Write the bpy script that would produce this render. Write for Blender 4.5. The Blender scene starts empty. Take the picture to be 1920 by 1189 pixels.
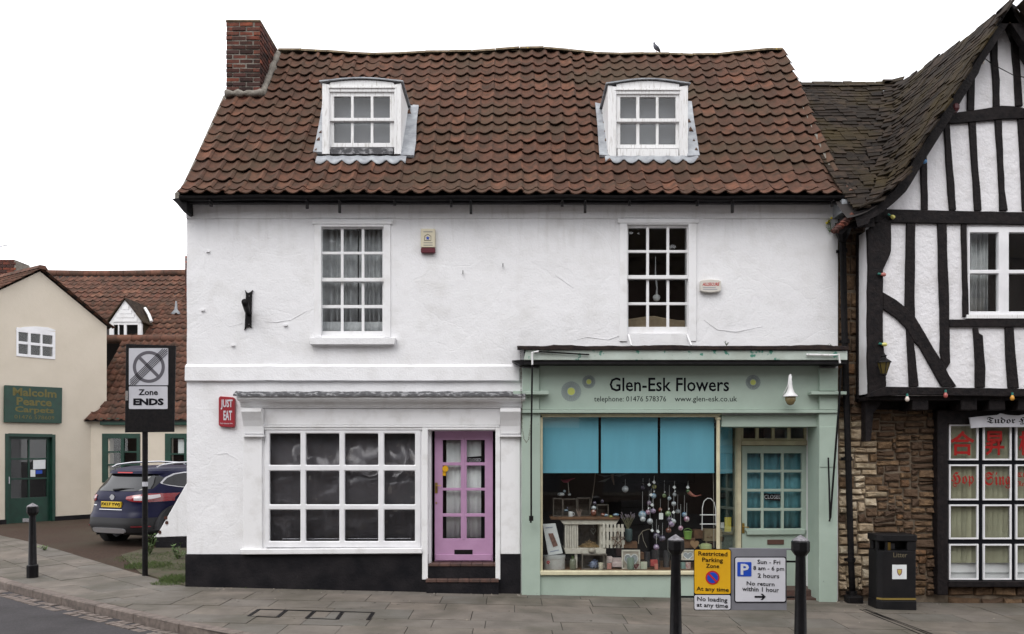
import bpy, math, random
from mathutils import Vector, Matrix, noise
random.seed(7)
SC = bpy.context.scene
COL = SC.collection
R = math.radians
# ---------------------------------------------------------------- camera, light, exposure
FPX, CY, CAMD = 1560.0, 850.0, 12.0
EYE = 1.95
cam_d = bpy.data.cameras.new('camera')
cam = bpy.data.objects.new('camera', cam_d)
COL.objects.link(cam)
cam.location = (0, -CAMD, EYE)
cam.rotation_euler = (R(90), 0, 0)
cam_d.sensor_width = 36
cam_d.lens = 36 * FPX / 1920
cam_d.shift_y = (CY - 594.5) / 1920
cam_d.clip_end = 1000
SC.camera = cam
wd = bpy.data.worlds.new('World')
SC.world = wd
wd.use_nodes = True
wn = wd.node_tree
wn.nodes.clear()
w_out = wn.nodes.new('ShaderNodeOutputWorld')
w_bg = wn.nodes.new('ShaderNodeBackground')
w_sky = wn.nodes.new('ShaderNodeTexSky')
w_sky.sky_type = 'NISHITA'
w_sky.sun_disc = False
SUN_EL, SUN_AZ = 52, 205
w_sky.sun_elevation = R(SUN_EL)
w_sky.sun_rotation = R(SUN_AZ)
w_hsv = wn.nodes.new('ShaderNodeHueSaturation')
w_hsv.inputs['Saturation'].default_value = 0.10
w_mix = wn.nodes.new('ShaderNodeMix')
w_mix.data_type = 'RGBA'
w_mix.inputs['Factor'].default_value = 0.82      # the cloud layer: an even white veil over the clear sky
w_mix.inputs[7].default_value = (10.6, 10.6, 10.9, 1)
wn.links.new(w_sky.outputs[0], w_hsv.inputs['Color'])
wn.links.new(w_hsv.outputs[0], w_mix.inputs[6])
wn.links.new(w_mix.outputs[2], w_bg.inputs['Color'])
w_bg.inputs['Strength'].default_value = 0.13
wn.links.new(w_bg.outputs[0], w_out.inputs[0])
sun_d = bpy.data.lights.new('sun', 'SUN')
sun_d.energy = 0.9
sun_d.angle = R(35)
sun_d.color = (1.0, 0.97, 0.93)
sun = bpy.data.objects.new('sun', sun_d)
COL.objects.link(sun)
sd = Vector((math.sin(R(SUN_AZ)) * math.cos(R(SUN_EL)), math.cos(R(SUN_AZ)) * math.cos(R(SUN_EL)), math.sin(R(SUN_EL))))
sun.rotation_euler = sd.to_track_quat('Z', 'Y').to_euler()
sun.location = (0, -5, 30)
SC.view_settings.view_transform = 'Standard'
SC.view_settings.look = 'None'
SC.view_settings.gamma = 1
SC.view_settings.use_curve_mapping = False
SC.view_settings.exposure = 0.54
# ---------------------------------------------------------------- helpers

def P(px, py, y=0.0):
    d = CAMD + y
    return Vector(((px - 960) * d / FPX, y, EYE + (CY - py) * d / FPX))

def X(px, y=0.0):
    return (px - 960) * (CAMD + y) / FPX

def Z(py, y=0.0):
    return EYE + (CY - py) * (CAMD + y) / FPX

def smooth(t):
    t = max(0.0, min(1.0, t))
    return t * t * (3 - 2 * t)

def G(x, y):
    z = 0.03 - 0.022 * (max(-4.7, min(6.5, x)) + 4.7)
    if x < -4.0:
        z += 0.16 * smooth(y / 5) * smooth((-4.0 - x) / 0.7)
    return z

W = {}

def link(o, parent, wpos):
    COL.objects.link(o)
    if parent is not None:
        o.parent = parent
        wp = W[parent.name]
    else:
        wp = Vector((0, 0, 0))
    o.location = Vector(wpos) - wp
    W[o.name] = Vector(wpos)
    return o

def tag(o, label=None, cat=None, group=None, kind=None):
    if label: o['label'] = label
    if cat: o['category'] = cat
    if group: o['group'] = group
    if kind: o['kind'] = kind
    return o

def thing(name, loc, label, cat, group=None, rotz=None):
    """an Empty at the base of a thing; with rotz its children are built in its own frame"""
    o = bpy.data.objects.new(name, None)
    o.empty_display_size = 0.2
    link(o, None, loc)
    if rotz is not None:
        o.rotation_euler = (0, 0, rotz)
        W[o.name] = Vector((0, 0, 0))
    return tag(o, label, cat, group)

class MB:
    def __init__(s):
        s.v = []; s.f = []
    def add(s, vs, fs):
        n = len(s.v)
        s.v += [Vector(v) for v in vs]
        s.f += [tuple(i + n for i in f) for f in fs]
        return s
    def box(s, x0, x1, y0, y1, z0, z1):
        x0, x1 = min(x0, x1), max(x0, x1); y0, y1 = min(y0, y1), max(y0, y1); z0, z1 = min(z0, z1), max(z0, z1)
        return s.add([(x0, y0, z0), (x1, y0, z0), (x1, y1, z0), (x0, y1, z0), (x0, y0, z1), (x1, y0, z1), (x1, y1, z1), (x0, y1, z1)],
                     [(0, 3, 2, 1), (4, 5, 6, 7), (0, 1, 5, 4), (1, 2, 6, 5), (2, 3, 7, 6), (3, 0, 4, 7)])
    def pbox(s, px0, px1, py0, py1, y, depth):
        """box whose front face fills the pixel rectangle at distance y, going back by depth"""
        return s.box(X(px0, y), X(px1, y), y, y + depth, Z(py1, y), Z(py0, y))
    def prism(s, pts, y0, y1):
        """outline of (x,z) points extruded from y0 to y1"""
        n = len(pts)
        ar = sum(pts[i][0] * pts[(i + 1) % n][1] - pts[(i + 1) % n][0] * pts[i][1] for i in range(n))
        if ar < 0: pts = pts[::-1]
        vs = [(p[0], y0, p[1]) for p in pts] + [(p[0], y1, p[1]) for p in pts]
        fs = [tuple(range(n)), tuple(range(2 * n - 1, n - 1, -1))]
        fs += [(i, i + n, (i + 1) % n + n, (i + 1) % n) for i in range(n)]
        return s.add(vs, fs)
    def pprism(s, pts, y, depth):
        return s.prism([(X(a, y), Z(b, y)) for a, b in pts], y, y + depth)
    def prismz(s, pts, z0, z1):
        n = len(pts)
        ar = sum(pts[i][0] * pts[(i + 1) % n][1] - pts[(i + 1) % n][0] * pts[i][1] for i in range(n))
        if ar < 0: pts = pts[::-1]
        f0 = z0 if callable(z0) else (lambda x, y: z0)
        f1 = z1 if callable(z1) else (lambda x, y: z1)
        vs = [(p[0], p[1], f0(p[0], p[1])) for p in pts] + [(p[0], p[1], f1(p[0], p[1])) for p in pts]
        fs = [tuple(range(n - 1, -1, -1)), tuple(range(n, 2 * n))]
        fs += [(i, (i + 1) % n, (i + 1) % n + n, i + n) for i in range(n)]
        return s.add(vs, fs)
    def cyl(s, a, b, r, n=10, r2=None, cap=True):
        a, b = Vector(a), Vector(b)
        r2 = r if r2 is None else r2
        d = (b - a).normalized()
        u = d.orthogonal().normalized(); w = d.cross(u)
        vs = []
        for c, rr in ((a, r), (b, r2)):
            for i in range(n):
                t = 2 * math.pi * i / n
                vs.append(c + (u * math.cos(t) + w * math.sin(t)) * rr)
        fs = [(i, (i + 1) % n, (i + 1) % n + n, i + n) for i in range(n)]
        if cap: fs += [tuple(range(n - 1, -1, -1)), tuple(range(n, 2 * n))]
        return s.add(vs, fs)
    def tube(s, pts, r, n=6):
        pts = [Vector(p) for p in pts]
        rs = r if isinstance(r, (list, tuple)) else [r] * len(pts)
        vs = []; up = Vector((0.13, 0.2, 1)).normalized()
        for k, p in enumerate(pts):
            d = (pts[min(k + 1, len(pts) - 1)] - pts[max(k - 1, 0)]).normalized()
            u = d.cross(up)
            if u.length < 1e-3: u = d.orthogonal()
            u.normalize(); w = u.cross(d)
            for i in range(n):
                t = 2 * math.pi * i / n
                vs.append(p + (u * math.cos(t) + w * math.sin(t)) * rs[k])
        fs = []
        for k in range(len(pts) - 1):
            for i in range(n):
                fs.append((k * n + i, k * n + (i + 1) % n, (k + 1) * n + (i + 1) % n, (k + 1) * n + i))
        m = (len(pts) - 1) * n
        fs += [tuple(range(n - 1, -1, -1)), tuple(range(m, m + n))]
        return s.add(vs, fs)
    def lathe(s, c, prof, n=16, sx=1, sy=1, rot=0):
        """profile of (radius, height) turned about a vertical axis at c"""
        c = Vector(c); vs = []
        for r, h in prof:
            for i in range(n):
                t = 2 * math.pi * (i + 0.5) / n + rot
                vs.append(c + Vector((math.cos(t) * r * sx, math.sin(t) * r * sy, h)))
        fs = []
        for k in range(len(prof) - 1):
            for i in range(n):
                fs.append((k * n + i, k * n + (i + 1) % n, (k + 1) * n + (i + 1) % n, (k + 1) * n + i))
        m = (len(prof) - 1) * n
        fs += [tuple(range(n - 1, -1, -1)), tuple(range(m, m + n))]
        return s.add(vs, fs)
    def ball(s, c, r, n=12, sz=1.0):
        k = max(5, n // 2 + 1)
        return s.lathe(c, [(max(1e-4, r * math.sin(math.pi * i / k)), -r * sz * math.cos(math.pi * i / k)) for i in range(k + 1)], n)
    def xf(s, M, frm=0):
        for i in range(frm, len(s.v)): s.v[i] = M @ s.v[i]
        return s
    def mesh(s, name, mat, smooth=False, org=Vector((0, 0, 0))):
        me = bpy.data.meshes.new(name)
        me.from_pydata([tuple(v - org) for v in s.v], [], s.f)
        if mat is not None: me.materials.append(mat)
        if smooth: me.polygons.foreach_set('use_smooth', [True] * len(me.polygons))
        me.update()
        return me
    def build(s, name, mat, parent=None, smooth=False, bevel=0, org=None, auto=None):
        if org is None:
            lo = [min(v[i] for v in s.v) for i in range(3)]; hi = [max(v[i] for v in s.v) for i in range(3)]
            org = Vector(((lo[0] + hi[0]) / 2, (lo[1] + hi[1]) / 2, lo[2]))
        org = Vector(org)
        me = s.mesh(name, mat, smooth or (auto is not None), org)
        if auto is not None:
            try: me.set_sharp_from_angle(angle=R(auto))
            except Exception: pass
        o = bpy.data.objects.new(name, me)
        link(o, parent, org)
        if bevel:
            m = o.modifiers.new('edge', 'BEVEL'); m.width = bevel; m.segments = 1; m.limit_method = 'ANGLE'; m.angle_limit = R(35)
        return o

def inst(me, name, M, parent):
    o = bpy.data.objects.new(name, me)
    COL.objects.link(o)
    o.parent = parent
    o.matrix_basis = Matrix.Translation(-W[parent.name]) @ M
    return o

def frame_matrix(o, ex, ey, ez):
    return Matrix(((ex[0], ey[0], ez[0], o[0]), (ex[1], ey[1], ez[1], o[1]), (ex[2], ey[2], ez[2], o[2]), (0, 0, 0, 1)))

def grid_holes(mb, x0, x1, z0, z1, y, th, holes, step=None, bump=0.0):
    """a slab in the xz plane with rectangular openings (x0,x1,z0,z1), front at y, back at y+th"""
    def cuts(a, b, vals):
        c = sorted(set([round(a, 5), round(b, 5)] + [round(v, 5) for v in vals if a + 1e-4 < v < b - 1e-4]))
        if step:
            out = []
            for p, q in zip(c, c[1:]):
                k = max(1, int(round((q - p) / step)))
                out += [p + (q - p) * i / k for i in range(k)]
            c = out + [c[-1]]
        return c
    xs = cuts(x0, x1, [h[0] for h in holes] + [h[1] for h in holes])
    zs = cuts(z0, z1, [h[2] for h in holes] + [h[3] for h in holes])
    nx, nz = len(xs), len(zs)
    def solid(i, j):
        if i < 0 or j < 0 or i >= nx - 1 or j >= nz - 1: return False
        cx, cz = (xs[i] + xs[i + 1]) / 2, (zs[j] + zs[j + 1]) / 2
        return not any(h[0] < cx < h[1] and h[2] < cz < h[3] for h in holes)
    vid = {}; vs = []; fs = []
    def V(i, j, back):
        k = (i, j, back)
        if k not in vid:
            dy = 0
            if not back and bump: dy = bump * noise.noise(Vector((xs[i] * 1.7, zs[j] * 1.7, y))) + bump * .5 * noise.noise(Vector((xs[i] * 5, zs[j] * 5, 3)))
            vid[k] = len(vs); vs.append((xs[i], (y + th) if back else y + dy, zs[j]))
        return vid[k]
    for i in range(nx - 1):
        for j in range(nz - 1):
            if not solid(i, j): continue
            fs.append((V(i, j, 0), V(i + 1, j, 0), V(i + 1, j + 1, 0), V(i, j + 1, 0)))
            fs.append((V(i, j, 1), V(i, j + 1, 1), V(i + 1, j + 1, 1), V(i + 1, j, 1)))
            if not solid(i - 1, j): fs.append((V(i, j, 0), V(i, j + 1, 0), V(i, j + 1, 1), V(i, j, 1)))
            if not solid(i + 1, j): fs.append((V(i + 1, j, 0), V(i + 1, j, 1), V(i + 1, j + 1, 1), V(i + 1, j + 1, 0)))
            if not solid(i, j - 1): fs.append((V(i, j, 0), V(i, j, 1), V(i + 1, j, 1), V(i + 1, j, 0)))
            if not solid(i, j + 1): fs.append((V(i, j + 1, 0), V(i + 1, j + 1, 0), V(i + 1, j + 1, 1), V(i, j + 1, 1)))
    return mb.add(vs, fs)

# ---------------------------------------------------------------- materials
def mat(name, col, col2=None, rough=0.6, scale=8, contrast=(0.35, 0.65), bump=0.0, bscale=60, metal=0, spec=0.5, rnd=0.0, big=None,
        spots=None, spotscale=12, spotamt=0.72, streak=False, coat=0, detail=6, rndcols=None, bdist=0.01):
    """weathered surface: two colours mixed by noise, optional per-piece variation, spots and bump"""
    m = bpy.data.materials.new(name); m.use_nodes = True
    nt = m.node_tree; N = nt.nodes; L = nt.links
    b = N['Principled BSDF']
    tc = N.new('ShaderNodeTexCoord')
    geo = N.new('ShaderNodeNewGeometry')
    oi = N.new('ShaderNodeObjectInfo')
    ad = N.new('ShaderNodeMath'); ad.operation = 'ADD'
    L.new(geo.outputs['Random Per Island'], ad.inputs[0]); L.new(oi.outputs['Random'], ad.inputs[1])
    fr = N.new('ShaderNodeMath'); fr.operation = 'FRACT'; L.new(ad.outputs[0], fr.inputs[0])
    vec = geo.outputs['Position']
    mp = N.new('ShaderNodeMapping'); L.new(vec, mp.inputs['Vector'])
    if streak: mp.inputs['Scale'].default_value = (3.0, 3.0, 0.35)
    def nz(sc, det=detail, v=None):
        n = N.new('ShaderNodeTexNoise'); n.inputs['Scale'].default_value = sc; n.inputs['Detail'].default_value = det
        n.inputs['Roughness'].default_value = 0.6
        L.new(v or mp.outputs[0], n.inputs['Vector']); return n.outputs['Fac']
    def ramp(f, a, c):
        r = N.new('ShaderNodeMapRange'); r.inputs['From Min'].default_value = a; r.inputs['From Max'].default_value = c
        L.new(f, r.inputs['Value']); return r.outputs[0]
    def mix(f, a, c):
        x = N.new('ShaderNodeMix'); x.data_type = 'RGBA'
        if isinstance(f, float): x.inputs['Factor'].default_value = f
        else: L.new(f, x.inputs['Factor'])
        for i, q in ((6, a), (7, c)):
            if isinstance(q, tuple): x.inputs[i].default_value = (*q, 1)
            else: L.new(q, x.inputs[i])
        return x.outputs[2]
    c = col
    if rndcols:
        cr = N.new('ShaderNodeValToRGB'); cr.color_ramp.interpolation = 'LINEAR'
        els = cr.color_ramp.elements
        while len(els) < len(rndcols): els.new(0.5)
        for i, q in enumerate(rndcols):
            els[i].position = i / max(1, len(rndcols) - 1); els[i].color = (*q, 1)
        L.new(fr.outputs[0], cr.inputs[0]); c = cr.outputs[0]
    if col2 is not None:
        c = mix(ramp(nz(scale), *contrast), c, col2)
    if big:
        c = mix(ramp(nz(big[1], 4), 0.45, 0.7), c, big[0])
    if spots:
        c = mix(ramp(nz(spotscale, 3, vec), spotamt - 0.02, spotamt + 0.03), c, spots)
    if rnd:
        h = N.new('ShaderNodeHueSaturation')
        if isinstance(c, tuple): h.inputs['Color'].default_value = (*c, 1)
        else: L.new(c, h.inputs['Color'])
        r = N.new('ShaderNodeMapRange'); r.inputs['To Min'].default_value = 1 - rnd; r.inputs['To Max'].default_value = 1 + rnd
        L.new(fr.outputs[0], r.inputs['Value']); L.new(r.outputs[0], h.inputs['Value']); c = h.outputs[0]
    if isinstance(c, tuple): b.inputs['Base Color'].default_value = (*c, 1)
    else: L.new(c, b.inputs['Base Color'])
    b.inputs['Roughness'].default_value = rough
    b.inputs['Metallic'].default_value = metal
    b.inputs['Specular IOR Level'].default_value = spec
    if coat: b.inputs['Coat Weight'].default_value = coat; b.inputs['Coat Roughness'].default_value = 0.06
    if bump:
        bp = N.new('ShaderNodeBump'); bp.inputs['Strength'].default_value = bump; bp.inputs['Distance'].default_value = bdist
        a2 = N.new('ShaderNodeMath'); a2.operation = 'ADD'
        L.new(nz(bscale, 5, vec), a2.inputs[0]); L.new(nz(bscale / 7, 3, vec), a2.inputs[1])
        L.new(a2.outputs[0], bp.inputs['Height']); L.new(bp.outputs[0], b.inputs['Normal'])
    return m

def plaster(name, col, dirt):
    m = mat(name, col, dirt, rough=0.9, scale=2.2, contrast=(0.5, 1.05), spec=0.2)
    nt = m.node_tree; N = nt.nodes; L = nt.links; b = N['Principled BSDF']
    geo = N.new('ShaderNodeNewGeometry')
    def nz(sc, det, dist=0):
        n = N.new('ShaderNodeTexNoise'); n.inputs['Scale'].default_value = sc; n.inputs['Detail'].default_value = det
        n.inputs['Distortion'].default_value = dist
        L.new(geo.outputs['Position'], n.inputs['Vector']); return n.outputs['Fac']
    def mth(op, a, bb):
        q = N.new('ShaderNodeMath'); q.operation = op
        for i, v in enumerate((a, bb)):
            if isinstance(v, (int, float)): q.inputs[i].default_value = v
            else: L.new(v, q.inputs[i])
        return q.outputs[0]
    # old render: fine roughcast, soft hollows and the raised edges of patched areas
    edge = mth('ABSOLUTE', mth('SUBTRACT', nz(0.9, 4, 0.6), 0.5), 0)
    mr = N.new('ShaderNodeMapRange'); mr.inputs['From Max'].default_value = 0.014; L.new(edge, mr.inputs['Value'])
    patch = mth('MULTIPLY', mr.outputs[0], 0.16)
    fine = mth('MULTIPLY', nz(38, 5), 0.5)
    mid = mth('MULTIPLY', nz(6, 4), 1.0)
    h = mth('ADD', mth('ADD', fine, mid), patch)
    # grime: runs below the gutter and a splashed band above the plinth
    sep = N.new('ShaderNodeSeparateXYZ'); L.new(geo.outputs['Position'], sep.inputs[0])
    def rng(v, a, c2):
        r = N.new('ShaderNodeMapRange'); r.interpolation_type = 'SMOOTHSTEP'; r.inputs['From Min'].default_value = a; r.inputs['From Max'].default_value = c2; L.new(v, r.inputs['Value']); return r.outputs[0]
    mpv = N.new('ShaderNodeMapping'); mpv.inputs['Scale'].default_value = (5, 5, 0.5); L.new(geo.outputs['Position'], mpv.inputs['Vector'])
    ns = N.new('ShaderNodeTexNoise'); ns.inputs['Scale'].default_value = 2.2; ns.inputs['Detail'].default_value = 6; L.new(mpv.outputs[0], ns.inputs['Vector'])
    run = mth('MULTIPLY', rng(ns.outputs['Fac'], 0.50, 0.85), mth('ADD', rng(sep.outputs['Z'], 4.6, 5.5), mth('MULTIPLY', rng(sep.outputs['Z'], 1.3, 0.2), 0.9)))
    blot = mth('MULTIPLY', rng(nz(2.4, 8), 0.56, 0.72), 0.16)
    old = b.inputs['Base Color'].links[0].from_socket
    gm_ = N.new('ShaderNodeMix'); gm_.data_type = 'RGBA'; L.new(mth('MINIMUM', mth('ADD', mth('MULTIPLY', run, 0.5), blot), 0.6), gm_.inputs['Factor']); L.new(old, gm_.inputs[6]); gm_.inputs[7].default_value = (0.44, 0.42, 0.39, 1)
    L.new(gm_.outputs[2], b.inputs['Base Color'])
    bp = N.new('ShaderNodeBump'); bp.inputs['Strength'].default_value = 0.42; bp.inputs['Distance'].default_value = 0.022
    L.new(h, bp.inputs['Height']); L.new(bp.outputs[0], b.inputs['Normal'])
    return m

def glass(name, tint=(1, 1, 1), wob=0.0, trans=1.0, rough=0.0, wscale=2.5, dark=None):
    m = bpy.data.materials.new(name); m.use_nodes = True
    nt = m.node_tree; N = nt.nodes; L = nt.links; N.clear()
    out = N.new('ShaderNodeOutputMaterial')
    tr = N.new('ShaderNodeBsdfTransparent'); tr.inputs[0].default_value = (*tint, 1)
    gl = N.new('ShaderNodeBsdfGlossy'); gl.inputs['Roughness'].default_value = rough
    fr = N.new('ShaderNodeFresnel')
    g_ = N.new('ShaderNodeNewGeometry'); mi = N.new('ShaderNodeMapRange')     # same reflectance on both faces of the thin pane
    mi.inputs['To Min'].default_value = 1.5; mi.inputs['To Max'].default_value = 1 / 1.5
    L.new(g_.outputs['Backfacing'], mi.inputs['Value']); L.new(mi.outputs[0], fr.inputs['IOR'])
    mx = N.new('ShaderNodeMixShader')
    L.new(fr.outputs[0], mx.inputs[0]); L.new(tr.outputs[0], mx.inputs[1]); L.new(gl.outputs[0], mx.inputs[2])
    if wob:
        geo = N.new('ShaderNodeNewGeometry'); n = N.new('ShaderNodeTexNoise'); n.inputs['Scale'].default_value = wscale
        n.inputs['Detail'].default_value = 1
        L.new(geo.outputs['Position'], n.inputs['Vector'])
        bp = N.new('ShaderNodeBump'); bp.inputs['Strength'].default_value = 1; bp.inputs['Distance'].default_value = wob
        L.new(n.outputs['Fac'], bp.inputs['Height']); L.new(bp.outputs[0], gl.inputs['Normal'])
    L.new(mx.outputs[0], out.inputs[0])
    return m

def film(name):
    m = bpy.data.materials.new(name); m.use_nodes = True
    nt = m.node_tree; N = nt.nodes; L = nt.links; b = N['Principled BSDF']
    b.inputs['Base Color'].default_value = (0.13, 0.125, 0.13, 1); b.inputs['Roughness'].default_value = 0.2; b.inputs['IOR'].default_value = 1.6
    g = N.new('ShaderNodeNewGeometry'); n = N.new('ShaderNodeTexNoise'); n.inputs['Scale'].default_value = 2.3; n.inputs['Detail'].default_value = 0.3
    n.inputs['Distortion'].default_value = 0.6
    L.new(g.outputs['Position'], n.inputs['Vector'])
    bp = N.new('ShaderNodeBump'); bp.inputs['Strength'].default_value = 1; bp.inputs['Distance'].default_value = 0.16
    L.new(n.outputs['Fac'], bp.inputs['Height']); L.new(bp.outputs[0], b.inputs['Normal'])
    return m

M = {}
M['plaster'] = plaster('white plaster', (0.80, 0.80, 0.815), (0.60, 0.59, 0.57))
M['white'] = mat('white paint', (0.80, 0.80, 0.81), (0.62, 0.61, 0.60), rough=0.45, scale=4, contrast=(0.5, 0.8), bump=0.15, bscale=50)
M['white_old'] = mat('peeling white paint', (0.78, 0.78, 0.78), (0.42, 0.40, 0.37), rough=0.6, scale=14, contrast=(0.52, 0.75), bump=0.3, bscale=70, streak=True)
M['upvc'] = mat('white plastic', (0.82, 0.82, 0.84), (0.72, 0.72, 0.74), rough=0.3, scale=3)
M['black'] = mat('black paint', (0.012, 0.011, 0.013), (0.022, 0.020, 0.022), spec=0.15, rough=0.5, scale=5, bump=0.4, bscale=40)
M['plinth'] = mat('black plinth paint', (0.006, 0.006, 0.008), (0.018, 0.016, 0.018), spec=0.15, rough=0.6, scale=3, bump=0.6, bscale=30, spots=(0.05, 0.045, 0.045), spotscale=14, spotamt=0.79)
M['iron'] = mat('black ironwork', (0.006, 0.006, 0.007), (0.013, 0.011, 0.011), spec=0.12, rough=0.5, scale=20, bump=0.3, bscale=60)
M['bollard'] = mat('glossy black paint', (0.004, 0.004, 0.005), (0.009, 0.008, 0.009), rough=0.34, spec=0.22, scale=9, bump=0.25, bscale=40)
M['timber'] = mat('black timber', (0.006, 0.005, 0.006), (0.017, 0.013, 0.013), spec=0.15, rough=0.6, scale=14, bump=0.9, bscale=30, spots=(0.035, 0.03, 0.028), spotscale=25, spotamt=0.74)
M['tile'] = mat('clay pantile', (0.12, 0.06, 0.042), (0.050, 0.035, 0.026), spec=0.12, rough=0.85, scale=7, contrast=(0.36, 0.74), bump=0.6, bscale=70, big=((0.070, 0.050, 0.034), 0.8),
    rndcols=[(0.075, 0.040, 0.029), (0.112, 0.055, 0.038), (0.140, 0.064, 0.042), (0.088, 0.047, 0.034), (0.122, 0.060, 0.041), (0.180, 0.082, 0.052)], spots=(0.16, 0.12, 0.045), spotscale=9, spotamt=0.745)
M['tile_far'] = mat('distant clay pantile', (0.13, 0.06, 0.04), (0.07, 0.046, 0.035), spec=0.12, rough=0.85, scale=4, bump=0.3, bscale=40,
    rndcols=[(0.10, 0.052, 0.038), (0.17, 0.08, 0.055), (0.13, 0.058, 0.042), (0.21, 0.105, 0.07)])
M['ridge'] = mat('lichened ridge tile', (0.20, 0.155, 0.105), (0.09, 0.07, 0.045), spec=0.12, rough=0.9, scale=10, bump=0.8, bscale=50, spots=(0.3, 0.22, 0.08), spotscale=12, spotamt=0.66)
M['felt'] = mat('roof underlay', (0.018, 0.014, 0.013), rough=0.9)
M['mortar'] = mat('grey mortar', (0.25, 0.23, 0.20), (0.15, 0.135, 0.115), spec=0.12, rough=0.9, scale=12, bump=1, bscale=40)
M['brick'] = mat('red brick', (0.20, 0.05, 0.03), (0.06, 0.035, 0.03), spec=0.12, rough=0.85, scale=8, contrast=(0.38, 0.68), bump=0.7, bscale=60,
    rndcols=[(0.25, 0.065, 0.035), (0.11, 0.038, 0.03), (0.05, 0.03, 0.028), (0.18, 0.055, 0.036), (0.07, 0.035, 0.03), (0.30, 0.09, 0.05)])
M['brick_dark'] = mat('sooty brick', (0.06, 0.03, 0.025), (0.03, 0.022, 0.02), spec=0.12, rough=0.9, scale=9, bump=0.9, bscale=50, rndcols=[(0.035, 0.022, 0.02), (0.09, 0.035, 0.028), (0.05, 0.028, 0.024), (0.14, 0.05, 0.034), (0.028, 0.022, 0.022)], spots=(0.22, 0.20, 0.17), spotscale=14, spotamt=0.70)
M['slate'] = mat('stone slate', (0.03, 0.022, 0.018), (0.014, 0.011, 0.009), spec=0.12, rough=0.85, scale=8, bump=0.8, bscale=50, big=((0.042, 0.030, 0.012), 1.3),
    rndcols=[(0.014, 0.010, 0.008), (0.032, 0.022, 0.016), (0.062, 0.043, 0.031), (0.020, 0.015, 0.011), (0.042, 0.029, 0.020)], spots=(0.13, 0.11, 0.09), spotscale=16, spotamt=0.76)
M['stone_brown'] = mat('brown ironstone', (0.2, 0.12, 0.06), (0.085, 0.056, 0.038), rough=1.0, spec=.05, scale=16, contrast=(0.36, 0.7), bump=1, bscale=40, bdist=0.02,
    rndcols=[(0.17, 0.108, 0.064), (0.10, 0.066, 0.046), (0.24, 0.155, 0.088), (0.125, 0.082, 0.056), (0.075, 0.053, 0.040), (0.21, 0.115, 0.060)])
M['stone_pale'] = mat('pale limestone', (0.5, 0.42, 0.30), (0.30, 0.22, 0.14), rough=1.0, spec=.05, scale=13, contrast=(0.42, 0.72), bump=1, bscale=40, bdist=0.02,
    rndcols=[(0.50, 0.43, 0.31), (0.36, 0.27, 0.18), (0.56, 0.49, 0.37), (0.42, 0.33, 0.23)])
M['slab'] = mat('paving stone', (0.16, 0.148, 0.128), (0.115, 0.102, 0.090), spec=0.12, rough=0.75, scale=3, contrast=(0.3, 0.75), bump=0.5, bscale=90,
    rndcols=[(0.162, 0.146, 0.125), (0.200, 0.172, 0.145), (0.148, 0.142, 0.128), (0.220, 0.184, 0.154), (0.176, 0.160, 0.142)], spots=(0.05, 0.045, 0.04), spotscale=9, spotamt=0.70, big=((0.085, 0.078, 0.062), 0.8))
M['joint'] = mat('dark joint sand', (0.022, 0.019, 0.016), (0.04, 0.035, 0.028), rough=0.95, scale=20)
M['kerb'] = mat('granite kerb', (0.20, 0.165, 0.145), (0.12, 0.10, 0.09), spec=0.12, rough=0.8, scale=12, bump=0.5, bscale=90, rnd=0.1)
M['asphalt'] = mat('asphalt', (0.048, 0.045, 0.048), (0.075, 0.070, 0.072), spec=0.12, rough=0.85, scale=60, bump=0.8, bscale=120, big=((0.035, 0.033, 0.034), 0.7))
M['forecourt'] = mat('brown tarmac', (0.066, 0.042, 0.031), (0.04, 0.029, 0.023), spec=0.12, rough=0.9, scale=25, bump=0.8, bscale=90, big=((0.060, 0.050, 0.036), 0.5), spots=(0.14, 0.11, 0.09), spotscale=45, spotamt=0.72)
M['earth'] = mat('bare earth and moss', (0.075, 0.056, 0.038), (0.045, 0.050, 0.020), rough=1, scale=10, bump=1, bscale=40)
M['sage'] = mat('sage green paint', (0.37, 0.455, 0.39), (0.31, 0.385, 0.325), spots=(0.26, 0.31, 0.27), spotscale=13, spotamt=0.74, rough=0.5, scale=2.5, contrast=(0.45, 0.85), bump=0.12, bscale=50)
M['sage_pale'] = mat('peeling pale green paint', (0.50, 0.57, 0.52), (0.40, 0.45, 0.40), rough=0.55, scale=3, bump=0.3, bscale=40, spots=(0.05, 0.22, 0.16), spotscale=7, spotamt=0.62)
M['cream'] = mat('cream paint', (0.62, 0.58, 0.40), (0.50, 0.45, 0.31), rough=0.5, scale=6, bump=0.2, bscale=50)
M['lilac'] = mat('lilac paint', (0.47, 0.275, 0.44), (0.43, 0.245, 0.40), rough=0.4, scale=6, bump=0.1, bscale=50)
M['lead'] = mat('lead sheet', (0.36, 0.38, 0.40), (0.22, 0.23, 0.25), rough=0.55, scale=7, bump=0.6, bscale=18, metal=0.2)
M['lead_dark'] = mat('worn dark lead', (0.06, 0.06, 0.065), (0.30, 0.30, 0.31), rough=0.7, scale=16, contrast=(0.5, 0.62), bump=0.8, bscale=40)
M['bitumen'] = mat('black felt edge', (0.016, 0.012, 0.013), (0.035, 0.024, 0.02), spec=0.15, rough=0.9, scale=14, bump=1, bscale=40)
M['quarry'] = mat('red quarry tile', (0.10, 0.05, 0.038), (0.055, 0.034, 0.028), rough=0.6, scale=14, rnd=0.2)
M['glass'] = glass('window glass', (0.97, 0.98, 0.975))
M['glass_old'] = glass('old wavy glass', (0.95, 0.96, 0.96), wob=0.006, wscale=5)
M['glass_warp'] = glass('warped plastic glazing', (0.86, 0.86, 0.87), wob=0.07, wscale=2.8)
M['dark'] = mat('interior with painted shade', (0.020, 0.017, 0.018), (0.032, 0.028, 0.028), rough=0.9, scale=2)  # indoor shade put into the colour, so rooms stay dark behind glass
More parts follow.
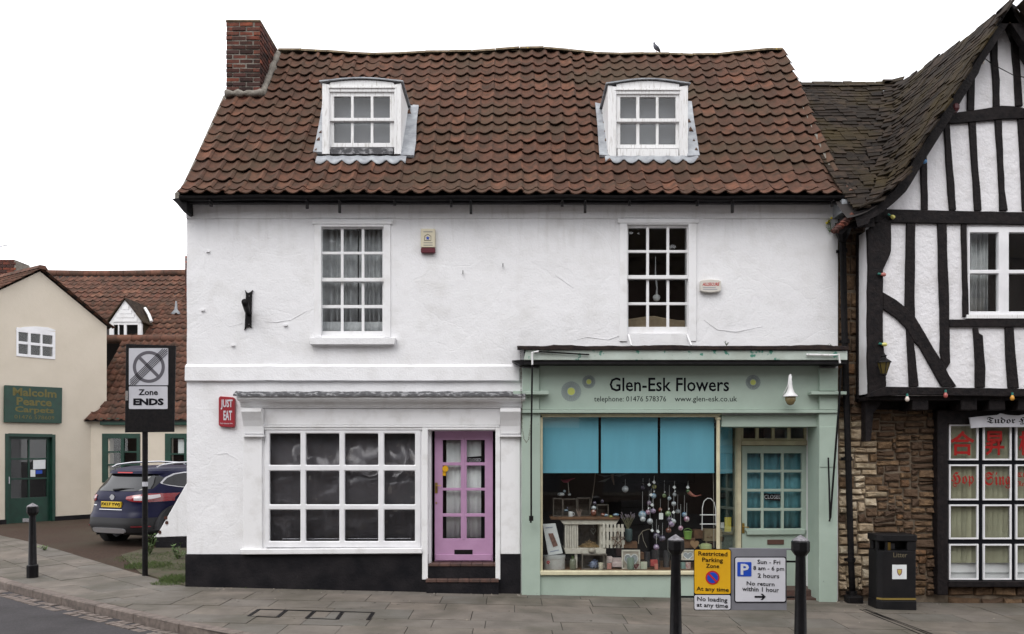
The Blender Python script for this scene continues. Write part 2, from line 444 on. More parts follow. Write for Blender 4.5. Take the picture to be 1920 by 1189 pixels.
M['room'] = mat('room wall with painted shade', (0.05, 0.046, 0.048), (0.075, 0.07, 0.07), rough=0.9, scale=1.5)  # wall colour darkened to stand in for an unlit room
M['grey_room'] = mat('grey backing sheet', (0.16, 0.165, 0.18), (0.13, 0.13, 0.145), rough=0.8, scale=3)
M['net'] = mat('net curtain', (0.50, 0.51, 0.52), (0.36, 0.37, 0.38), rough=0.9, scale=6)
M['blind'] = mat('blue roller blind', (0.14, 0.41, 0.53), (0.13, 0.38, 0.49), rough=0.8, scale=3, streak=True)
M['blind_door'] = mat('teal door curtain', (0.13, 0.36, 0.43), (0.10, 0.29, 0.35), rough=0.85, scale=5, streak=True)
M['paper'] = mat('white paper', (0.74, 0.76, 0.76), (0.64, 0.67, 0.68), rough=0.8, scale=5)
M['acrylic'] = film('sagging grey plastic film')
M['brass'] = mat('brass', (0.50, 0.34, 0.10), rough=0.35, metal=1)
M['chrome'] = mat('bright metal', (0.6, 0.6, 0.62), rough=0.25, metal=1)
M['ink'] = mat('black lettering', (0.006, 0.006, 0.009), rough=0.6, spec=0.1)
M['sign_white'] = mat('white sign face', (0.62, 0.62, 0.66), (0.56, 0.56, 0.60), rough=0.4, scale=4)
M['sign_grey'] = mat('grey sign face', (0.50, 0.50, 0.54), (0.45, 0.45, 0.49), rough=0.4, scale=4)
M['sign_plate'] = mat('grey backing plate', (0.19, 0.19, 0.21), (0.16, 0.16, 0.18), rough=0.5, scale=5)
M['yellow'] = mat('yellow sign face', (0.72, 0.40, 0.01), (0.65, 0.35, 0.01), rough=0.4, scale=4)
M['blue'] = mat('blue sign face', (0.01, 0.06, 0.42), rough=0.4)
M['red'] = mat('red sign face', (0.45, 0.02, 0.02), rough=0.4)
M['red_dark'] = mat('deep red enamel', (0.33, 0.02, 0.03), (0.25, 0.02, 0.03), rough=0.4, scale=8)
M['cream_render'] = mat('cream render', (0.64, 0.575, 0.48), (0.57, 0.51, 0.415), spec=0.12, rough=0.9, scale=1.6, contrast=(0.4, 0.9), bump=0.3, bscale=60)
M['green'] = mat('dark green paint', (0.010, 0.052, 0.034), (0.008, 0.035, 0.024), rough=0.4, scale=6)
M['leaf'] = mat('weed leaf', (0.08, 0.14, 0.025), (0.05, 0.10, 0.02), rough=0.6, scale=20, rnd=0.3)
M['grass'] = mat('short grass', (0.085, 0.12, 0.03), (0.05, 0.085, 0.02), rough=0.8, scale=20, rnd=0.4)
M['wood_grey'] = mat('weathered grey wood', (0.16, 0.14, 0.12), (0.10, 0.085, 0.07), rough=0.8, scale=18, bump=0.4, bscale=40)
M['wood_brown'] = mat('brown wood', (0.17, 0.085, 0.04), (0.11, 0.055, 0.028), rough=0.7, scale=14)
M['wood_white'] = mat('whitewashed wood', (0.60, 0.57, 0.50), (0.42, 0.38, 0.32), rough=0.7, scale=18, contrast=(0.45, 0.8), bump=0.3)
M['straw'] = mat('straw', (0.42, 0.30, 0.15), (0.30, 0.20, 0.09), rough=0.8, scale=30, rnd=0.3)

def text(body, x0, x1, z0, z1, y, m, parent, name='lettering', depth=0.002, slant=0, axis=None, bold=0.0):
    """words as flat raised lettering filling the box x0..x1, z0..z1 on the plane y, facing -y"""
    cu = bpy.data.curves.new(name, 'FONT'); cu.body = body
    cu.resolution_u = 2
    if bold: cu.offset = bold
    if slant: cu.shear = slant
    t = bpy.data.objects.new('tmp', cu); COL.objects.link(t)
    bpy.context.view_layer.update()
    me = bpy.data.meshes.new_from_object(t)
    bpy.data.objects.remove(t)
    xs = [v.co.x for v in me.vertices]; ys = [v.co.y for v in me.vertices]
    ax, bx, ay, by = min(xs), max(xs), min(ys), max(ys)
    sx = (x1 - x0) / (bx - ax); sy = (z1 - z0) / (by - ay)
    n = len(me.vertices)
    vs = [((v.co.x - ax) * sx, 0, (v.co.y - ay) * sy) for v in me.vertices]
    fs = [tuple(p.vertices) for p in me.polygons]
    # thickness: walls along the outline edges
    cnt = {}
    for f in fs:
        for a, b in zip(f, f[1:] + f[:1]):
            cnt[(a, b)] = 1
    walls = [(b, a, a + n, b + n) for (a, b) in cnt if (b, a) not in cnt]
    vs2 = vs + [(v[0], depth, v[2]) for v in vs]
    me2 = bpy.data.meshes.new(name)
    me2.from_pydata(vs2, [], fs + walls)
    me2.materials.append(m); me2.update()
    bpy.data.meshes.remove(me)
    o = bpy.data.objects.new(name, me2)
    return link(o, parent, Vector((x0, y - depth, z0)))

def ptext(body, px0, px1, py0, py1, y, m, parent, **k):
    return text(body, X(px0, y), X(px1, y), Z(py1, y), Z(py0, y), y, m, parent, **k)

def rrect(x0, x1, z0, z1, r, n=4):
    pts = []
    for cx, cz, a0 in ((x1 - r, z1 - r, 0), (x0 + r, z1 - r, 90), (x0 + r, z0 + r, 180), (x1 - r, z0 + r, 270)):
        for i in range(n + 1):
            a = R(a0 + 90 * i / n); pts.append((cx + r * math.cos(a), cz + r * math.sin(a)))
    return pts

def glazed(parent, name, outer, cols, rows, y, m, th=0.045, gm=None, label=None, holes_px=True, pane_y=None, bevel=0.004):
    """a window or glazed leaf: one moulded frame with real openings and a pane in each"""
    hs = [(X(a, y), X(b, y), Z(d, y), Z(c, y)) for (a, b) in cols for (c, d) in rows]
    mb = MB()
    grid_holes(mb, X(outer[0], y), X(outer[1], y), Z(outer[3], y), Z(outer[2], y), y, th, hs)
    f = mb.build(name, m, parent, bevel=bevel)
    if label: f['label'] = label
    py_ = y + th * 0.5 if pane_y is None else pane_y
    for h in hs:
        g = MB().box(h[0] - 0.004, h[1] + 0.004, py_, py_ + 0.004, h[2] - 0.004, h[3] + 0.004)
        g.build('pane', gm or M['glass'], f).rotation_euler = (random.uniform(-.008, .008), 0, random.uniform(-.012, .012))
    return f

def wavy_sheet(x0, x1, z0, z1, y, amp, wl, n=60, th=0.004, seed=0):
    mb = MB(); vs = []
    for i in range(n + 1):
        x = x0 + (x1 - x0) * i / n
        dy = amp * math.sin((x + 0.03 * math.sin(x * 13 + seed)) * 2 * math.pi / wl + seed) + amp * 0.5 * math.sin(x * 41 + seed)
        vs += [(x, y + dy, z0), (x, y + dy, z1), (x, y + dy + th, z0), (x, y + dy + th, z1)]
    fs = []
    for i in range(n):
        a = 4 * i; b = a + 4
        fs += [(a, b, b + 1, a + 1), (a + 2, a + 3, b + 3, b + 2), (a, a + 2, b + 2, b), (a + 1, b + 1, b + 3, a + 3)]
    return mb.add(vs, fs)
# ================================================================ THE GROUND
def axis(vals):
    return vals
gx = [-220, -120, -60, -35, -22] + [-18 + i for i in range(0, 13)] + [-5 + .5 * i for i in range(0, 28)] + [10, 12, 15, 20, 35, 60, 120, 220]
gy = [-120, -60, -30, -22, -18] + [-16 + i for i in range(0, 12)] + [-4 + .5 * i for i in range(0, 22)] + [8, 9, 10, 12, 15, 20, 35, 60, 120, 260]
gx = sorted(set(gx)); gy = sorted(set(gy))
KP = [(-14, 5.9), (-7.6, .4), (-5.85, -1.05), (-4.0, -2.42), (-3.0, -3.05), (0, -4.25), (4, -4.8), (16, -5.0)]
def kerb_y(x):
    for (a, b), (c, d) in zip(KP, KP[1:]):
        if a <= x <= c: return b + (d - b) * (x - a) / (c - a)
    return KP[0][1] if x < KP[0][0] else KP[-1][1]
def sheet(name, xs, ys, zf, m, keep=None, kind='structure'):
    mb = MB(); n = len(ys)
    vs = [(x, y, zf(x, y)) for x in xs for y in ys]
    fs = [(i * n + j, (i + 1) * n + j, (i + 1) * n + j + 1, i * n + j + 1) for i in range(len(xs) - 1) for j in range(n - 1)
          if keep is None or keep((xs[i] + xs[i + 1]) / 2, (ys[j] + ys[j + 1]) / 2)]
    mb.add(vs, fs)
    return tag(mb.build(name, m, None, smooth=True, org=(0, 0, 0)), kind=kind)
sheet('ground', gx, gy, lambda x, y: G(x, y) - 0.20, M['asphalt'])
# road: a sheet whose edge follows the kerb
rx = [-40, -25, -18] + [-14 + .4 * i for i in range(0, 76)] + [20, 40]
mb = MB(); K = 14
for x in rx:
    ky = kerb_y(x) if x > -14 else 5.9 + (-14 - x) * 0.84
    for j in range(K):
        y = ky - 0.02 - (ky + 18.5) * (j / (K - 1)) ** 1.5
        mb.v.append(Vector((x, y, G(x, y) - 0.105 + 0.05 * smooth((ky - y) / 6))))
for i in range(len(rx) - 1):
    for j in range(K - 1):
        mb.f.append((i * K + j, i * K + j + 1, (i + 1) * K + j + 1, (i + 1) * K + j))
tag(mb.build('road', M['asphalt'], None, smooth=True, org=(0, 0, 0)), kind='structure')
# forecourt behind the pavement, left of the white house
def bedge(x): return -(x + 4.69) * 0.93   # back edge of the pavement
sheet('forecourt', [-30, -25, -20, -17, -15] + [-14 + .5 * i for i in range(21)], [-1 + .5 * i for i in range(60)], lambda x, y: G(x, y) - 0.012, M['forecourt'],
      keep=lambda x, y: x < -3.9 and y > bedge(x) - 1.0 and y > 0.0 or (x < -4.69 and y > bedge(x) - 1.0))
# pavement bed and slabs
pav = MB()
def bed_strip(top):
    xs = [-14 + .4 * i for i in range(0, 76)]
    for a, b in zip(xs, xs[1:]):
        def back(x): return bedge(x) if x < -4.69 else 0.35
        n = len(pav.v); 
        for x in (a, b):
            y0, y1 = kerb_y(x) + .02, back(x)
            for k in range(5):
                y = y0 + (y1 - y0) * k / 4
                pav.v.append(Vector((x, y, G(x, y) + top)))
        for k in range(4): pav.f.append((n + k, n + 5 + k, n + 6 + k, n + k + 1))
bed_strip(-0.006)
pavement = tag(pav.build('pavement', M['joint'], None, smooth=True, org=(0, 0, 0)), kind='structure')

def clip(poly, nx, ny, c):
    out = []
    for i in range(len(poly)):
        p, q = poly[i], poly[(i + 1) % len(poly)]
        dp = nx * p[0] + ny * p[1] - c; dq = nx * q[0] + ny * q[1] - c
        if dp >= 0: out.append(p)
        if (dp >= 0) != (dq >= 0):
            t = dp / (dp - dq); out.append((p[0] + (q[0] - p[0]) * t, p[1] + (q[1] - p[1]) * t))
    return out
def clip_line(poly, a, b, off=0.0):
    """keep what lies left of a->b"""
    nx, ny = -(b[1] - a[1]), b[0] - a[0]; l = math.hypot(nx, ny); nx /= l; ny /= l
    return clip(poly, nx, ny, nx * a[0] + ny * a[1] + off)
def area(p): return abs(sum(p[i][0] * p[(i + 1) % len(p)][1] - p[(i + 1) % len(p)][0] * p[i][1] for i in range(len(p)))) / 2
CORN = (-4.69, 0.0); DIV = (-4.69 - 0.9, -2.3)
kerbw = 0.15
slabs = []
def slab_courses(org, ex, ey, nrow, umin, umax, depths, keep, seed):
    rr = random.Random(seed); v = 0.0
    for r in range(nrow):
        d = depths[r % len(depths)]; u = umin - rr.random() * .6
        while u < umax:
            w = rr.choice((0.62, 0.75, 0.9, 0.75, 0.68, 1.0))
            g = 0.005
            poly = [(u + g, -v - g), (u + g, -v - d + g), (u + w - g, -v - d + g), (u + w - g, -v - g)]
            poly = [(org[0] + p[0] * ex[0] + p[1] * ey[0], org[1] + p[0] * ex[1] + p[1] * ey[1]) for p in poly]
            poly = keep(poly)
            u += w
            if len(poly) >= 3 and area(poly) > 0.01: slabs.append(poly)
        v += d
def kerbclip(poly):
    for a, b in zip(KP, KP[1:]):
        poly = clip_line(poly, a, b, kerbw + 0.004)
        if len(poly) < 3: return poly
    return poly
def keepA(p):
    p = clip_line(p, DIV, CORN, 0.0)          # left of DIV->CORN is the left region, so reverse
    return p
def keepMain(p):
    p = clip_line(p, CORN, DIV, 0.004)
    return kerbclip(p) if len(p) >= 3 else p
def keepLeft(p):
    p = clip_line(p, DIV, CORN, 0.004)
    return kerbclip(p) if len(p) >= 3 else p
slab_courses((0, 0.02), (1, 0), (0, 1), 9, -7.0, 9.5, (0.36, 0.56, 0.50, 0.58, 0.46, 0.60, .5, .6, .5), keepMain, 3)
bd = Vector((-1, 0.93)).normalized()
slab_courses((-4.69, 0.0), (bd[0], bd[1]), (bd[1], -bd[0]), 0, 0, 0, (1,), keepLeft, 4)
# left arm: courses run along the back edge; local v goes towards the kerb
rr = random.Random(11); v = 0.0
nrm = (-bd[1], bd[0]) ; nrm = (-abs(bd[1]), -abs(bd[0]))
for r in range(9):
    d = (0.45, 0.6, 0.5, 0.62, 0.48)[r % 5]; u = -3.2 - rr.random() * .5
    while u < 8.5:
        w = rr.choice((0.6, 0.75, 0.9, 0.68)); g = .005
        poly = [(u + g, v + g), (u + w - g, v + g), (u + w - g, v + d - g), (u + g, v + d - g)]
        poly = [(CORN[0] + p[0] * bd[0] + p[1] * nrm[0], CORN[1] + p[0] * bd[1] + p[1] * nrm[1]) for p in poly]
        poly = keepLeft(poly); u += w
        if len(poly) >= 3 and area(poly) > .01: slabs.append(poly)
    v += d
for poly in slabs:
    cx = sum(p[0] for p in poly) / len(poly); cy = sum(p[1] for p in poly) / len(poly)
    if cy < -4.6 and cx > -2: pass
    tx, ty, tz = random.uniform(-.004, .004), random.uniform(-.004, .004), random.uniform(-.0015, .0035)
    m_ = MB().prismz(poly, lambda x, y: G(x, y) - 0.02, lambda x, y: G(x, y) + tz + tx * (x - cx) + ty * (y - cy))
    m_.build('paving_slab', M['slab'], pavement)
# inspection covers let into the slabs
def flat_quad(name, pts, zoff, m, parent, th=0.006):
    return MB().prismz(pts, lambda x, y: G(x, y) + zoff - th, lambda x, y: G(x, y) + zoff).build(name, m, parent)
def gp(px, py):
    z = G(0, -1)
    for _ in range(6):
        d = (EYE - z) * FPX / (py - CY); y = d - CAMD; x = (px - 960) * d / FPX; z = G(x, y)
    return (x, y)
cov = MB()
def bar(a, b, w):
    a = Vector(a); b = Vector(b); d = (b - a).normalized(); n = Vector((-d[1], d[0])) * w / 2
    p = [a + n, b + n, b - n, a - n]
    cov.prismz([(q[0], q[1]) for q in p], lambda x, y: G(x, y) + .001, lambda x, y: G(x, y) + 0.007)
tops = [gp(486, 1143), gp(538, 1144), gp(590, 1146), gp(642, 1148), gp(700, 1149)]
bots = [gp(466, 1156), gp(520, 1158), gp(575, 1160), gp(632, 1162), gp(690, 1163)]
for a, b in zip(tops, bots): bar(a, b, .045)
bar(tops[0], tops[-1], .03)
for a, b in list(zip(bots, bots[1:]))[::2]: bar(a, b, .02)
cov.build('inspection_cover_frame', M['iron'], pavement)
dr = MB(); cov = dr
for off in (0, 14, 22):
    a = gp(1612 + off * .5, 1143); b = gp(1722 + off, 1188); bb = (b[0] + (b[0] - a[0]) * .9, b[1] + (b[1] - a[1]) * .9)
    bar(a, bb, .012)
dr.build('drain_channel', M['iron'], pavement)
# kerb stones
kerb = tag(MB().box(-0.1, 0.1, -3.9, -3.8, -.5, -.45).build('kerb', M['kerb'], None), kind='structure')
bpy.data.meshes.remove(kerb.data)
kerb = bpy.data.objects.new('kerb', None); link(kerb, None, (0, 0, 0)); tag(kerb, kind='structure')
def along(pts, step):
    out = [Vector(pts[0])]; i = 0; cur = Vector(pts[0]); need = step
    while i < len(pts) - 1:
        nxt = Vector(pts[i + 1]); l = (nxt - cur).length
        if l >= need: cur = cur + (nxt - cur).normalized() * need; out.append(cur.copy()); need = step
        else: need -= l; cur = nxt; i += 1
    return out
dense = [(x, kerb_y(x)) for x in [-12 + .25 * i for i in range(105)]]
def sm(i):
    a = dense[max(0, i - 3):i + 4]; return (sum(p[0] for p in a) / len(a), sum(p[1] for p in a) / len(a))
dense = [sm(i) for i in range(len(dense))]
kp = along(dense, 0.92)
for a, b in zip(kp, kp[1:]):
    d = (b - a).normalized(); n = Vector((-d[1], d[0]))
    a2 = a + d * .004; b2 = b - d * .004
    poly = [tuple(a2), tuple(b2), tuple(b2 + n * kerbw), tuple(a2 + n * kerbw)]
    t = random.uniform(-.003, .004)
    MB().prismz(poly, lambda x, y: G(x, y) - 0.25, lambda x, y: G(x, y) + t + .004).build('kerb_stone', M['kerb'], kerb, bevel=.012)
# gutter setts: a broken strip of small stones along the kerb foot
st = MB(); rr = random.Random(5)
for k in range(2):
    pp = along(dense, 0.105)
    for a, b in zip(pp, pp[1:]):
        if a[0] > -1.5 or rr.random() < .12: continue
        d = (b - a).normalized(); n = Vector((-d[1], d[0]))
        o = a - n * (.03 + .125 * k + .10)
        L_ = .093; Wd = .10
        poly = [o, o + d * L_, o + d * L_ + n * Wd, o + n * Wd]
        poly = [(p[0] + rr.uniform(-.008, .008), p[1] + rr.uniform(-.008, .008)) for p in poly]
        h = rr.uniform(-.006, .008)
        st.prismz(poly, lambda x, y: G(x, y) - .13, lambda x, y: G(x, y) - .100 + h)
tag(st.build('gutter_setts', M['kerb'], None), kind='stuff')

# ================================================================ THE WHITE HOUSE
house = thing('terraced_house', (0, 0, 0), 'long white rendered house with clay pantile roof, two dormers and two shopfronts', 'house')
HL, HR = -4.69, 4.70
EAVZ = 5.55
px = X; 
holes = [(X(600), X(720), Z(628), Z(422)), (X(1174), X(1293), Z(626), Z(418)),
         (X(500), X(788), Z(1030), Z(806)), (X(803), X(930), -0.6, Z(804)), (X(1013), X(1536), -0.6, Z(778))]
mb = MB()
grid_holes(mb, HL, HR, -0.6, EAVZ, 0.0, 0.32, holes, step=0.16, bump=0.010)
wall = mb.build('front_wall', M['plaster'], house, auto=40, org=(0, 0, 0))
# side and back walls with gable heads
prof = [(-0.24, 5.615), (-0.0, 5.78), (0.27, 6.085), (2.72, 9.02)]
def roof_z(y):
    for (a, b), (c, d) in zip(prof, prof[1:]):
        if y <= c: return b + (d - b) * (y - a) / (c - a)
    return 9.02 - (y - 2.72) * 1.2
side = MB()
for x0, x1 in ((HL, HL + .25), (HR - .25, HR)):
    pts = [(0.32, -.6), (5.6, -.6), (5.6, roof_z(5.6) - .1), (2.72, 8.92), (0.32, roof_z(.32) - .1)]
    n = len(side.v)
    side.v += [Vector((x0, p[0], p[1])) for p in pts] + [Vector((x1, p[0], p[1])) for p in pts]
    k = len(pts)
    side.f += [tuple(n + i for i in range(k))[::-1], tuple(n + k + i for i in range(k))] + [(n + i, n + (i + 1) % k, n + (i + 1) % k + k, n + i + k) for i in range(k)]
side.box(HL, HR, 5.61, 5.85, -.6, roof_z(5.6) - .1)
side.build('side_wall', M['plaster'], house)
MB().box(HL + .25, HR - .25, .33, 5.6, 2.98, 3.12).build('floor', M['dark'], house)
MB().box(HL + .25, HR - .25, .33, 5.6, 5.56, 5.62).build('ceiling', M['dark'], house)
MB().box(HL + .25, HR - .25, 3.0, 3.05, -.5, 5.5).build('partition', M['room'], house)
MB().box(-.02, .06, .33, 3.0, -.5, 5.5).build('partition', M['dark'], house)
MB().box(HL + .25, -.02, .33, 5.6, -.5, .12).build('floor', M['wood_brown'], house)
# coved plaster band under the gutter
cv = MB()
n = 48
for i in range(n + 1):
    x = HL + (HR - HL) * i / n
    w = .006 * noise.noise(Vector((x * 2, 0, 0)))
    for (y, z) in ((-0.001, Z(411) + w), (-0.020, Z(409) + w), (-.028, Z(398)), (-.045, Z(385, -.05)), (-.05, 5.55), (-0.001, 5.55)):
        cv.v.append(Vector((x, y, z)))
for i in range(n):
    for k in range(5):
        cv.f.append((i * 6 + k, i * 6 + k + 1, i * 6 + 6 + k + 1, i * 6 + 6 + k))
cv.f.append((0, 5, 4, 3, 2, 1)); e = n * 6; cv.f.append((e, e + 1, e + 2, e + 3, e + 4, e + 5))
cv.build('eaves_cove', M['plaster'], house)
# string course across the left shop
sc = MB(); n = 40
for i in range(n + 1):
    x = HL - .01 + (X(975) - HL) * i / n
    w = .008 * noise.noise(Vector((x * 1.3, 4, 0))) + (.006 * noise.noise(Vector((x * 5, 4, 0))))
    zt, zb = Z(683) + w, Z(714) + w
    for (y, z) in ((-.001, zt), (-.045, zt - .04), (-.052, zb), (-.001, zb - .015)):
        sc.v.append(Vector((x, y, z)))
for i in range(n):
    for k in range(3): sc.f.append((i * 4 + k + 1, i * 4 + k, i * 4 + 4 + k, i * 4 + 5 + k))
sc.f.append((0, 1, 2, 3)); e = n * 4; sc.f.append((e + 3, e + 2, e + 1, e))
sc.build('string_course', M['plaster'], house)
# raised plaster patches, crack ridges and painted-over fixings
def ridge(pts, r=.006):
    pt = MB()
    pt.tube([P(a, b, -.002) for a, b in pts], [r * .33 * (.4 + .6 * math.sin(math.pi * (i + .5) / len(pts))) for i in range(len(pts))], 5)
    pt.build('plaster_patch', M['plaster'], house, auto=60)
ridge([(383, 560), (397, 583), (412, 600), (432, 612), (455, 606)], .012)
ridge([(498, 603), (520, 604), (545, 600), (572, 585), (590, 578)], .010)
ridge([(735, 515), (742, 530), (746, 548)], .008)
ridge([(1000, 575), (1008, 590), (1011, 612)], .008)
ridge([(1070, 640), (1100, 632), (1140, 637), (1165, 628)], .012)
ridge([(1320, 600), (1345, 618), (1380, 622), (1430, 612)], .010)
ridge([(620, 703), (640, 690), (665, 687)], .008)
ridge([(405, 852), (425, 850), (445, 861)], .010)
ridge([(1040, 515), (1055, 525), (1075, 540)], .008)
for a, b in ((390, 472), (380, 582), (437, 648), (535, 610)): MB().box(X(a) - .02, X(a) + .03, -.03, .0, Z(b) - .012, Z(b) + .012).build('plaster_patch', M['plaster'], house)
# small iron hooks left in the wall
for a, b in ((868, 513), (943, 500)):
    MB().tube([P(a, b, 0), P(a, b, -.04), P(a, b - 6, -.045)], .006).build('wall_hook', M['iron'], house)
# plinth
pl = MB()
grid_holes(pl, HL - .012, X(976), -0.6, Z(1039), -0.028, 0.028, [(X(803), X(930), -1, Z(1039) + 1)], step=.25, bump=.008)
pl.build('plinth', M['plinth'], house)

# ---- roof
def roofp(s):
    """point and tangent on the front slope at arc length s from the eaves"""
    for (a, b), (c, d) in zip(prof, prof[1:]):
        l = math.hypot(c - a, d - b)
        if s <= l or (c, d) == prof[-1]:
            return a + (c - a) * s / l, b + (d - b) * s / l, (c - a) / l, (d - b) / l
        s -= l
TW, TL, TH = 0.2218, 0.35, 0.016
def tile_prof(u, w, a):
    if u < .68: return -a * math.sin(math.pi * u / .68)
    return a * .9 * math.sin(math.pi * (u - .68) / .32)
def pantile(w=TW, l=TL, a=0.026, lift=0.026, th=TH, nseg=8, skew=0.0):
    mb = MB(); vs = []; ov = 0.012
    for i in range(nseg + 1):
        u = i / nseg; x = u * (w + ov); z = tile_prof(u, w, a)
        vs += [(x, 0, z + lift), (x + skew, l, z), (x, 0.0, z + lift - th)]
    fs = []
    for i in range(nseg):
        p, q = 3 * i, 3 * i + 3
        fs += [(p, q, q + 1, p + 1), (p + 2, q + 2, q, p)]
    fs += [(0, 1, 2), (3 * nseg, 3 * nseg + 2, 3 * nseg + 1)]
    mb.add(vs, fs)
    me = mb.mesh('roof_tile', M['tile'], smooth=True)
    try: me.set_sharp_from_angle(angle=R(50))
    except Exception: pass
    return mb, me
tvar = [pantile(lift=.040), pantile(lift=.046, a=.028), pantile(lift=.038, skew=.006), pantile(lift=.043, skew=-.006)]
def sagz(x, s): return 0.03 * noise.noise(Vector((x * .55, s * .5, 1))) + (0.045 * math.cos(x * 1.25 - .2) + .02 * math.sin(x * 3.1)) * (s / 4.6) ** 1.5
under = MB()
xs_ = [HL - .05 + i * (HR - HL + .1) / 30 for i in range(31)]
ss_ = [0.02, .2, .36, .6, 1.2, 2, 3, 3.8, 4.61]
for x in xs_:
    for s in ss_:
        y, z, ty, tz = roofp(s); under.v.append(Vector((x, y + .05 * tz, z - .05 * ty + sagz(x, s))))
nn = len(ss_)
for i in range(30):
    for j in range(nn - 1): under.f.append((i * nn + j, (i + 1) * nn + j, (i + 1) * nn + j + 1, i * nn + j + 1))
n0 = len(under.v)
under.add([(HL - .05, 2.74, 8.98), (HR + .05, 2.74, 8.98), (HR + .05, 6.0, 5.1), (HL - .05, 6.0, 5.1)], [(0, 1, 2, 3)])
roof = under.build('roof', M['felt'], house, org=(0, 0, 0))
GA = 0.272
rows = 18
dormers_x = [(-2.86, -1.64), (1.42, 2.66)]
tiles = []
for r in range(rows + 1):
    s = 0.0 if r == 0 else (.155 if r == 1 else .155 + (r - 1) * GA)
    if s > 4.40: break
    y, z, ty, tz = roofp(s)
    y2, z2, _, _ = roofp(min(s + TL, 4.62))
    d = Vector((0, y2 - y, z2 - z)).normalized()
    nx_ = Vector((0, -d[2], d[1]))
    for c in range(43):
        x = HL - .035 + c * TW
        cx = x + TW / 2
        ymid = y + .15
        if cx < -4.02 and y > 1.55: continue
        if any(a - .02 < cx < b + .02 for a, b in dormers_x) and .36 < y < 1.22: continue
        j = random.Random(r * 91 + c)
        zz = z + sagz(cx, s) - (0.0 if r else 0)
        ez = (nx_ + Vector((j.uniform(-.015, .015), j.uniform(-.02, .02), 0))).normalized()
        ex = Vector((1, j.uniform(-.02, .02), j.uniform(-.02, .02))); ex = (ex - ez * ex.dot(ez)).normalized()
        ey = ez.cross(ex)
        o = Vector((x + j.uniform(-.006, .006), y, zz)) + ez * j.uniform(-.002, .006) + ey * (j.uniform(-.012, .012) - (.035 if j.random() < .04 else 0))
        tiles.append((r, j.randrange(4), frame_matrix(o, ex, ey, ez)))
rest = MB()
for k, (r, v, mt) in enumerate(tiles):
    if k < 300: inst(tvar[v][1], 'roof_tile', mt, roof)
    else: rest.add([mt @ q for q in tvar[v][0].v], tvar[v][0].f)
tag(rest.build('roof_tiles', M['tile'], roof, auto=50, org=(0, 0, 0)), kind='stuff')
# ridge
x = -4.12; 
while x < HR - .1:
    l = min(random.uniform(.40, .46), HR + .06 - x)
    z = 9.045 + sagz(x, 4.6) + random.uniform(-.006, .008)
    m_ = MB(); seg = 8
    for xx in (x + .004, x + l - .004):
        z = 9.045 + sagz(xx, 4.6) + random.uniform(-.004, .005)
        for i in range(seg + 1):
            t = math.pi * i / seg
            m_.v.append(Vector((xx, 2.74 - .11 * math.cos(t), z + .07 * math.sin(t) - .035)))
    n1 = seg + 1
    m_.f += [(i, i + n1, i + 1 + n1, i + 1) for i in range(seg)] + [tuple(range(n1))[::1], tuple(range(n1, 2 * n1))[::-1]]
    m_.build('ridge_tile', M['ridge'], roof, auto=50)
    x += l
bed = MB(); 
for i in range(41):
    x = -4.1 + i * 8.85 / 40; y, z, ty, tz = roofp(4.50)
    w = .025 * noise.noise(Vector((x * 6, 0, 0)))
    bed.v += [Vector((x, y - .03 - w, z + .0 - w * 1.2 + sagz(x, 4.5))), Vector((x, 2.70, 9.05 + sagz(x, 4.6)))]
bed.f = [(2 * i, 2 * i + 2, 2 * i + 3, 2 * i + 1) for i in range(40)]
bed.build('ridge_mortar', M['ridge'], roof)
# verge mortar
for sx in (HL - .045, HR + .045):
    vg = MB()
    pts = [roofp(s) for s in (.0, .2, .4, 1, 2, 3, 4.6)]
    for (a, b) in zip(pts, pts[1:]):
        if sx < 0 and b[0] > 1.8: continue
        vg.add([(sx - .03, a[0], a[1] - .08), (sx + .03, a[0], a[1] - .08), (sx + .03, a[0], a[1] + .012), (sx - .03, a[0], a[1] + .012),
                (sx - .03, b[0], b[1] - .08), (sx + .03, b[0], b[1] - .08), (sx + .03, b[0], b[1] + .012), (sx - .03, b[0], b[1] + .012)],
               [(0, 1, 2, 3), (7, 6, 5, 4), (0, 4, 5, 1), (1, 5, 6, 2), (2, 6, 7, 3), (3, 7, 4, 0)])
    vg.build('verge', M['mortar'], roof)

# ---- chimney
CX0, CX1, CY0, CY1, CZ0, CZ1 = -4.72, -4.15, 1.72, 2.86, 7.2, 9.08
ch = MB().box(CX0 + .012, CX1 - .012, CY0 + .012, CY1, CZ0, CZ1 - .02).build('chimney', M['mortar'], house)
bv = []
for k in range(5):
    rr = random.Random(k); b_ = MB()
    L_, D_, H_ = .5, .5, .5
    o = .94
    vs = []
    for (sx, sz) in ((-1, -1), (1, -1), (1, 1), (-1, 1)):
        vs.append((sx * .5, -.5 + .06, sz * .5))
    for (sx, sz) in ((-1, -1), (1, -1), (1, 1), (-1, 1)):
        vs.append((sx * (.47 + rr.uniform(-.015, .01)), -.5 + rr.uniform(-.02, .02), sz * (.43 + rr.uniform(-.03, .02))))
    for (sx, sz) in ((-1, -1), (1, -1), (1, 1), (-1, 1)):
        vs.append((sx * .5, .5, sz * .5))
    fs = [(4, 5, 6, 7)] + [(i, (i + 1) % 4, 4 + (i + 1) % 4, 4 + i) for i in range(4)] + [(8 + i, 8 + (i + 1) % 4, (i + 1) % 4, i) for i in range(4)]
    b_.add(vs, fs); bv.append(b_)
brick_me = [b.mesh('brick', M['brick']) for b in bv]
brick_dk = [b.mesh('brick', M['brick_dark']) for b in bv]
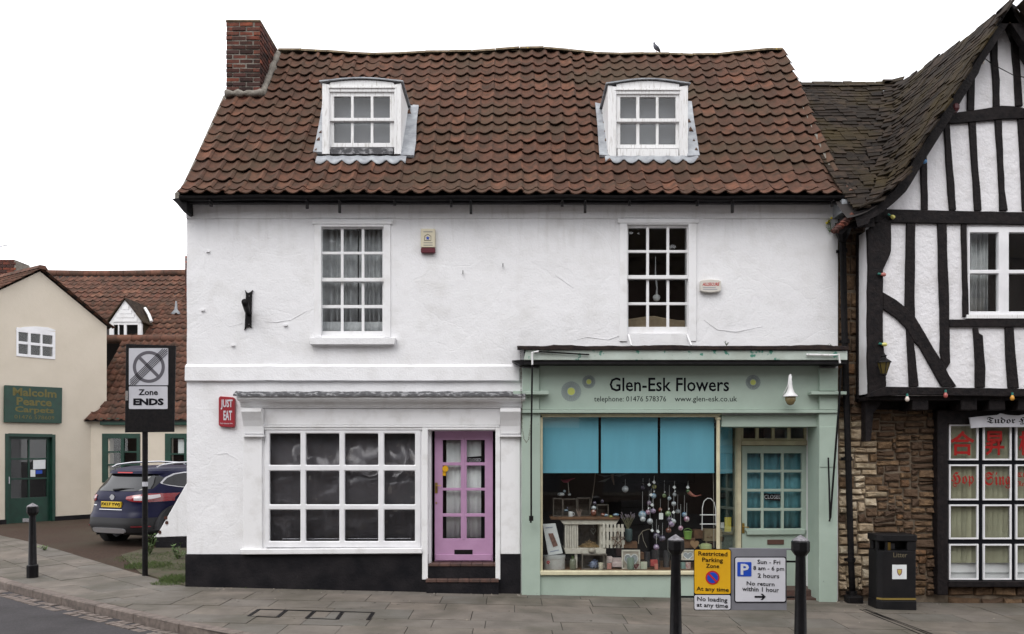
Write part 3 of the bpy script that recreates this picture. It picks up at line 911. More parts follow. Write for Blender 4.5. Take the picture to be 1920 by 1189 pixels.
def brick_at(meshes, name, c, size, parent, face=0):
    """a unit brick scaled to size=(length, depth, height) and turned so it looks along -y (face 0) or +x (face 1)"""
    j = random
    S = Matrix.Diagonal((size[0], size[1], size[2], 1))
    rot = Matrix.Rotation(R(90) * face, 4, 'Z') @ Matrix.Rotation(j.uniform(-.012, .012), 4, 'Y') @ Matrix.Rotation(j.uniform(-.02, .02), 4, 'Z')
    return inst(j.choice(meshes), name, Matrix.Translation(c) @ rot @ S, parent)
zc = 7.62; cr = 0
while zc < CZ1 - .03:
    hh = .076
    # front face
    x = CX0 - (.0 if cr % 2 else .0); first = .11 if cr % 2 else .225
    w = first
    while x < CX1 - .02:
        w2 = min(w, CX1 - x)
        bm_ = brick_me if zc > 8.72 or random.random() < .28 else brick_dk
        if w2 > .04: brick_at(bm_, 'brick', (x + w2 / 2 + random.uniform(-.006, .004), CY0 + .05 + random.uniform(-.012, .012), zc + hh / 2), (w2 - .014, .10, hh - .017), ch)
        x += w; w = .225 if not (cr % 2) or True else .11
    # right-hand face
    y = CY0 + .0; w = .225 if cr % 2 else .11
    y += .0
    yy = CY0
    while yy < CY1 - .03:
        w2 = min(w, CY1 - yy)
        zroof = roof_z(yy + w2 / 2)
        if w2 > .05 and zc + hh > zroof - .05:
            brick_at(brick_me if zc > 8.80 or random.random() < .25 else brick_dk, 'brick', (CX1 - .045 + random.uniform(-.005, .005), yy + w2 / 2, zc + hh / 2), (w2 - .014, .10, hh - .017), ch, face=1)
        yy += w; w = .225
    zc += hh; cr += 1
fl = MB()
def lump(x0, x1, ya, yb, r):
    n = 14
    for i in range(n + 1):
        pass
pts = []
for i in range(15):
    t = i / 14; x = CX0 + (CX1 + .05 - CX0) * t
    pts.append((x, CY0 - .02, roof_z(CY0) + .05 + .02 * noise.noise(Vector((x * 9, 0, 0)))))
fl.tube(pts, [.055 + .045 * noise.noise(Vector((p[0] * 11, 1, 0))) for p in pts], 8)
pts = []
for i in range(15):
    y = CY0 + (CY1 - .1 - CY0) * i / 14
    pts.append((CX1 + .02, y, roof_z(y) + .03 + .02 * noise.noise(Vector((y * 9, 0, 0)))))
fl.tube(pts, [.065 + .05 * noise.noise(Vector((p[1] * 8, 1, 0))) for p in pts], 8)
fl.build('mortar_flaunching', M['mortar'], ch, smooth=True)
MB().box(CX0 - .006, CX1 + .006, CY0 - .006, CY1, CZ1 - .02, CZ1 + .025).build('chimney_cap', M['ridge'], ch, bevel=.015)

# ---- gutter and brackets
gy_ = -.29
gt = MB()
n = 60
for i in range(n + 1):
    x = X(338, gy_) + (X(1618, gy_) - X(338, gy_)) * i / n
    z = Z(371, gy_) + .012 * noise.noise(Vector((x * .5, 0, 0))) - .006 * math.sin(i * .7)
    for k in range(7):
        t = math.pi * k / 6; gt.v.append(Vector((x, gy_ - .06 * math.cos(t) + .0, z - .06 * math.sin(t) + .02)))
    for k in range(6, -1, -1):
        t = math.pi * k / 6; gt.v.append(Vector((x, gy_ - .05 * math.cos(t), z - .05 * math.sin(t) + .02)))
for i in range(n):
    for k in range(14): gt.f.append((i * 14 + k, i * 14 + 14 + k, i * 14 + 14 + (k + 1) % 14, i * 14 + (k + 1) % 14))
gt.f.append(tuple(range(14))); gt.f.append(tuple(range(n * 14, n * 14 + 14))[::-1])
gutter = gt.build('gutter', M['iron'], house)
MB().pprism([(338, 371), (322, 373), (331, 381), (345, 398), (350, 396), (350, 372)], gy_ + .02, .24).build('fascia_end', M['iron'], gutter)
MB().box(HL - .02, HR, -.21, -.12, 5.50, 5.59).build('fascia_board', M['black'], house)
for bx_, ln in ((396, 8), (576, 12), (637, 20), (883, 22), (846, 9), (1054, 8), (1097, 20), (1373, 20), (1307, 7), (1560, 8), (1180, 6), (740, 6)):
    x = X(bx_, gy_); z = Z(374, gy_)
    m_ = MB().tube([(x, gy_ + .07, z + .03), (x, gy_ - .03, z - .055), (x, gy_ - .06, z - .03)], .012)
    m_.box(x - .018, x + .018, gy_ - .02, gy_ + .015, z - .04 - ln * .0075, z - .03)
    m_.build('gutter_bracket', M['iron'], gutter)

# ---- dormers
def dormer(p0, p1, ptop, pbot, side, first):
    yd = .52; arch_h = .05 if side > 0 else .07
    x0, x1 = X(p0, yd), X(p1, yd); zt, zb = Z(ptop + 6, yd), Z(pbot, yd)
    mb = MB()
    # cheeks and curved head as one shell
    yb = 1.62
    seg = 10
    arc = [(x0 + (x1 - x0) * i / seg, zt + arch_h * math.sin(math.pi * i / seg)) for i in range(seg + 1)]
    wi = .15
    ox0, ox1, oz1, oz0 = X(first[0], yd), X(first[1], yd), Z(first[2], yd), Z(first[3], yd)
    # face with the sash opening: jambs, head (arched) and sill board
    mb.prism([(x0, zb), (ox0, zb), (ox0, zt - .02), (x0, zt)], yd, yd + .09)
    mb.prism([(ox1, zb), (x1, zb), (x1, zt), (ox1, zt - .02)], yd, yd + .09)
    mb.prism([(ox0 + .0005, oz1), (ox1 - .0005, oz1)] + [(min(max(a, ox0 + .0005), ox1 - .0005), b - .002) for a, b in arc[::-1]], yd + .004, yd + .088)
    mb.box(x0, x0 + .05, yd + .09, yb, zb, zt - .02)
    mb.box(x1 - .05, x1, yd + .09, yb, zb, zt - .02)
    d = mb.build('dormer', M['white_old'], house, bevel=.004)
    top = MB()
    up = [(a + (-.035 if i == 0 else .035 if i == seg else 0), b + .012) for i, (a, b) in enumerate(arc)]
    top.prism(up + [(a, b + .018) for a, b in up[::-1]], yd - .03, yb + .15)
    top.build('dormer_roof', M['lead'], d)
    # mouldings round the face
    m2 = MB()
    m2.box(ox0 - .03, ox0 - .012, yd - .012, yd + .002, zb, oz1 + .05)
    m2.box(ox1 + .012, ox1 + .03, yd - .012, yd + .002, zb, oz1 + .05)
    m2.box(ox0 - .03, ox1 + .03, yd - .016, yd + .002, oz1 + .052, oz1 + .075)
    m2.build('architrave', M['white_old'], d)
    s = MB().box(ox0, ox1, yd - .015, yd + .1, zb + .0, zb + .10)
    return d, yd, (x0, x1, zt, zb, ox0, ox1, oz1, oz0, yb)
def dorm_sash(d, yd, o, cols, rows):
    mid = (rows[0][1] + rows[1][0]) / 2
    glazed(d, 'upper_sash', (o[0], o[1], o[2], mid + 2), cols, rows[:1], yd + .03, M['white_old'], th=.04)
    glazed(d, 'lower_sash', (o[0], o[1], mid - 2, o[3]), cols, rows[1:], yd + .015 + .055, M['white_old'], th=.035)
    MB().box(X(o[0], yd), X(o[1], yd), yd + .2, yd + .21, Z(o[3], yd), Z(o[2], yd)).build('grey_backing', M['grey_room'], d)  # plain grey sheet set behind the dormer panes
d1, yd, q = dormer(604, 752, 150, 289, 1, (618, 739, 172, 276))
dorm_sash(d1, yd, (618, 739, 172, 276), ((626, 658), (663, 695), (700, 731)), ((181, 221), (229, 268)))
MB().pbox(620, 737, 277, 289, yd + .01, .08).build('sill', M['lead_dark'], d1)
d2, yd, q2 = dormer(1140, 1290, 154, 294, -1, (1156, 1274, 176, 278))
dorm_sash(d2, yd, (1156, 1274, 176, 278), ((1163, 1193), (1199, 1230), (1235, 1267)), ((182, 222), (231, 271)))
MB().pbox(1158, 1272, 279, 293, yd + .006, .08).build('sill', M['white_old'], d2)
def flashing(parent, pts, h=.07, name='lead_flashing'):
    """a lead sheet dressed over the tiles; pts are pixels, found on the slope"""
    vs = []
    for a, b in pts:
        y = .5
        for _ in range(30):
            z = EYE + (CY - b) * (CAMD + y) / FPX
            y += (z - roof_z(y) - h) / 1.2 * .5
        vs.append((X(a, y), y, roof_z(y) + h))
    n = len(vs)
    mb = MB().add(vs + [(v[0], v[1] + .02, v[2] - .03) for v in vs], [tuple(range(n)), tuple(range(2 * n - 1, n - 1, -1))] + [(i, i + n, (i + 1) % n + n, (i + 1) % n) for i in range(n)])
    return mb.build(name, M['lead'], parent)
flashing(d1, [(751, 290), (776, 291), (780, 265), (781, 230), (785, 197), (770, 196), (760, 202), (752, 198)])
flashing(d1, [(604, 285), (587, 284), (592, 262), (600, 222), (604, 196)], .08)
flashing(d2, [(1141, 291), (1124, 290), (1122, 262), (1120, 230), (1116, 192), (1124, 194), (1133, 192), (1141, 190)])
flashing(d2, [(1289, 292), (1312, 291), (1307, 258), (1301, 222), (1297, 190), (1289, 189)], .08)
def apron(parent, p0, p1, py0, py1):
    mb = MB(); n = 48
    yd = .5; x0, x1 = X(p0, yd), X(p1, yd)
    ya, yb2 = .50, .50 - (py1 - py0) * .0068
    for i in range(n + 1):
        x = x0 + (x1 - x0) * i / n
        u = ((x - (HL - .035)) / TW) % 1.0
        w = tile_prof(u, TW, .02)
        for (y, hh) in ((ya, .06), ((ya + yb2) / 2, .072), (yb2 - .02 * (w / .03) * -1, .06)):
            mb.v.append(Vector((x, y, roof_z(y) + hh + w * (1 if y < ya - .01 else .3))))
        mb.v.append(mb.v[-1] + Vector((0, .005, -.012)))
    for i in range(n):
        for k in range(3): mb.f.append((i * 4 + k, i * 4 + k + 1, i * 4 + k + 5, i * 4 + k + 4))
    mb.build('lead_apron', M['lead'], parent, smooth=True)
apron(d1, 594, 762, 289, 303)
apron(d2, 1134, 1308, 294, 306)

# ---- first-floor sash windows
def sash_window(o, cols, rows, label=None):
    mid = (rows[1][1] + rows[2][0]) / 2
    lo = glazed(house, 'window', (o[0], o[1], mid - 3, o[3]), cols, rows[2:], .075, M['white'], th=.04, gm=M['glass_old'], label=label)
    hi = glazed(lo, 'upper_sash', (o[0], o[1], o[2], mid + 3), cols, rows[:2], .03, M['white'], th=.04)
    return lo
def sash_window(o, cols, rows, y1=.03):
    mid = (rows[1][1] + rows[2][0]) / 2
    hs = [(X(a, y1), X(b, y1), Z(d, y1), Z(c, y1)) for (a, b) in cols for (c, d) in rows[:2]]
    f = grid_holes(MB(), X(o[0], y1), X(o[1], y1), Z(mid + 3, y1), Z(o[2], y1), y1, .04, hs)
    y2 = y1 + .045
    hs2 = [(X(a, y2), X(b, y2), Z(d, y2), Z(c, y2)) for (a, b) in cols for (c, d) in rows[2:]]
    grid_holes(f, X(o[0], y2), X(o[1], y2), Z(o[3], y2), Z(mid - 3, y2), y2, .04, hs2)
    w = f.build('window', M['white'], house, bevel=.004)
    for h, yy in [(h, y1) for h in hs] + [(h, y2) for h in hs2]:
        MB().box(h[0] - .004, h[1] + .004, yy + .02, yy + .024, h[2] - .004, h[3] + .004).build('pane', M['glass_old'], w).rotation_euler = (random.uniform(-.01, .01), 0, random.uniform(-.012, .012))
    return w
def architrave(parent, o, inn, y=-.02, head=None):
    m_ = MB()
    m_.pprism([(o[0], o[2]), (inn[0], o[2]), (inn[0], o[3]), (o[0], o[3])], y, .02 + .03)
    m_.pprism([(inn[1], o[2]), (o[1], o[2]), (o[1], o[3]), (inn[1], o[3])], y, .02 + .03)
    m_.pprism([(inn[0] + .1, o[2]), (inn[1] - .1, o[2]), (inn[1] - .1, inn[2]), (inn[0] + .1, inn[2])], y + .002, .02 + .028)
    m_.pprism([(o[0] - 4, o[2] - 8), (o[1] + 4, o[2] - 8), (o[1] + 4, o[2]), (o[0] - 4, o[2])], y - .012, .012 + .019)
    return m_.build('architrave', M['white'], parent, bevel=.004)
w1 = sash_window((600, 721, 420, 629), ((604, 639), (644, 678), (683, 717)), ((429, 472), (477, 521), (529, 572), (578, 621)))
architrave(w1, (589, 732, 420, 632), (602, 719, 425, 632))
MB().pprism([(578, 633), (742, 633), (739, 646), (581, 646)], -.10, .125).build('sill', M['plaster'], w1, bevel=.006)
w2 = sash_window((1173, 1294, 418, 626), ((1178, 1212), (1217, 1250), (1255, 1288)), ((427, 469), (474, 516), (524, 567), (572, 613)))
architrave(w2, (1162, 1306, 418, 640), (1176, 1291, 421, 640))
MB().pbox(1177, 1290, 626, 641, .0, .12).build('sill', M['white'], w2)
for a, b in ((1178, 1184), (1288, 1296)):
    MB().tube([P(a, 627, -.03), P(b, 648, -.12)], .016, 4).build('strut', M['white'], w2)
c = wavy_sheet(X(600), X(666), Z(628), Z(422), .20, .022, .085, seed=1)
c.build('curtain', M['net'], w1, smooth=True)
wavy_sheet(X(668), X(722), Z(628), Z(422), .21, .02, .075, seed=2.4).build('curtain', M['net'], w1, smooth=True)
wavy_sheet(X(600), X(722), Z(628), Z(600), .165, .008, .06, seed=4).build('cafe_curtain', M['net'], w1, smooth=True)
# ---- left shopfront
sf = MB()
ys = -.06
shop1 = MB().pbox(492, 938, 766, 797, -.03, .031).build('shopfront', M['white'], house, bevel=.004)
MB().pbox(456, 491, 765, 1039, -.035, .036).build('pilaster', M['white'], shop1, bevel=.005)
MB().pbox(938.5, 975, 765, 1039, -.035, .036).build('pilaster', M['white'], shop1, bevel=.005)
shop1['label'] = 'white painted shopfront with twelve-pane window'
# cornice profile
def cornice(p0, p1, ptop, pbot, yproj, m, parent, name='cornice'):
    x0, x1 = X(p0, -yproj), X(p1, -yproj)
    zt, zb = Z(ptop, -yproj), Z(pbot, -.05)
    h = zt - zb
    pr = [(0.0, zb), (-.05, zb), (-.05, zb + h * .12), (-yproj * .35, zb + h * .2), (-yproj * .42, zb + h * .5), (-yproj * .8, zb + h * .62), (-yproj, zb + h * .72), (-yproj, zt - .01), (0, zt)]
    n = len(pr); mb = MB()
    mb.v = [Vector((x0, a, b)) for a, b in pr] + [Vector((x1, a, b)) for a, b in pr]
    mb.f = [tuple(range(n)), tuple(range(2 * n - 1, n - 1, -1))] + [(i, i + n, (i + 1) % n + n, (i + 1) % n) for i in range(n)]
    return mb.build(name, m, parent)
cornice(444, 985, 742, 765, .22, M['white'], shop1)
ld = MB(); n = 60
for i in range(n + 1):
    x = X(437, -.25) + (X(985, -.25) - X(437, -.25)) * i / n
    w = .008 * noise.noise(Vector((x * 7, 0, 9)))
    zt = Z(735, -.02); zf = Z(741, -.25)
    ld.v += [Vector((x, .0, zt + w)), Vector((x, -.13, (zt + zf) / 2 + .03 + w * 1.5)), Vector((x, -.25, zf + .012 + w)), Vector((x, -.255, zf - .016 + w))]
for i in range(n):
    for k in range(3): ld.f.append((i * 4 + k + 1, i * 4 + k, i * 4 + 4 + k, i * 4 + 5 + k))
ld.build('lead_capping', M['lead_dark'], shop1)
MB().pbox(493, 937, 797.5, 801.5, -.045, .046).build('moulding', M['white'], shop1, bevel=.006)
MB().pbox(493, 800, 801.5, 806, -.03, .031).build('moulding', M['white'], shop1, bevel=.004)
for a, b in ((455, 492), (938, 976)):
    # scroll corbel: curved in profile
    x0, x1 = X(a, -.12), X(b, -.12)
    zt, zb = Z(766, -.1), Z(815, -.06)
    pr = [(-.035, zb), (-.07, zb + .02), (-.075, zb + .06), (-.085, zb + .12), (-.12, zb + .2), (-.165, zb + .28), (-.19, zt - .05), (-.19, zt), (-.035, zt)]
    n = len(pr); m_ = MB(); m_.v = [Vector((x0, p[0], p[1])) for p in pr] + [Vector((x1, p[0], p[1])) for p in pr]
    m_.f = [tuple(range(n)), tuple(range(2 * n - 1, n - 1, -1))] + [(i, i + n, (i + 1) % n + n, (i + 1) % n) for i in range(n)]
    m_.box(x0 - .01, x1 + .01, -.095, -.035, zb - .03, zb - .001)
    m_.build('corbel', M['white'], shop1)
w3 = glazed(house, 'window', (496, 789, 805, 1027), ((505, 563), (573, 636), (646, 709), (720, 778)), ((813, 872), (883, 946), (956, 1015)), -.018, M['upvc'], th=.07, gm=M['glass_warp'], bevel=.012)
MB().pprism([(449, 1030), (791, 1028), (791, 1038), (452, 1040)], -.09, .11).build('sill', M['white'], w3, bevel=.008)
# dim room beyond, with a shelf rail in the foot of the window
wavy_sheet(X(499), X(789), Z(1029), Z(807), .14, .012, .9, n=40, seed=2).build('film', M['acrylic'], w3, smooth=True)
MB().box(X(500), X(800), .9, .93, .0, 2.3).build('screen', M['room'], w3)
MB().tube([P(530, 1011, .09), P(770, 1010, .09)], .008).build('rail', M['chrome'], w3)
# door case
dc = MB().pbox(791.5, 802, 802, 1087, -.045, .13)
dc.pbox(929, 938, 802, 1087, -.045, .13)
dc.pbox(802.2, 928.8, 802, 806, -.043, .12)
dcase = dc.build('door_case', M['white'], house, bevel=.005)
rv = MB().box(X(802) + .001, X(803) + .03, .086, .33, Z(1062), Z(806)).box(X(930) - .01, X(930) + .012, .086, .33, Z(1062), Z(806)).box(X(803), X(930), .09, .33, Z(806) - .012, Z(804))
rv.build('door_reveal', M['white'], dcase)
yd_ = .20
door = glazed(house, 'door', (815, 924, 806, 1053), ((830, 864), (875, 909)), ((825, 867), (873, 915), (920, 963), (969, 1010)), yd_, M['lilac'], th=.045, label='lilac painted shop door with eight panes')
# twin muntin in the middle and raised rails
m_ = MB().pbox(867.5, 871.5, 822, 1012, yd_ - .008, .01)
m_.pbox(817, 922, 1040, 1051, yd_ - .025, .027)
m_.build('door_moulding', M['lilac'], door, bevel=.004)
MB().pbox(852, 886, 1031, 1042, yd_ - .008, .01).build('letterbox', M['brass'] if False else M['iron'], door, bevel=.002)
hnd = MB().pbox(815.5, 820.5, 905, 925, yd_ - .006, .008); hnd.tube([P(818, 911, yd_ - .006), P(818, 911, yd_ - .05), P(827, 911, yd_ - .05)], .008)
hnd.build('handle', M['brass'], door)
MB().cyl(P(818, 943, yd_ - .008), P(818, 943, yd_), .014).build('keyhole', M['brass'], door)
MB().cyl(P(835, 879, yd_ - .02), P(835, 879, yd_ + .03), .045, 14).box(X(830, yd_), X(836, yd_), yd_ - .004, yd_ + .003, Z(892, yd_), Z(884, yd_)).build('bell', M['yellow'], door)
for (a, b) in ((834, 864), (875, 901)):
    mm = wavy_sheet(X(a + (3 if a < 870 else -1), .3), X(b + (2 if a < 870 else 1), .3), Z(1011, .3), Z(824, .3), .30, .006, .11, n=24, seed=a)
    mm.build('door_curtain', M['paper'], door, smooth=True)
sg = thing('closed_sign', P(889, 868, yd_ + .05), 'small tilted black CLOSED sign behind the lilac door glass', 'sign')
MB().pprism([(876, 857), (903, 855), (904, 867), (877, 869)], yd_ + .05, .006).build('board', M['ink'], sg)
ptext('CLOSED', 878, 902, 859.5, 865.5, yd_ + .05, M['sign_white'], sg)
# steps
MB().box(X(803), X(930), -.02, .33, -.5, Z(1062, -.02)).build('door_step', M['plinth'], house)
x = X(804); k = 0
while x < X(929):
    w = .155; MB().box(x, min(x + w - .004, X(930)), -.035, .20, Z(1062, -.02) + .001, Z(1057, -.02)).build('step_tile', M['quarry'], dcase, bevel=.004); x += w
MB().box(X(801), X(935), -.12, -.029, -.5, Z(1092, -.12)).build('door_step', M['plinth'], house)
x = X(800)
while x < X(934):
    w = .155; MB().box(x, min(x + w - .004, X(935)), -.135, -.03, Z(1092, -.12) + .001, Z(1086, -.12)).build('step_tile', M['quarry'], dcase, bevel=.004); x += w

# ================================================================ GREEN SHOPFRONT
green = MB()
# pilasters: left flat, right deep
green.pbox(978, 1013, 775, 1118, -.10, .105)
shop2 = green.build('shopfront', M['sage'], house, bevel=.004)
shop2['label'] = 'sage green shopfront with blue blinds and recessed door'
rp = MB().pbox(1536, 1570, 775, 1131, -.12, .46)
rp.pbox(1537, 1569, 800, 876, -.13, .012)
rp.build('pilaster', M['sage'], shop2, bevel=.004)
lp = MB().pbox(979.5, 1011, 690, 733, -.13, .13).pbox(979.5, 1011, 741, 768, -.13, .13)
lp.build('pilaster_head', M['sage'], shop2, bevel=.004)
rp2 = MB().pbox(1537, 1571, 690, 733, -.14, .14).pbox(1537, 1571, 741, 768, -.14, .14)
rp2.build('pilaster_head', M['sage'], shop2, bevel=.004)
MB().pbox(962, 1029, 733, 740, -.23, .231).build('capital', M['sage'], shop2, bevel=.006)
MB().pbox(1521, 1588, 734, 740, -.23, .231).build('capital', M['sage'], shop2, bevel=.006)
MB().pbox(978, 1571, 768.5, 774.5, -.15, .151).build('lintel_moulding', M['sage'], shop2, bevel=.005)
# sign fascia between the heads
fas = MB().pbox(1011.5, 1536.5, 682, 768, -.09, .091).build('fascia', M['sage'], shop2)
yf = -.09
# canopy box: blind board, its edges and roof
cb = MB().pprism([(986, 655), (1589, 658), (1589, 675), (982, 675)], -.42, .03)
cb.build('canopy_board', M['sage_pale'], shop2, bevel=.004)
MB().box(X(983, -.4), X(1588, -.4), -.388, -.001, Z(682, -.39), Z(675, -.39) - .002).build('canopy_shadow_soffit', M['black'], shop2)  # black underside puts the shadow band below the board into colour
MB().pprism([(960, 676), (1000, 673), (1000, 681), (975, 684)], -.30, .29).build('canopy_end', M['black'], shop2)
ct = MB(); n = 70
for i in range(n + 1):
    x = X(970, -.45) + (X(1591, -.45) - X(970, -.45)) * i / n
    w = .012 * noise.noise(Vector((x * 6, 0, 2))) + (.012 if noise.noise(Vector((x * 2, 5, 2))) > .1 else 0)
    zf = Z(655.5, -.45)
    ct.v += [Vector((x, -.001, zf + .11 + w)), Vector((x, -.45, zf + .045 + w)), Vector((x, -.455, zf)), Vector((x, -.42, zf - .002))]
for i in range(n):
    for k in range(3): ct.f.append((i * 4 + k + 1, i * 4 + k, i * 4 + 4 + k, i * 4 + 5 + k))
ct.f += [(0, 1, 2, 3), (n * 4 + 3, n * 4 + 2, n * 4 + 1, n * 4)]
ct.build('canopy_roof', M['bitumen'], shop2)
MB().box(X(983, -.4), X(1588, -.4), -.39, -.001, Z(655, -.39), Z(675, -.39)).build('canopy_box', M['black'], shop2)
# lettering and daisies
ptext('Glen-Esk Flowers', 1143, 1367, 708, 734, yf, M['ink'], shop2, bold=.012)
ptext('telephone: 01476 578376', 1114, 1249, 743, 756, yf, M['ink'], shop2)
ptext('www.glen-esk.co.uk', 1265, 1382, 743, 756, yf, M['ink'], shop2)
def daisy(pxc, pyc, r, n):
    c = P(pxc, pyc, yf); rw = r * 12 / FPX
    mb = MB()
    for k in range(n):
        a = 2 * math.pi * k / n
        pts = []
        for t, w in ((.42, .0), (.7, .055), (.92, .07), (1.0, .0), (.92, -.07), (.7, -.055), (.42, .0)):
            pts.append(c + Vector((math.cos(a) * t * rw - math.sin(a) * w * rw, -.002, math.sin(a) * t * rw + math.cos(a) * w * rw)))
        mb.tube(pts, .0019, 3)
    MB().cyl(c + Vector((0, -.001, 0)), c, rw * .97, 26).build('daisy_disc', mat_disc, shop2)
    tag(mb.build('daisy_petals', mat_petal, shop2), kind='stuff')
    MB().cyl(c + Vector((0, -.003, 0)), c, rw * .36, 20).build('daisy_centre', mat_daisy, shop2)
mat_disc = mat('daisy pale fill', (0.30, 0.36, 0.34), rough=0.5)
mat_petal = mat('daisy petal outline', (0.06, 0.08, 0.09), rough=0.5)
mat_daisy = mat('daisy yellow', (0.45, 0.50, 0.12), rough=0.5)
daisy(1071, 734, 19, 26); daisy(1104, 716, 12.5, 24); daisy(1412, 717, 14, 28)
# window frame in cream
fr = MB().pprism([(1013, 776), (1352, 776), (1347, 782), (1018, 782)], -.06, .08)
fr.pbox(1013, 1017.5, 782, 1071, -.055, .07)
w4 = fr.build('window', M['cream'], house, bevel=.004)
MB().cyl(P(1346.5, 1072, -.03), P(1346.5, 782, -.03), .027, 12).lathe(P(1346.5, 788, -.03), [(.028, 0), (.04, .01), (.045, .03), (.03, .045)], 12).build('corner_post', M['cream'], w4)
MB().pprism([(1012, 1071), (1394, 1072), (1394, 1078), (1013, 1079)], -.10, .14).build('sill', M['cream'], w4, bevel=.008)
YG = -.03
MB().box(X(1017.5, YG), X(1345, YG), YG, YG + .006, Z(1071, YG), Z(782, YG)).build('pane', M['glass'], w4)
# splayed return with its own glass
A_ = Vector((X(1348, -.03), -.03)); B_ = Vector((X(1384, .55), .55))
def splay(t0, t1, off, th, z0, z1, mb=None):
    d = (B_ - A_); n_ = Vector((-d[1], d[0])).normalized()
    a = A_ + d * t0 + n_ * off; b = A_ + d * t1 + n_ * off
    mb = mb or MB()
    return mb.prismz([tuple(a), tuple(b), tuple(b + n_ * th), tuple(a + n_ * th)], z0, z1)
zs0, zs1 = Z(1072, -.03), Z(779, -.03)
splay(.03, .97, 0, .006, zs0, zs1).build('pane', M['glass'], w4)
splay(.0, 1.0, -.02, .04, zs1, zs1 + .06).build('head_rail', M['cream'], w4)
splay(.0, 1.0, -.02, .05, zs0 - .06, zs0).build('sill_rail', M['cream'], w4)
splay(.0, .97, -.01, .05, -.4, zs0 - .062).build('stall_riser', M['sage'], shop2)
MB().pbox(1012.5, 1352, 1079, 1122, -.055, .30).build('stall_riser', M['sage'], shop2, bevel=.005)
# three blue blinds behind the glass and one on the return
for a, b in ((1018, 1122), (1127, 1233), (1238, 1339)):
    q = MB().box(X(a, .06), X(b, .06), .06, .064, Z(885, .06), Z(779, .06)); q.box(X(a, .06), X(b, .06), .052, .072, Z(887, .06), Z(884, .06))
    q.build('blind', M['blind'], w4)
splay(.12, .93, .07, .004, Z(888, .3), zs1).build('blind', M['blind'], w4)
# interior of the display
FZ = Z(1070, .0)
MB().box(X(1014), 2.9, -.025, 1.15, FZ - .05, FZ - .005).build('display_shelf', M['wood_brown'], shop2)
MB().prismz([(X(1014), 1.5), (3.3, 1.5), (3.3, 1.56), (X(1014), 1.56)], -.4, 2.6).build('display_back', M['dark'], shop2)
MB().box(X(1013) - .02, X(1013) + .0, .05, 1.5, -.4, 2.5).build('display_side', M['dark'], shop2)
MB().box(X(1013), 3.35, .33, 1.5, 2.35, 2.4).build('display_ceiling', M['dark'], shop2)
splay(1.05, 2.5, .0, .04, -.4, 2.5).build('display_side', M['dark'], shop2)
# door lobby
YD = .58
MB().box(X(1352), X(1536), -.03, YD - .02, Z(800), Z(779)).build('lobby_ceiling', M['sage'], shop2)
dj = MB().pbox(1378, 1390, 782, 1118, YD - .04, .12)
dj.pbox(1516, 1523, 782, 1118, YD - .04, .12)
dj.pbox(1390.2, 1515.8, 826, 835, YD - .035, .1)
dj.pbox(1390.2, 1515.8, 782, 788, YD - .035, .1)
case2 = dj.build('door_case', M['cream'], house, bevel=.005)
glazed(case2, 'transom_light', (1390, 1516, 788, 826), ((1394, 1417), (1423, 1447), (1453, 1477), (1483, 1508)), ((793, 822),), YD, M['cream'], th=.05, gm=M['glass_old'])
MB().box(X(1523, YD), X(1537, YD) + .05, YD - .02, YD + .1, -.4, 2.5).build('lobby_wall', M['sage'], shop2)
door2 = glazed(house, 'door', (1391, 1515, 836, 1100), ((1401, 1427), (1432, 1465), (1470, 1503)), ((850, 881), (886, 917), (922, 953), (958, 991)), YD, M['sage'], th=.05, label='sage green shop door with twelve panes')
m_ = MB().pprism([(1398, 994), (1512, 993), (1510, 997), (1509, 1002), (1401, 1003), (1400, 998)], YD - .045, .05)
m_.build('weather_bar', M['sage'], door2, bevel=.004)
MB().pbox(1439, 1470, 1012, 1021, YD - .012, .014).build('letterbox', mat('bronze letterbox', (0.10, 0.05, 0.04), rough=.4), door2, bevel=.002)
q = MB().pbox(1391.5, 1396, 981, 1000, YD - .008, .01); q.tube([P(1394, 988, YD - .01), P(1394, 988, YD - .055), P(1404, 989, YD - .055)], .008); q.build('handle', M['brass'], door2)
wavy_sheet(X(1398, .7), X(1506, .7), Z(995, .7), Z(845, .7), .70, .012, .12, n=40, seed=3).build('door_curtain', M['blind_door'], door2, smooth=True)
sg = thing('closed_sign', P(1450, 937, .665), 'black CLOSED sign hanging askew behind the green shop door glass', 'sign')
MB().pprism([(1432, 925), (1468, 927), (1467, 940), (1434, 937)], .655, .006).build('board', M['ink'], sg)
ptext('CLOSED', 1433, 1466, 928, 935.5, .655, M['sign_white'], sg)
MB().prismz([(X(1391, YD) - .1, .2), (X(1523, YD), .2), (X(1523, YD), YD + .15), (X(1391, YD) - .1, YD + .15)], -.5, Z(1104, .3)).build('door_step', M['quarry'], shop2, bevel=.008)
MB().prismz([(X(1352), .0), (X(1536), .0), (X(1536), YD + .15), (X(1352), YD + .15)], -.5, G(3.7, 0) + .012).build('lobby_floor', M['quarry'], shop2)

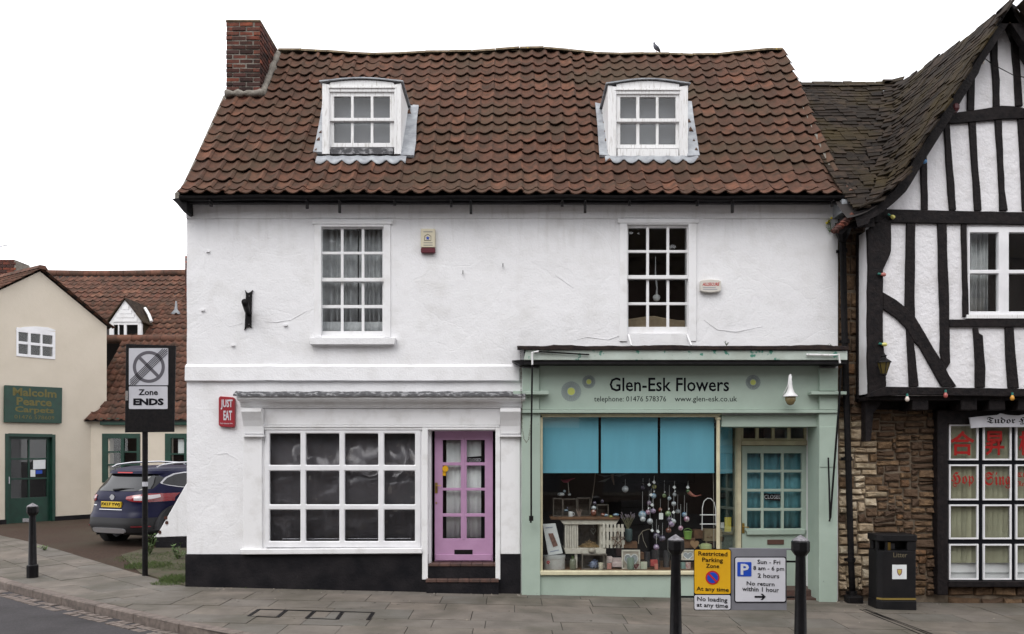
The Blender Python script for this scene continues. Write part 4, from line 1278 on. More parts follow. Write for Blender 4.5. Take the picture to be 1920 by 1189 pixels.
# awning ironwork
def iron(name, pts, r, m=M['iron'], parent=None, label=None, cat=None):
    o = MB().tube(pts, r, 6).build(name, m, parent)
    if cat: tag(o, label, cat)
    return o
al = thing('awning_arm', P(997, 980, -.3), 'folded black iron awning arm hanging down the left green pilaster', 'awning arm')
MB().tube([P(998, 684, -.38), P(996, 820, -.34), P(996, 975, -.25), P(995, 980, -.24)], .014).build('rod', M['iron'], al)
MB().tube([P(998, 684, -.45), P(998, 661, -.46), P(1010, 659, -.46)], .014).build('crank', M['white_old'], al)
MB().tube([P(1002, 662, -.45), P(1012, 659.5, -.45), P(1105, 665, -.45)], .011).build('arm', M['iron'], al)
cap = MB().box(*(lambda p: (p[0] - .03, p[0] + .03, -.27, -.22, p[2] - .05, p[2] + .02))(P(996, 970, -.24))).build('foot', M['iron'], al)
ar = thing('awning_arm', P(1555, 976, -.3), 'folded black iron awning arm hanging beside the right green pilaster', 'awning arm')
MB().tube([P(1577, 690, -.38), P(1573, 760, -.35), P(1566, 850, -.3), P(1557, 970, -.2), P(1555, 978, -.2)], .014).build('rod', M['iron'], ar)
MB().tube([P(1553, 858, -.17), P(1555, 920, -.17), P(1556, 974, -.17)], .012).build('stay', M['iron'], ar)
MB().tube([P(1512, 665, -.45), P(1560, 666, -.45), P(1573, 665, -.46), P(1575, 681, -.46)], .014).build('crank', M['white_old'], ar)
# chain: many small links as one hanging chain
chn = MB()
pp = [(976, 655), (977, 690), (977, 730), (979, 760), (979, 800), (982, 822), (987, 830), (991, 824), (995, 800), (997, 770)]
pts3 = [P(a, b, -.24) for a, b in pp]
fine = []
for a, b in zip(pts3, pts3[1:]):
    k = max(1, int((b - a).length / .028))
    fine += [a + (b - a) * i / k for i in range(k)]
for i, p in enumerate(fine[:-1]):
    d = (fine[i + 1] - p); u = Vector((1, 0, 0)) if i % 2 else Vector((0, 1, 0))
    w = .007
    c = p + d * .5; e = d * .62
    chn.tube([c - e, c - e * .5 + u * w, c + e * .5 + u * w, c + e, c + e * .5 - u * w, c - e * .5 - u * w, c - e], .0028, 3)
tag(chn.build('chain', mat('rusty chain', (0.06, .04, .03), (.10, .05, .03), rough=.8, scale=40), None), 'thin rusty chain looped down beside the green shopfront', 'chain')
# swan-neck lamp
lamp = thing('wall_lamp', P(1483, 745, -.2), 'white swan-neck lamp with amber glass on the green fascia', 'wall lamp')
yl = -.30
MB().tube([P(1468, 745, -.09), P(1470, 738, -.2), P(1478, 722, yl), P(1480, 704, yl), P(1482, 702, yl), P(1484, 706, yl), P(1483, 716, yl)], .009).build('bracket', M['white'], lamp)
c = P(1482, 744, yl)
u = 11.7 / FPX
MB().lathe(c, [(14 * u, 0), (13.5 * u, 1.5 * u), (7.5 * u, 8 * u), (4.5 * u, 16 * u), (3.2 * u, 24 * u), (3.4 * u, 27 * u), (2.2 * u, 34 * u), (1.5 * u, 42 * u)], 20).build('shade', M['white'], lamp, smooth=True)
MB().lathe(c + Vector((0, 0, -16 * u)), [(1.5 * u, 0), (6 * u, 2 * u), (9.5 * u, 9 * u), (10 * u, 16 * u)], 16).build('globe', mat('amber glass', (0.22, 0.17, 0.08), rough=.2), lamp, smooth=True)

# ================================================================ WALL FITTINGS
al1 = thing('alarm_box', P(802, 475, -.02), 'small cream burglar alarm box with dark red base and blue house emblem', 'alarm box')
MB().prism(rrect(X(789, -.06), X(816, -.06), Z(464, -.06), Z(429, -.06), .012), -.065, 0).build('cover', mat('aged cream plastic', (0.58, .53, .40), rough=.5), al1, bevel=.006)
MB().prism(rrect(X(789, -.062), X(816, -.062), Z(474, -.062), Z(464.5, -.062), .02), -.062, 0).build('strobe', mat('dark red plastic', (.10, .01, .02), rough=.3), al1, bevel=.006)
hs_ = MB()
pts = [P(796, 451, -.067), P(796, 443, -.067), P(802, 439, -.067), P(808, 443, -.067), P(808, 451, -.067), P(796, 451, -.067)]
hs_.tube(pts, .0035, 4); hs_.build('house_emblem', M['ink'], al1)
MB().prism([(X(802, -.067) + r_ * math.cos(a_), Z(446.5, -.067) + r_ * math.sin(a_)) for k in range(10) for r_, a_ in [((.030 if k % 2 == 0 else .016), R(90 + 36 * k))]], -.0675, -.064).build('star_emblem', M['blue'], al1)
ptext('ACORN ALARMS', 793, 811, 454, 456.5, -.065, M['ink'], al1) if False else None
for yy in (434, 454.5, 459): MB().pbox(794, 811, yy, yy + 1.5, -.0665, .002).build('small_print', mat('faded print', (.25, .24, .22)), al1)
al2 = thing('alarm_box', P(1332, 548, -.02), 'small white alarm box with red lettering beside the right upstairs window', 'alarm box')
pts = [(1313, 527), (1318, 525), (1332, 524), (1347, 525), (1352, 527), (1352, 545), (1347, 547.5), (1332, 549), (1318, 547.5), (1313, 545)]
MB().prism([(X(a, -.06), Z(b, -.06)) for a, b in pts], -.07, 0).build('cover', mat('off white plastic', (0.60, .57, .52), rough=.5), al2, bevel=.008)
ptext('ALLSECURE', 1317, 1349, 530, 536, -.07, M['red'], al2, slant=.25, bold=.02)
for yy in (538.5, 542): MB().pbox(1318, 1342 if yy < 540 else 1345, yy, yy + 1.4, -.0715, .002).build('small_print', mat('grey print', (.3, .3, .33)), al2)
je = thing('takeaway_sign', P(425, 800, -.03), 'dark red JUST EAT sign fixed left of the white shopfront', 'sign')
MB().prism([(X(a, -.05), Z(b, -.05)) for a, b in ((413, 743), (437, 745), (440, 748), (440, 799), (437, 802), (413, 800), (410, 797), (410, 746))], -.055, 0).build('board', M['red_dark'], je, bevel=.006)
ptext('JUST', 414, 436, 749, 768, -.055, M['sign_white'], je, bold=.03)
ptext('EAT', 419, 435, 770, 788, -.055, M['sign_white'], je, bold=.03)
ptext('Order takeaway online', 413, 436, 792.5, 796, -.055, M['sign_white'], je)
bk = thing('flagpole_bracket', P(465, 620, 0), 'black iron bracket with empty tube socket on the white wall', 'bracket')
MB().prism([(X(a), Z(b)) for a, b in ((460, 544), (464, 549), (467, 550), (471, 548), (475, 544), (473, 552), (472, 600), (472, 616), (468.5, 612), (464, 613), (459, 620), (460, 612), (461, 585), (462, 552))], -.03, -.0).build('plate', M['iron'], bk, bevel=.003)
MB().tube([P(467, 590, -.02), P(464, 584, -.06), P(461, 573, -.18), P(459, 566, -.3)], [.03, .04, .045, .047], 12).build('socket', M['iron'], bk, smooth=True)
for yy in (555, 608): MB().cyl(P(467, yy, -.036), P(467, yy, -.03), .01, 8).build('bolt', M['chrome'], bk)
# pendant and bedhead seen through the right upstairs window
pn = thing('hanging_ornament', P(1231, 566, .35), 'white glass ornament on a ribbon behind the right upstairs window', 'ornament')
MB().lathe(P(1231, 565, .35), [(.01, 0), (.04, .015), (.055, .05), (.05, .08), (.02, .1)], 14).build('vase', M['paper'], pn, smooth=True)
MB().tube([P(1231, 556, .35), P(1232, 540, .35), P(1229, 518, .35), P(1229, 480, .35)], [.018, .012, .012, .004], 5).build('ribbon', M['net'], pn)
MB().pprism([(1170, 599), (1185, 597), (1212, 593), (1228, 592), (1242, 595), (1270, 600), (1296, 601), (1296, 628), (1170, 628)], .33, .25).build('padded_headboard', mat('beige cloth', (0.33, 0.26, 0.17), (.25, .19, .12), rough=.9), None, bevel=.02)
o = bpy.data.objects['padded_headboard']; tag(o, 'beige padded headboard behind the foot of the right upstairs window', 'headboard')
# ================================================================ THE TUDOR HOUSE
tudor = thing('timber_framed_house', (6.7, -.4, -.25), 'black and white timber framed house with jettied gable and dark stone slate roof', 'house')
TY = -.40
def tp(pts, y=TY): return [(X(a, y), Z(b, y)) for a, b in pts]
# infill: the jettied storey as one body up to the gable
TXL, AX = X(1629, TY), X(1893, -.65)
TXR = AX * 2 - TXL
bargepx = [(1894, 3), (1850, 70), (1806, 137), (1754, 222), (1717, 281), (1680, 344), (1628, 403), (1598, 430)]
BY = -.66
barge = [(X(a, BY), Z(b, BY)) for a, b in bargepx]
infl = [(TXL, Z(742, TY)), (TXL, Z(425, TY)), (X(1652, TY), Z(392, TY)), (X(1680, TY), Z(366, TY)), (X(1726, TY), Z(298, TY)), (X(1769, TY), Z(222, TY)), (X(1800, TY), Z(165, TY)), (X(1850, TY), Z(84, TY)), (AX, Z(28, TY))]
full = infl + [(2 * AX - a, b) for a, b in infl[::-1][1:]]
wx0, wx1, wz0, wz1 = X(1815, TY), X(1972, TY), Z(594, TY), Z(425, TY)
# body built in pieces round the window opening
def clip_poly_box(poly, x0=None, x1=None, z0=None, z1=None):
    if x0 is not None: poly = clip(poly, 1, 0, x0)
    if x1 is not None: poly = clip(poly, -1, 0, -x1)
    if z0 is not None: poly = clip(poly, 0, 1, z0)
    if z1 is not None: poly = clip(poly, 0, -1, -z1)
    return poly
body = MB()
for kw in (dict(x1=wx0), dict(x0=wx1), dict(x0=wx0, x1=wx1, z1=wz0), dict(x0=wx0, x1=wx1, z0=wz1)):
    p = clip_poly_box(full, **kw)
    if len(p) > 2: body.prism(p, TY, TY + .12)
body.build('plaster_infill', mat('uneven white limewash', (0.76, 0.75, 0.77), (0.60, 0.58, 0.58), rough=.85, scale=4, contrast=(.5, .85), bump=.8, bscale=14, bdist=.02), tudor)
# side wall of the jetty: plaster with a post behind
MB().box(TXL, TXL + .1, TY + .12, -.02, Z(742, TY), Z(430, TY)).build('side_infill', M['plaster'], tudor)
MB().box(TXL - .02, TXL + .1, -.07, -.01, Z(745, TY), Z(425, TY)).build('beam', M['timber'], tudor)
MB().box(TXL + .1, TXR, .2, 6.0, -.5, 5.2).build('back_wall', M['plaster'], tudor)
MB().box(TXL, TXR, TY + .02, .5, Z(746, TY) - .03, Z(746, TY) + .06).build('jetty_floor', M['timber'], tudor)
def wob(pts, amp=.006, seed=0):
    """roughen a timber outline"""
    out = []
    for i in range(len(pts)):
        a, b = pts[i], pts[(i + 1) % len(pts)]
        k = max(1, int(math.hypot(b[0] - a[0], b[1] - a[1]) / .16))
        for j in range(k):
            t = j / k; x = a[0] + (b[0] - a[0]) * t; z = a[1] + (b[1] - a[1]) * t
            if j: x += amp * noise.noise(Vector((x * 6, z * 6, seed))) * 2; z += amp * noise.noise(Vector((x * 6, z * 6, seed + 9)))
            out.append((x, z))
    return out
def beam(pts, y=-.43, d=.035, name='beam'):
    global _bs
    _bs += 1
    m_ = MB().prism(wob(tp(pts, y), seed=_bs * 3.1), y - random.uniform(0, .006), y + d)
    return m_.build(name, M['timber'], tudor, bevel=.006)
_bs = 0
beam([(1626, 430), (1671, 400), (1671, 470), (1669, 478), (1656, 506), (1656, 636), (1662, 724), (1629, 742), (1627, 600), (1629, 500)], y=-.45, d=.06)
beam([(1640, 392), (1926, 398), (2160, 396), (2160, 420), (1926, 421), (1640, 417)], y=-.445, d=.05)
beam([(1700, 417), (1717, 417), (1716, 480), (1715, 560), (1716, 592), (1713, 640), (1719, 690), (1723, 725), (1705, 725), (1702, 660), (1700, 620), (1697, 570), (1699, 480)])
beam([(1758, 418), (1775, 418), (1776, 470), (1779, 533), (1780, 604), (1782, 680), (1770, 700), (1763, 660), (1763, 604), (1761, 533)])
beam([(1803, 419), (1813, 419), (1814, 500), (1817, 594), (1806, 594), (1805, 520)])
beam([(1780, 599), (1926, 597), (2160, 597), (2160, 613), (1926, 613), (1781, 613)], y=-.44)
beam([(1825, 615), (1834, 615), (1836, 625), (1843, 629), (1845, 660), (1848, 690), (1847, 727), (1829, 727), (1829, 680), (1827, 640)])
beam([(1885, 614), (1901, 614), (1904, 660), (1908, 700), (1911, 728), (1891, 728), (1888, 690)])
beam([(1656, 548), (1680, 562), (1698, 576), (1716, 594), (1734, 624), (1750, 652), (1768, 680), (1780, 704), (1794, 725), (1766, 725), (1752, 700), (1738, 675), (1724, 650), (1714, 640), (1698, 614), (1680, 596), (1656, 579)], y=-.438, d=.04)
beam([(1660, 725), (1926, 729), (2160, 729), (2160, 742), (1926, 744), (1700, 740), (1626, 745), (1628, 738)], y=-.47, d=.08)
# gable timbers
beam([(1776, 214), (1800, 210), (1850, 203), (1878, 198), (1900, 199), (1926, 204), (2010, 205), (2010, 226), (1926, 222), (1880, 223), (1830, 228), (1785, 232), (1768, 228)], y=-.445)
beam([(1726, 285), (1738, 292), (1739, 340), (1740, 394), (1728, 394), (1727, 340)])
beam([(1770, 231), (1781, 231), (1785, 290), (1790, 345), (1793, 394), (1781, 394), (1776, 330), (1773, 280)])
beam([(1817, 229), (1830, 228), (1833, 290), (1838, 350), (1841, 395), (1828, 395), (1825, 340), (1821, 290)])
beam([(1866, 225), (1879, 224), (1881, 280), (1884, 355), (1890, 395), (1875, 395), (1873, 340), (1870, 280)])
beam([(1909, 222), (1921, 222), (1926, 300), (1930, 395), (1918, 395), (1914, 310)])
beam([(1813, 132), (1828, 108), (1828, 170), (1827, 207), (1814, 208), (1815, 170)])
beam([(1857, 66), (1870, 50), (1871, 110), (1875, 150), (1875, 200), (1863, 201), (1862, 150), (1859, 110)])
beam([(1896, 40), (1909, 50), (1912, 110), (1915, 150), (1918, 199), (1905, 199), (1902, 140), (1898, 100)])
for a in (1960, 2008, 2056, 2104): beam([(a, 222 if a < 2000 else 300), (a + 13, 230 if a < 2000 else 310), (a + 20, 395), (a + 6, 395)])
for a in (1978, 2040, 2100): beam([(a, 420), (a + 16, 420), (a + 18, 597), (a + 2, 597)])
for a in (1945, 2005, 2065, 2125): beam([(a, 613), (a + 16, 613), (a + 18, 728), (a + 2, 728)])
# bargeboards: thick curved boards under the slates
def barge_board(pts, name='bargeboard'):
    lo = []
    for i, (x, z) in enumerate(pts):
        a = pts[max(0, i - 1)]; b = pts[min(len(pts) - 1, i + 1)]
        d = Vector((b[0] - a[0], b[1] - a[1])).normalized(); s = 1 if d[0] < 0 else -1
        n_ = Vector((-d[1], d[0])) * s
        w = (.12 if i < 9 else .15) if i < len(pts) - 4 else .2
        lo.append((x - n_[0] * -w * -1 if False else x + n_[0] * w * (1 if n_[1] < 0 else -1), z + n_[1] * w * (1 if n_[1] < 0 else -1)))
    mb = MB()
    for i in range(len(pts) - 1):
        q = [pts[i], pts[i + 1], lo[i + 1], lo[i]]
        n0 = len(mb.v)
        mb.v += [Vector((a, BY, b)) for a, b in q] + [Vector((a, BY + .12, b)) for a, b in q]
        mb.f += [(n0, n0 + 1, n0 + 2, n0 + 3), (n0 + 7, n0 + 6, n0 + 5, n0 + 4), (n0, n0 + 4, n0 + 5, n0 + 1), (n0 + 3, n0 + 2, n0 + 6, n0 + 7)]
    return mb.build(name, M['timber'], tudor)
fine_b = []
for (a, b), (c, d) in zip(barge, barge[1:]):
    fine_b += [(a + (c - a) * t, b + (d - b) * t) for t in (0, .2, .4, .6, .8)]
fine_b.append(barge[-1])
barge_raw = fine_b
# swept slate roof
def h2(x):
    p = barge[::-1]
    if x <= p[0][0]: return p[0][1] + (x - p[0][0]) * .75
    for (a, b), (c, d) in zip(p, p[1:]):
        if x <= c: return b + (d - b) * (x - a) / (c - a)
    return p[-1][1] + (x - p[-1][0]) * .6
def h1(y): return 5.42 + (y + .45) * .955
KS = .20
def TZ(x, y):
    a, b = h1(min(y, 2.75)) - max(0, y - 2.75) * .9, h2(min(x, AX)) + .10 * (y + .66)
    m_ = max(a, b); z = m_ + KS * math.log(math.exp((a - m_) / KS) + math.exp((b - m_) / KS)) - .03
    return z + .02 * noise.noise(Vector((x * 1.4, y * 1.4, 2)))
fine_b = [(x, max(z, TZ(x, BY) + .01)) for x, z in fine_b]
barge_board([(x + .02, z - .02) for x, z in fine_b])
barge_board([(2 * AX - x - .02, z - .02) for x, z in fine_b])
ts = MB()
xs_ = [4.55 + (AX - 4.55) * i / 24 for i in range(25)]; ys_ = [-.70 + 4.46 * j / 24 for j in range(25)]
for x in xs_:
    for y in ys_: ts.v.append(Vector((x, y, TZ(x, y) - .05)))
ts.f = [(i * 25 + j, (i + 1) * 25 + j, (i + 1) * 25 + j + 1, i * 25 + j + 1) for i in range(24) for j in range(24)]
n0 = len(ts.v)
for i, x in enumerate(xs_):
    for y in ys_: ts.v.append(Vector((2 * AX - x, y, TZ(x, y) - .05)))
ts.f += [(n0 + i * 25 + j, n0 + i * 25 + j + 1, n0 + (i + 1) * 25 + j + 1, n0 + (i + 1) * 25 + j) for i in range(24) for j in range(24)]
troof = ts.build('roof', M['felt'], tudor, org=(0, 0, 0))
sl = []
for k in range(3):
    rr = random.Random(k + 20); m_ = MB()
    w, l, t = 1, 1, 1
    top = [(0, 0), (1, rr.uniform(-.08, .08)), (1 - rr.uniform(0, .02), 1), (rr.uniform(0, .03), 1)]
    m_.prismz([(a, b) for a, b in top], 0, 1)
    sl.append(m_)
sl_me = [m_.mesh('roof_slate', M['slate']) for m_ in sl]
slates = []
def grad(x, y):
    e = .02
    return (TZ(x + e, y) - TZ(x - e, y)) / (2 * e), (TZ(x, y + e) - TZ(x, y - e)) / (2 * e)
zl = 5.10; row = 0
while zl < 8.62:
    # find the start of the level line on the left edge of the roof
    x = 4.66; y = -.62
    while y < 2.75 and TZ(x, y) < zl: y += .02
    if y >= 2.75:
        y = 2.7
        while x < AX and TZ(x, y) < zl: x += .02
    if y <= -.60:
        while x < AX and TZ(x, y) < zl: x += .02
    steps = 0
    while x < AX - .13 and y > -.70 and steps < 60:
        g = Vector(grad(x, y)); gl = g.length
        if gl < .05: break
        u2 = g / gl                       # uphill in plan
        t2 = Vector((u2[1], -u2[0]))      # along the level line (towards +x / -y)
        if t2[0] < 0 and t2[1] > 0: t2 = -t2
        j = random.Random(row * 97 + steps)
        w = j.uniform(.14, .25)
        up = Vector((u2[0], u2[1], gl)).normalized(); tt = Vector((t2[0], t2[1], 0)); nn_ = tt.cross(up)
        if nn_[2] < 0: nn_ = -nn_
        z = TZ(x, y)
        up2 = (up - nn_ * .06 + nn_ * j.uniform(-.04, .03)).normalized(); nn2 = tt.cross(up2)
        if nn2[2] < 0: nn2 = -nn2
        o = Vector((x, y, z)) + nn_ * (.022 + j.uniform(-.005, .009)) - up * j.uniform(-.012, .018)
        L_ = .22; th = j.uniform(.016, .028)
        Mx = frame_matrix(o, tt * (w - .006), up2 * L_, nn2 * th)
        if tt.cross(up2).dot(nn2) < 0: pass
        slates.append((row, j.randrange(3), Mx, z))
        x += t2[0] * w; y += t2[1] * w; steps += 1
        # stay on the level
        e = (zl - TZ(x, y)) / max(gl, .2)
        x += u2[0] * e; y += u2[1] * e
    gl_ = 1.15
    zl += .084 if zl > 5.4 else .075; row += 1
def dist_key(s): return -abs(s[2][2][3] - 6.5)
order = sorted(range(len(slates)), key=lambda i: slates[i][2][1][3])   # nearest first
chosen = set(order[:300])
rs = MB()
for i, (r, v, mt, z) in enumerate(slates):
    if i in chosen: inst(sl_me[v], 'roof_slate', mt, troof)
    else: rs.add([mt @ q for q in sl[v].v], sl[v].f)
# mirrored far slope of the gable
for i, (r, v, mt, z) in enumerate(slates):
    if mt[0][3] > 4.9 and mt[1][3] < 1.5:
        rs.add([Vector((2 * AX - (mt @ q)[0], (mt @ q)[1], (mt @ q)[2])) for q in sl[v].v], [f[::-1] for f in sl[v].f])
tag(rs.build('roof_slates', M['slate'], troof, org=(0, 0, 0)), kind='stuff')
# verge slates along the bargeboard and ridge slabs
def along2(pts, step):
    return along([(p[0], p[1]) for p in pts], step)
vp = along2(fine_b, .16)
for a, b in zip(vp, vp[1:]):
    d = (b - a); dl = d.length; d.normalize(); n_ = Vector((-d[1], d[0]));
    if n_[1] < 0: n_ = -n_
    j = random.random()
    ex = Vector((d[0], 0, d[1])); ez = Vector((n_[0], 0, n_[1])); ey = Vector((0, 1, 0))
    o = Vector((a[0], BY - .03 - .02 * j, a[1])) + ez * (.0 + .012 * j)
    inst(sl_me[int(j * 3)], 'verge_slate', frame_matrix(o, ex * (dl + .03), ey * .3, ez * .022), troof)
x = 4.95
while x < AX - .2:
    z = TZ(x + .15, 2.74); w = random.uniform(.28, .34)
    MB().add([(x, 2.62, z - .02), (x + w, 2.62, z - .02), (x + w, 2.76, z + .07), (x, 2.76, z + .07), (x, 2.9, z - .02), (x + w, 2.9, z - .02)], [(0, 1, 2, 3), (3, 2, 5, 4), (0, 3, 4), (1, 5, 2)]).build('ridge_slab', M['slate'], troof, bevel=.01)
    x += w + .01
y = -.66
while y < 2.9:
    z = TZ(AX - .02, y + .15) - .07; l = random.uniform(.3, .38)
    z2 = TZ(AX - .02, y + l) - .07
    MB().add([(AX - .14, y, z - .19), (AX, y, z + .03), (AX + .14, y, z - .19), (AX - .14, y + l, z2 - .19), (AX, y + l, z2 + .03), (AX + .14, y + l, z2 - .19)], [(0, 2, 1), (3, 4, 5), (0, 1, 4, 3), (1, 2, 5, 4)]).build('ridge_slab', M['slate'], troof, bevel=.01)
    y += l + .008
# low eaves end with broken orange brick and lead
eb = MB().add([tuple(P(a, b, y)) for y in (-.55, -.05) for a, b in ((1560, 436), (1566, 420), (1590, 398), (1640, 392), (1640, 425), (1590, 428), (1578, 440))],
     [tuple(range(7)), tuple(range(13, 6, -1))] + [(i, i + 7, (i + 1) % 7 + 7, (i + 1) % 7) for i in range(7)])
eb.build('eaves_end', M['timber'], troof)
for k in range(7):
    c = P(1566 + k * 5, 432 - k * 4.5, -.60); s_ = .055
    m_ = MB().ball(c, s_, 7, .7)
    for v in m_.v: v += Vector((random.uniform(-.015, .015), 0, random.uniform(-.015, .015)))
    m_.build('broken_brick', mat_obrick if k else None or M['brick'], troof) if False else m_.build('broken_brick', M['brick'], troof)
MB().box(X(1573, -.25), X(1600, -.25), -.36, -.02, Z(402, -.25), Z(378, -.25)).build('lead_flashing', M['lead'], troof)
# slates along the low eaves sweep
for k in range(10):
    a = P(1586 + k * 6, 424 - k * 3.6, -.62)
    inst(sl_me[k % 3], 'verge_slate', frame_matrix(a + Vector((0, 0, .02)), Vector((.13, 0, .05)), Vector((0, .5, .02)), Vector((-.008, 0, .022))), troof)

# window in the jettied storey
w5 = glazed(tudor, 'window', (1815, 1972, 425, 594), ((1819, 1873), (1892, 1946)), ((436, 506), (513, 584)), TY - .01, M['upvc'], th=.08, bevel=.006)
wavy_sheet(X(1817, -.2), X(1852, -.2), Z(588, -.2), Z(430, -.2), -.2, .02, .07, seed=1).build('curtain', M['net'], w5, smooth=True)
MB().box(TXL + .1, TXR, .12, .19, 3.0, 5.2).build('partition', M['dark'], tudor)
MB().pbox(1813, 1975, 590, 597, TY - .05, .06).build('sill', M['white_old'], w5)

# ---- ground floor
GY = .02
gw = [(X(1778, GY), X(2120, GY), Z(1092, GY), Z(794, GY))]
base = MB()
grid_holes(base, X(1572, GY) + .0, 8.9, -.6, Z(742, GY), GY + .05, .25, gw)
base.box(X(1572, GY), X(1628, GY) + .05, GY + .05, .3, Z(742, GY), Z(392, GY))
mwall = base.build('ground_floor_wall', M['mortar'], tudor)
mwall.data.materials[0] = mat('dark lime mortar', (0.20, 0.155, 0.11), (0.12, 0.092, 0.066), rough=.95, scale=10, bump=1)
def rubble(seed):
    rr = random.Random(seed); m_ = MB()
    a = [(-.5, -.5), (.5, -.5), (.5, .5), (-.5, .5)]
    ring0 = [(p[0] + rr.uniform(-.0, .03) * (-1 if p[0] > 0 else 1), p[1] + rr.uniform(0, .09) * (-1 if p[1] > 0 else 1)) for p in a]
    mid = []
    for i in range(4):
        p, q = ring0[i], ring0[(i + 1) % 4]
        mid += [p, ((p[0] + q[0]) / 2 + rr.uniform(-.02, .02), (p[1] + q[1]) / 2 + rr.uniform(-.07, .07))]
    vs = [(p[0], .5, p[1]) for p in mid] + [(p[0], -.25 + rr.uniform(-.06, .06), p[1]) for p in mid] + [(p[0] * rr.uniform(.84, .93), -.5 + rr.uniform(-.14, .14), p[1] * rr.uniform(.68, .84)) for p in mid] + [(rr.uniform(-.1, .1), -.55, 0)]
    fs = []
    for k in range(2):
        for i in range(8): fs.append((k * 8 + i, k * 8 + (i + 1) % 8, (k + 1) * 8 + (i + 1) % 8, (k + 1) * 8 + i))
    fs += [(16 + i, 16 + (i + 1) % 8, 24) for i in range(8)]
    return m_.add(vs, fs)
rubs = [rubble(k) for k in range(6)]
rb_me = [m_.mesh('stone', M['stone_brown']) for m_ in rubs]
rp_me = [m_.mesh('stone', M['stone_pale']) for m_ in rubs]
zc = -.12; rr = random.Random(8)
def put_stone(x0, x1, z0, z1, pale, proud=0):
    me = rr.choice(rp_me if pale else rb_me)
    S = Matrix.Diagonal((x1 - x0 - .008, .12, z1 - z0 - .008, 1))
    inst(me, 'stone', Matrix.Translation(((x0 + x1) / 2, GY + .078 - proud + rr.uniform(-.012, .012), (z0 + z1) / 2)) @ Matrix.Rotation(rr.uniform(-.03, .03), 4, 'Y') @ S, mwall)
# stones packed at random sizes, so the courses never run through
CWd, CH = .055, .046
gx0, gx1 = X(1574, GY), X(1757, GY); gz0, gz1 = -.12, Z(742, GY)
nxs, nzs = int((gx1 - gx0) / CWd), int((gz1 - gz0) / CH)
used = [[False] * nxs for _ in range(nzs)]
for r in range(nzs):
    for c in range(nxs):
        if used[r][c]: continue
        left = c * CWd < .47; jx = rr.uniform(-.012, .012)
        w = rr.choice((2, 3, 3, 4, 4, 5, 6, 7)); h = rr.choice((1, 2, 2, 2, 3)) if not left else rr.choice((2, 2, 3, 3, 4))
        if w > 5: h = min(h, 2)
        w = min(w, nxs - c); k = 0
        while k < w and not used[r][c + k]: k += 1
        w = k
        if nxs - (c + w) == 1 and not used[r][c + w]: w += 1
        h = min(h, nzs - r)
        if w == 1: h = min(h, 2)
        for i in range(h):
            for k in range(w): used[r + i][c + k] = True
        x0 = gx0 + c * CWd + rr.uniform(-.008, .014); x1 = gx0 + (c + w) * CWd - rr.uniform(-.010, .016)
        z0 = gz0 + r * CH + rr.uniform(0, .007); z1 = gz0 + (r + h) * CH - rr.uniform(0, .007)
        pxx = 960 + (x0 + x1) / 2 * 130
        pale = pxx < 1638 + rr.uniform(-12, 16) and Z(1108) < z0 < Z(792) and rr.random() < .92
        put_stone(x0, x1, z0, z1, pale, proud=rr.uniform(-.01, .02))
zc = gz1
while zc < Z(392, GY) - .05:
    h = rr.uniform(.13, .26); x = X(1574, GY); end = X(1622, GY)
    while x < end - .02:
        w = min(rr.uniform(.16, .26), end - x)
        if end - (x + w) < .09: w = end - x
        put_stone(x, x + w, zc, min(zc + h, Z(392, GY)), False); x += w
    zc += h
# stone plinth under the window, dark and rough
x = X(1779, GY)
for rowz in (( -.62, Z(1118, GY)), (Z(1118, GY), Z(1101, GY))):
    x = X(1779, GY)
    while x < 8.8:
        w = rr.uniform(.25, .5); put_stone(x, x + w, rowz[0], rowz[1], False, proud=.02); x += w
for q in list(mwall.children)[-24:]:
    pass
gp_ = MB().pbox(1758, 1778, 770, 1116, -.08, .16)
gp_.build('beam', M['timber'], tudor, bevel=.008)
MB().pprism([(1758, 768), (1920, 765), (2150, 765), (2150, 796), (1920, 797), (1758, 795)], -.085, .16).build('beam', M['timber'], tudor, bevel=.008)
MB().pbox(1778.5, 2140, 1090, 1101, -.09, .16).build('sill', M['timber'], tudor, bevel=.008)
for a in (1700, 1790, 1842, 1895, 1950, 2010, 2070):
    MB().box(X(a, -.2), X(a + 30, -.2), TY + .03, .06, Z(770, -.2), Z(747, -.2)).build('joist_end', M['timber'], tudor, bevel=.008)
MB().pbox(1630, 2150, 745, 768, .0, .06).build('beam', M['timber'], tudor)
# bracket under the corner post
MB().prism([(X(1622, -.2), Z(745, -.2)), (X(1660, -.2), Z(745, -.2)), (X(1637, -.2), Z(775, -.2)), (X(1632, -.2), Z(828, -.2)), (X(1622, -.2), Z(828, -.2))], -.22, -.06).build('bracket', M['timber'], tudor, bevel=.006)
# restaurant window
cols = ((1779, 1834), (1843, 1896), (1904, 1957), (1965, 2018), (2026, 2080)); rows_ = ((796, 863), (871, 938), (946, 1011), (1020, 1087))
wf = MB(); yw = -.03
xs2 = [(a - 2.2, b + 2.2) for a, b in cols]
bk_ = MB()
hs = [(X(a, yw + .02), X(b, yw + .02), Z(d, yw + .02), Z(c, yw + .02)) for a, b in cols for c, d in rows_]
w6 = grid_holes(MB(), X(1777.8, yw + .02), X(2086, yw + .02), Z(1089.5, yw + .02), Z(794, yw + .02), yw + .02, .04, hs).build('window', M['ink'], tudor)
for (a, b) in cols:
    for (c, d) in rows_:
        x0, x1, z0, z1 = X(a, yw), X(b, yw), Z(d, yw), Z(c, yw); t = .022
        fr_ = grid_holes(MB(), x0, x1, z0, z1, yw - .012, .03, [(x0 + t, x1 - t, z0 + t, z1 - t)]).build('sash_frame', M['upvc'], w6)
        MB().box(x0 + t - .003, x1 - t + .003, yw + .004, yw + .008, z0 + t - .003, z1 - t + .003).build('pane', M['glass'], w6)
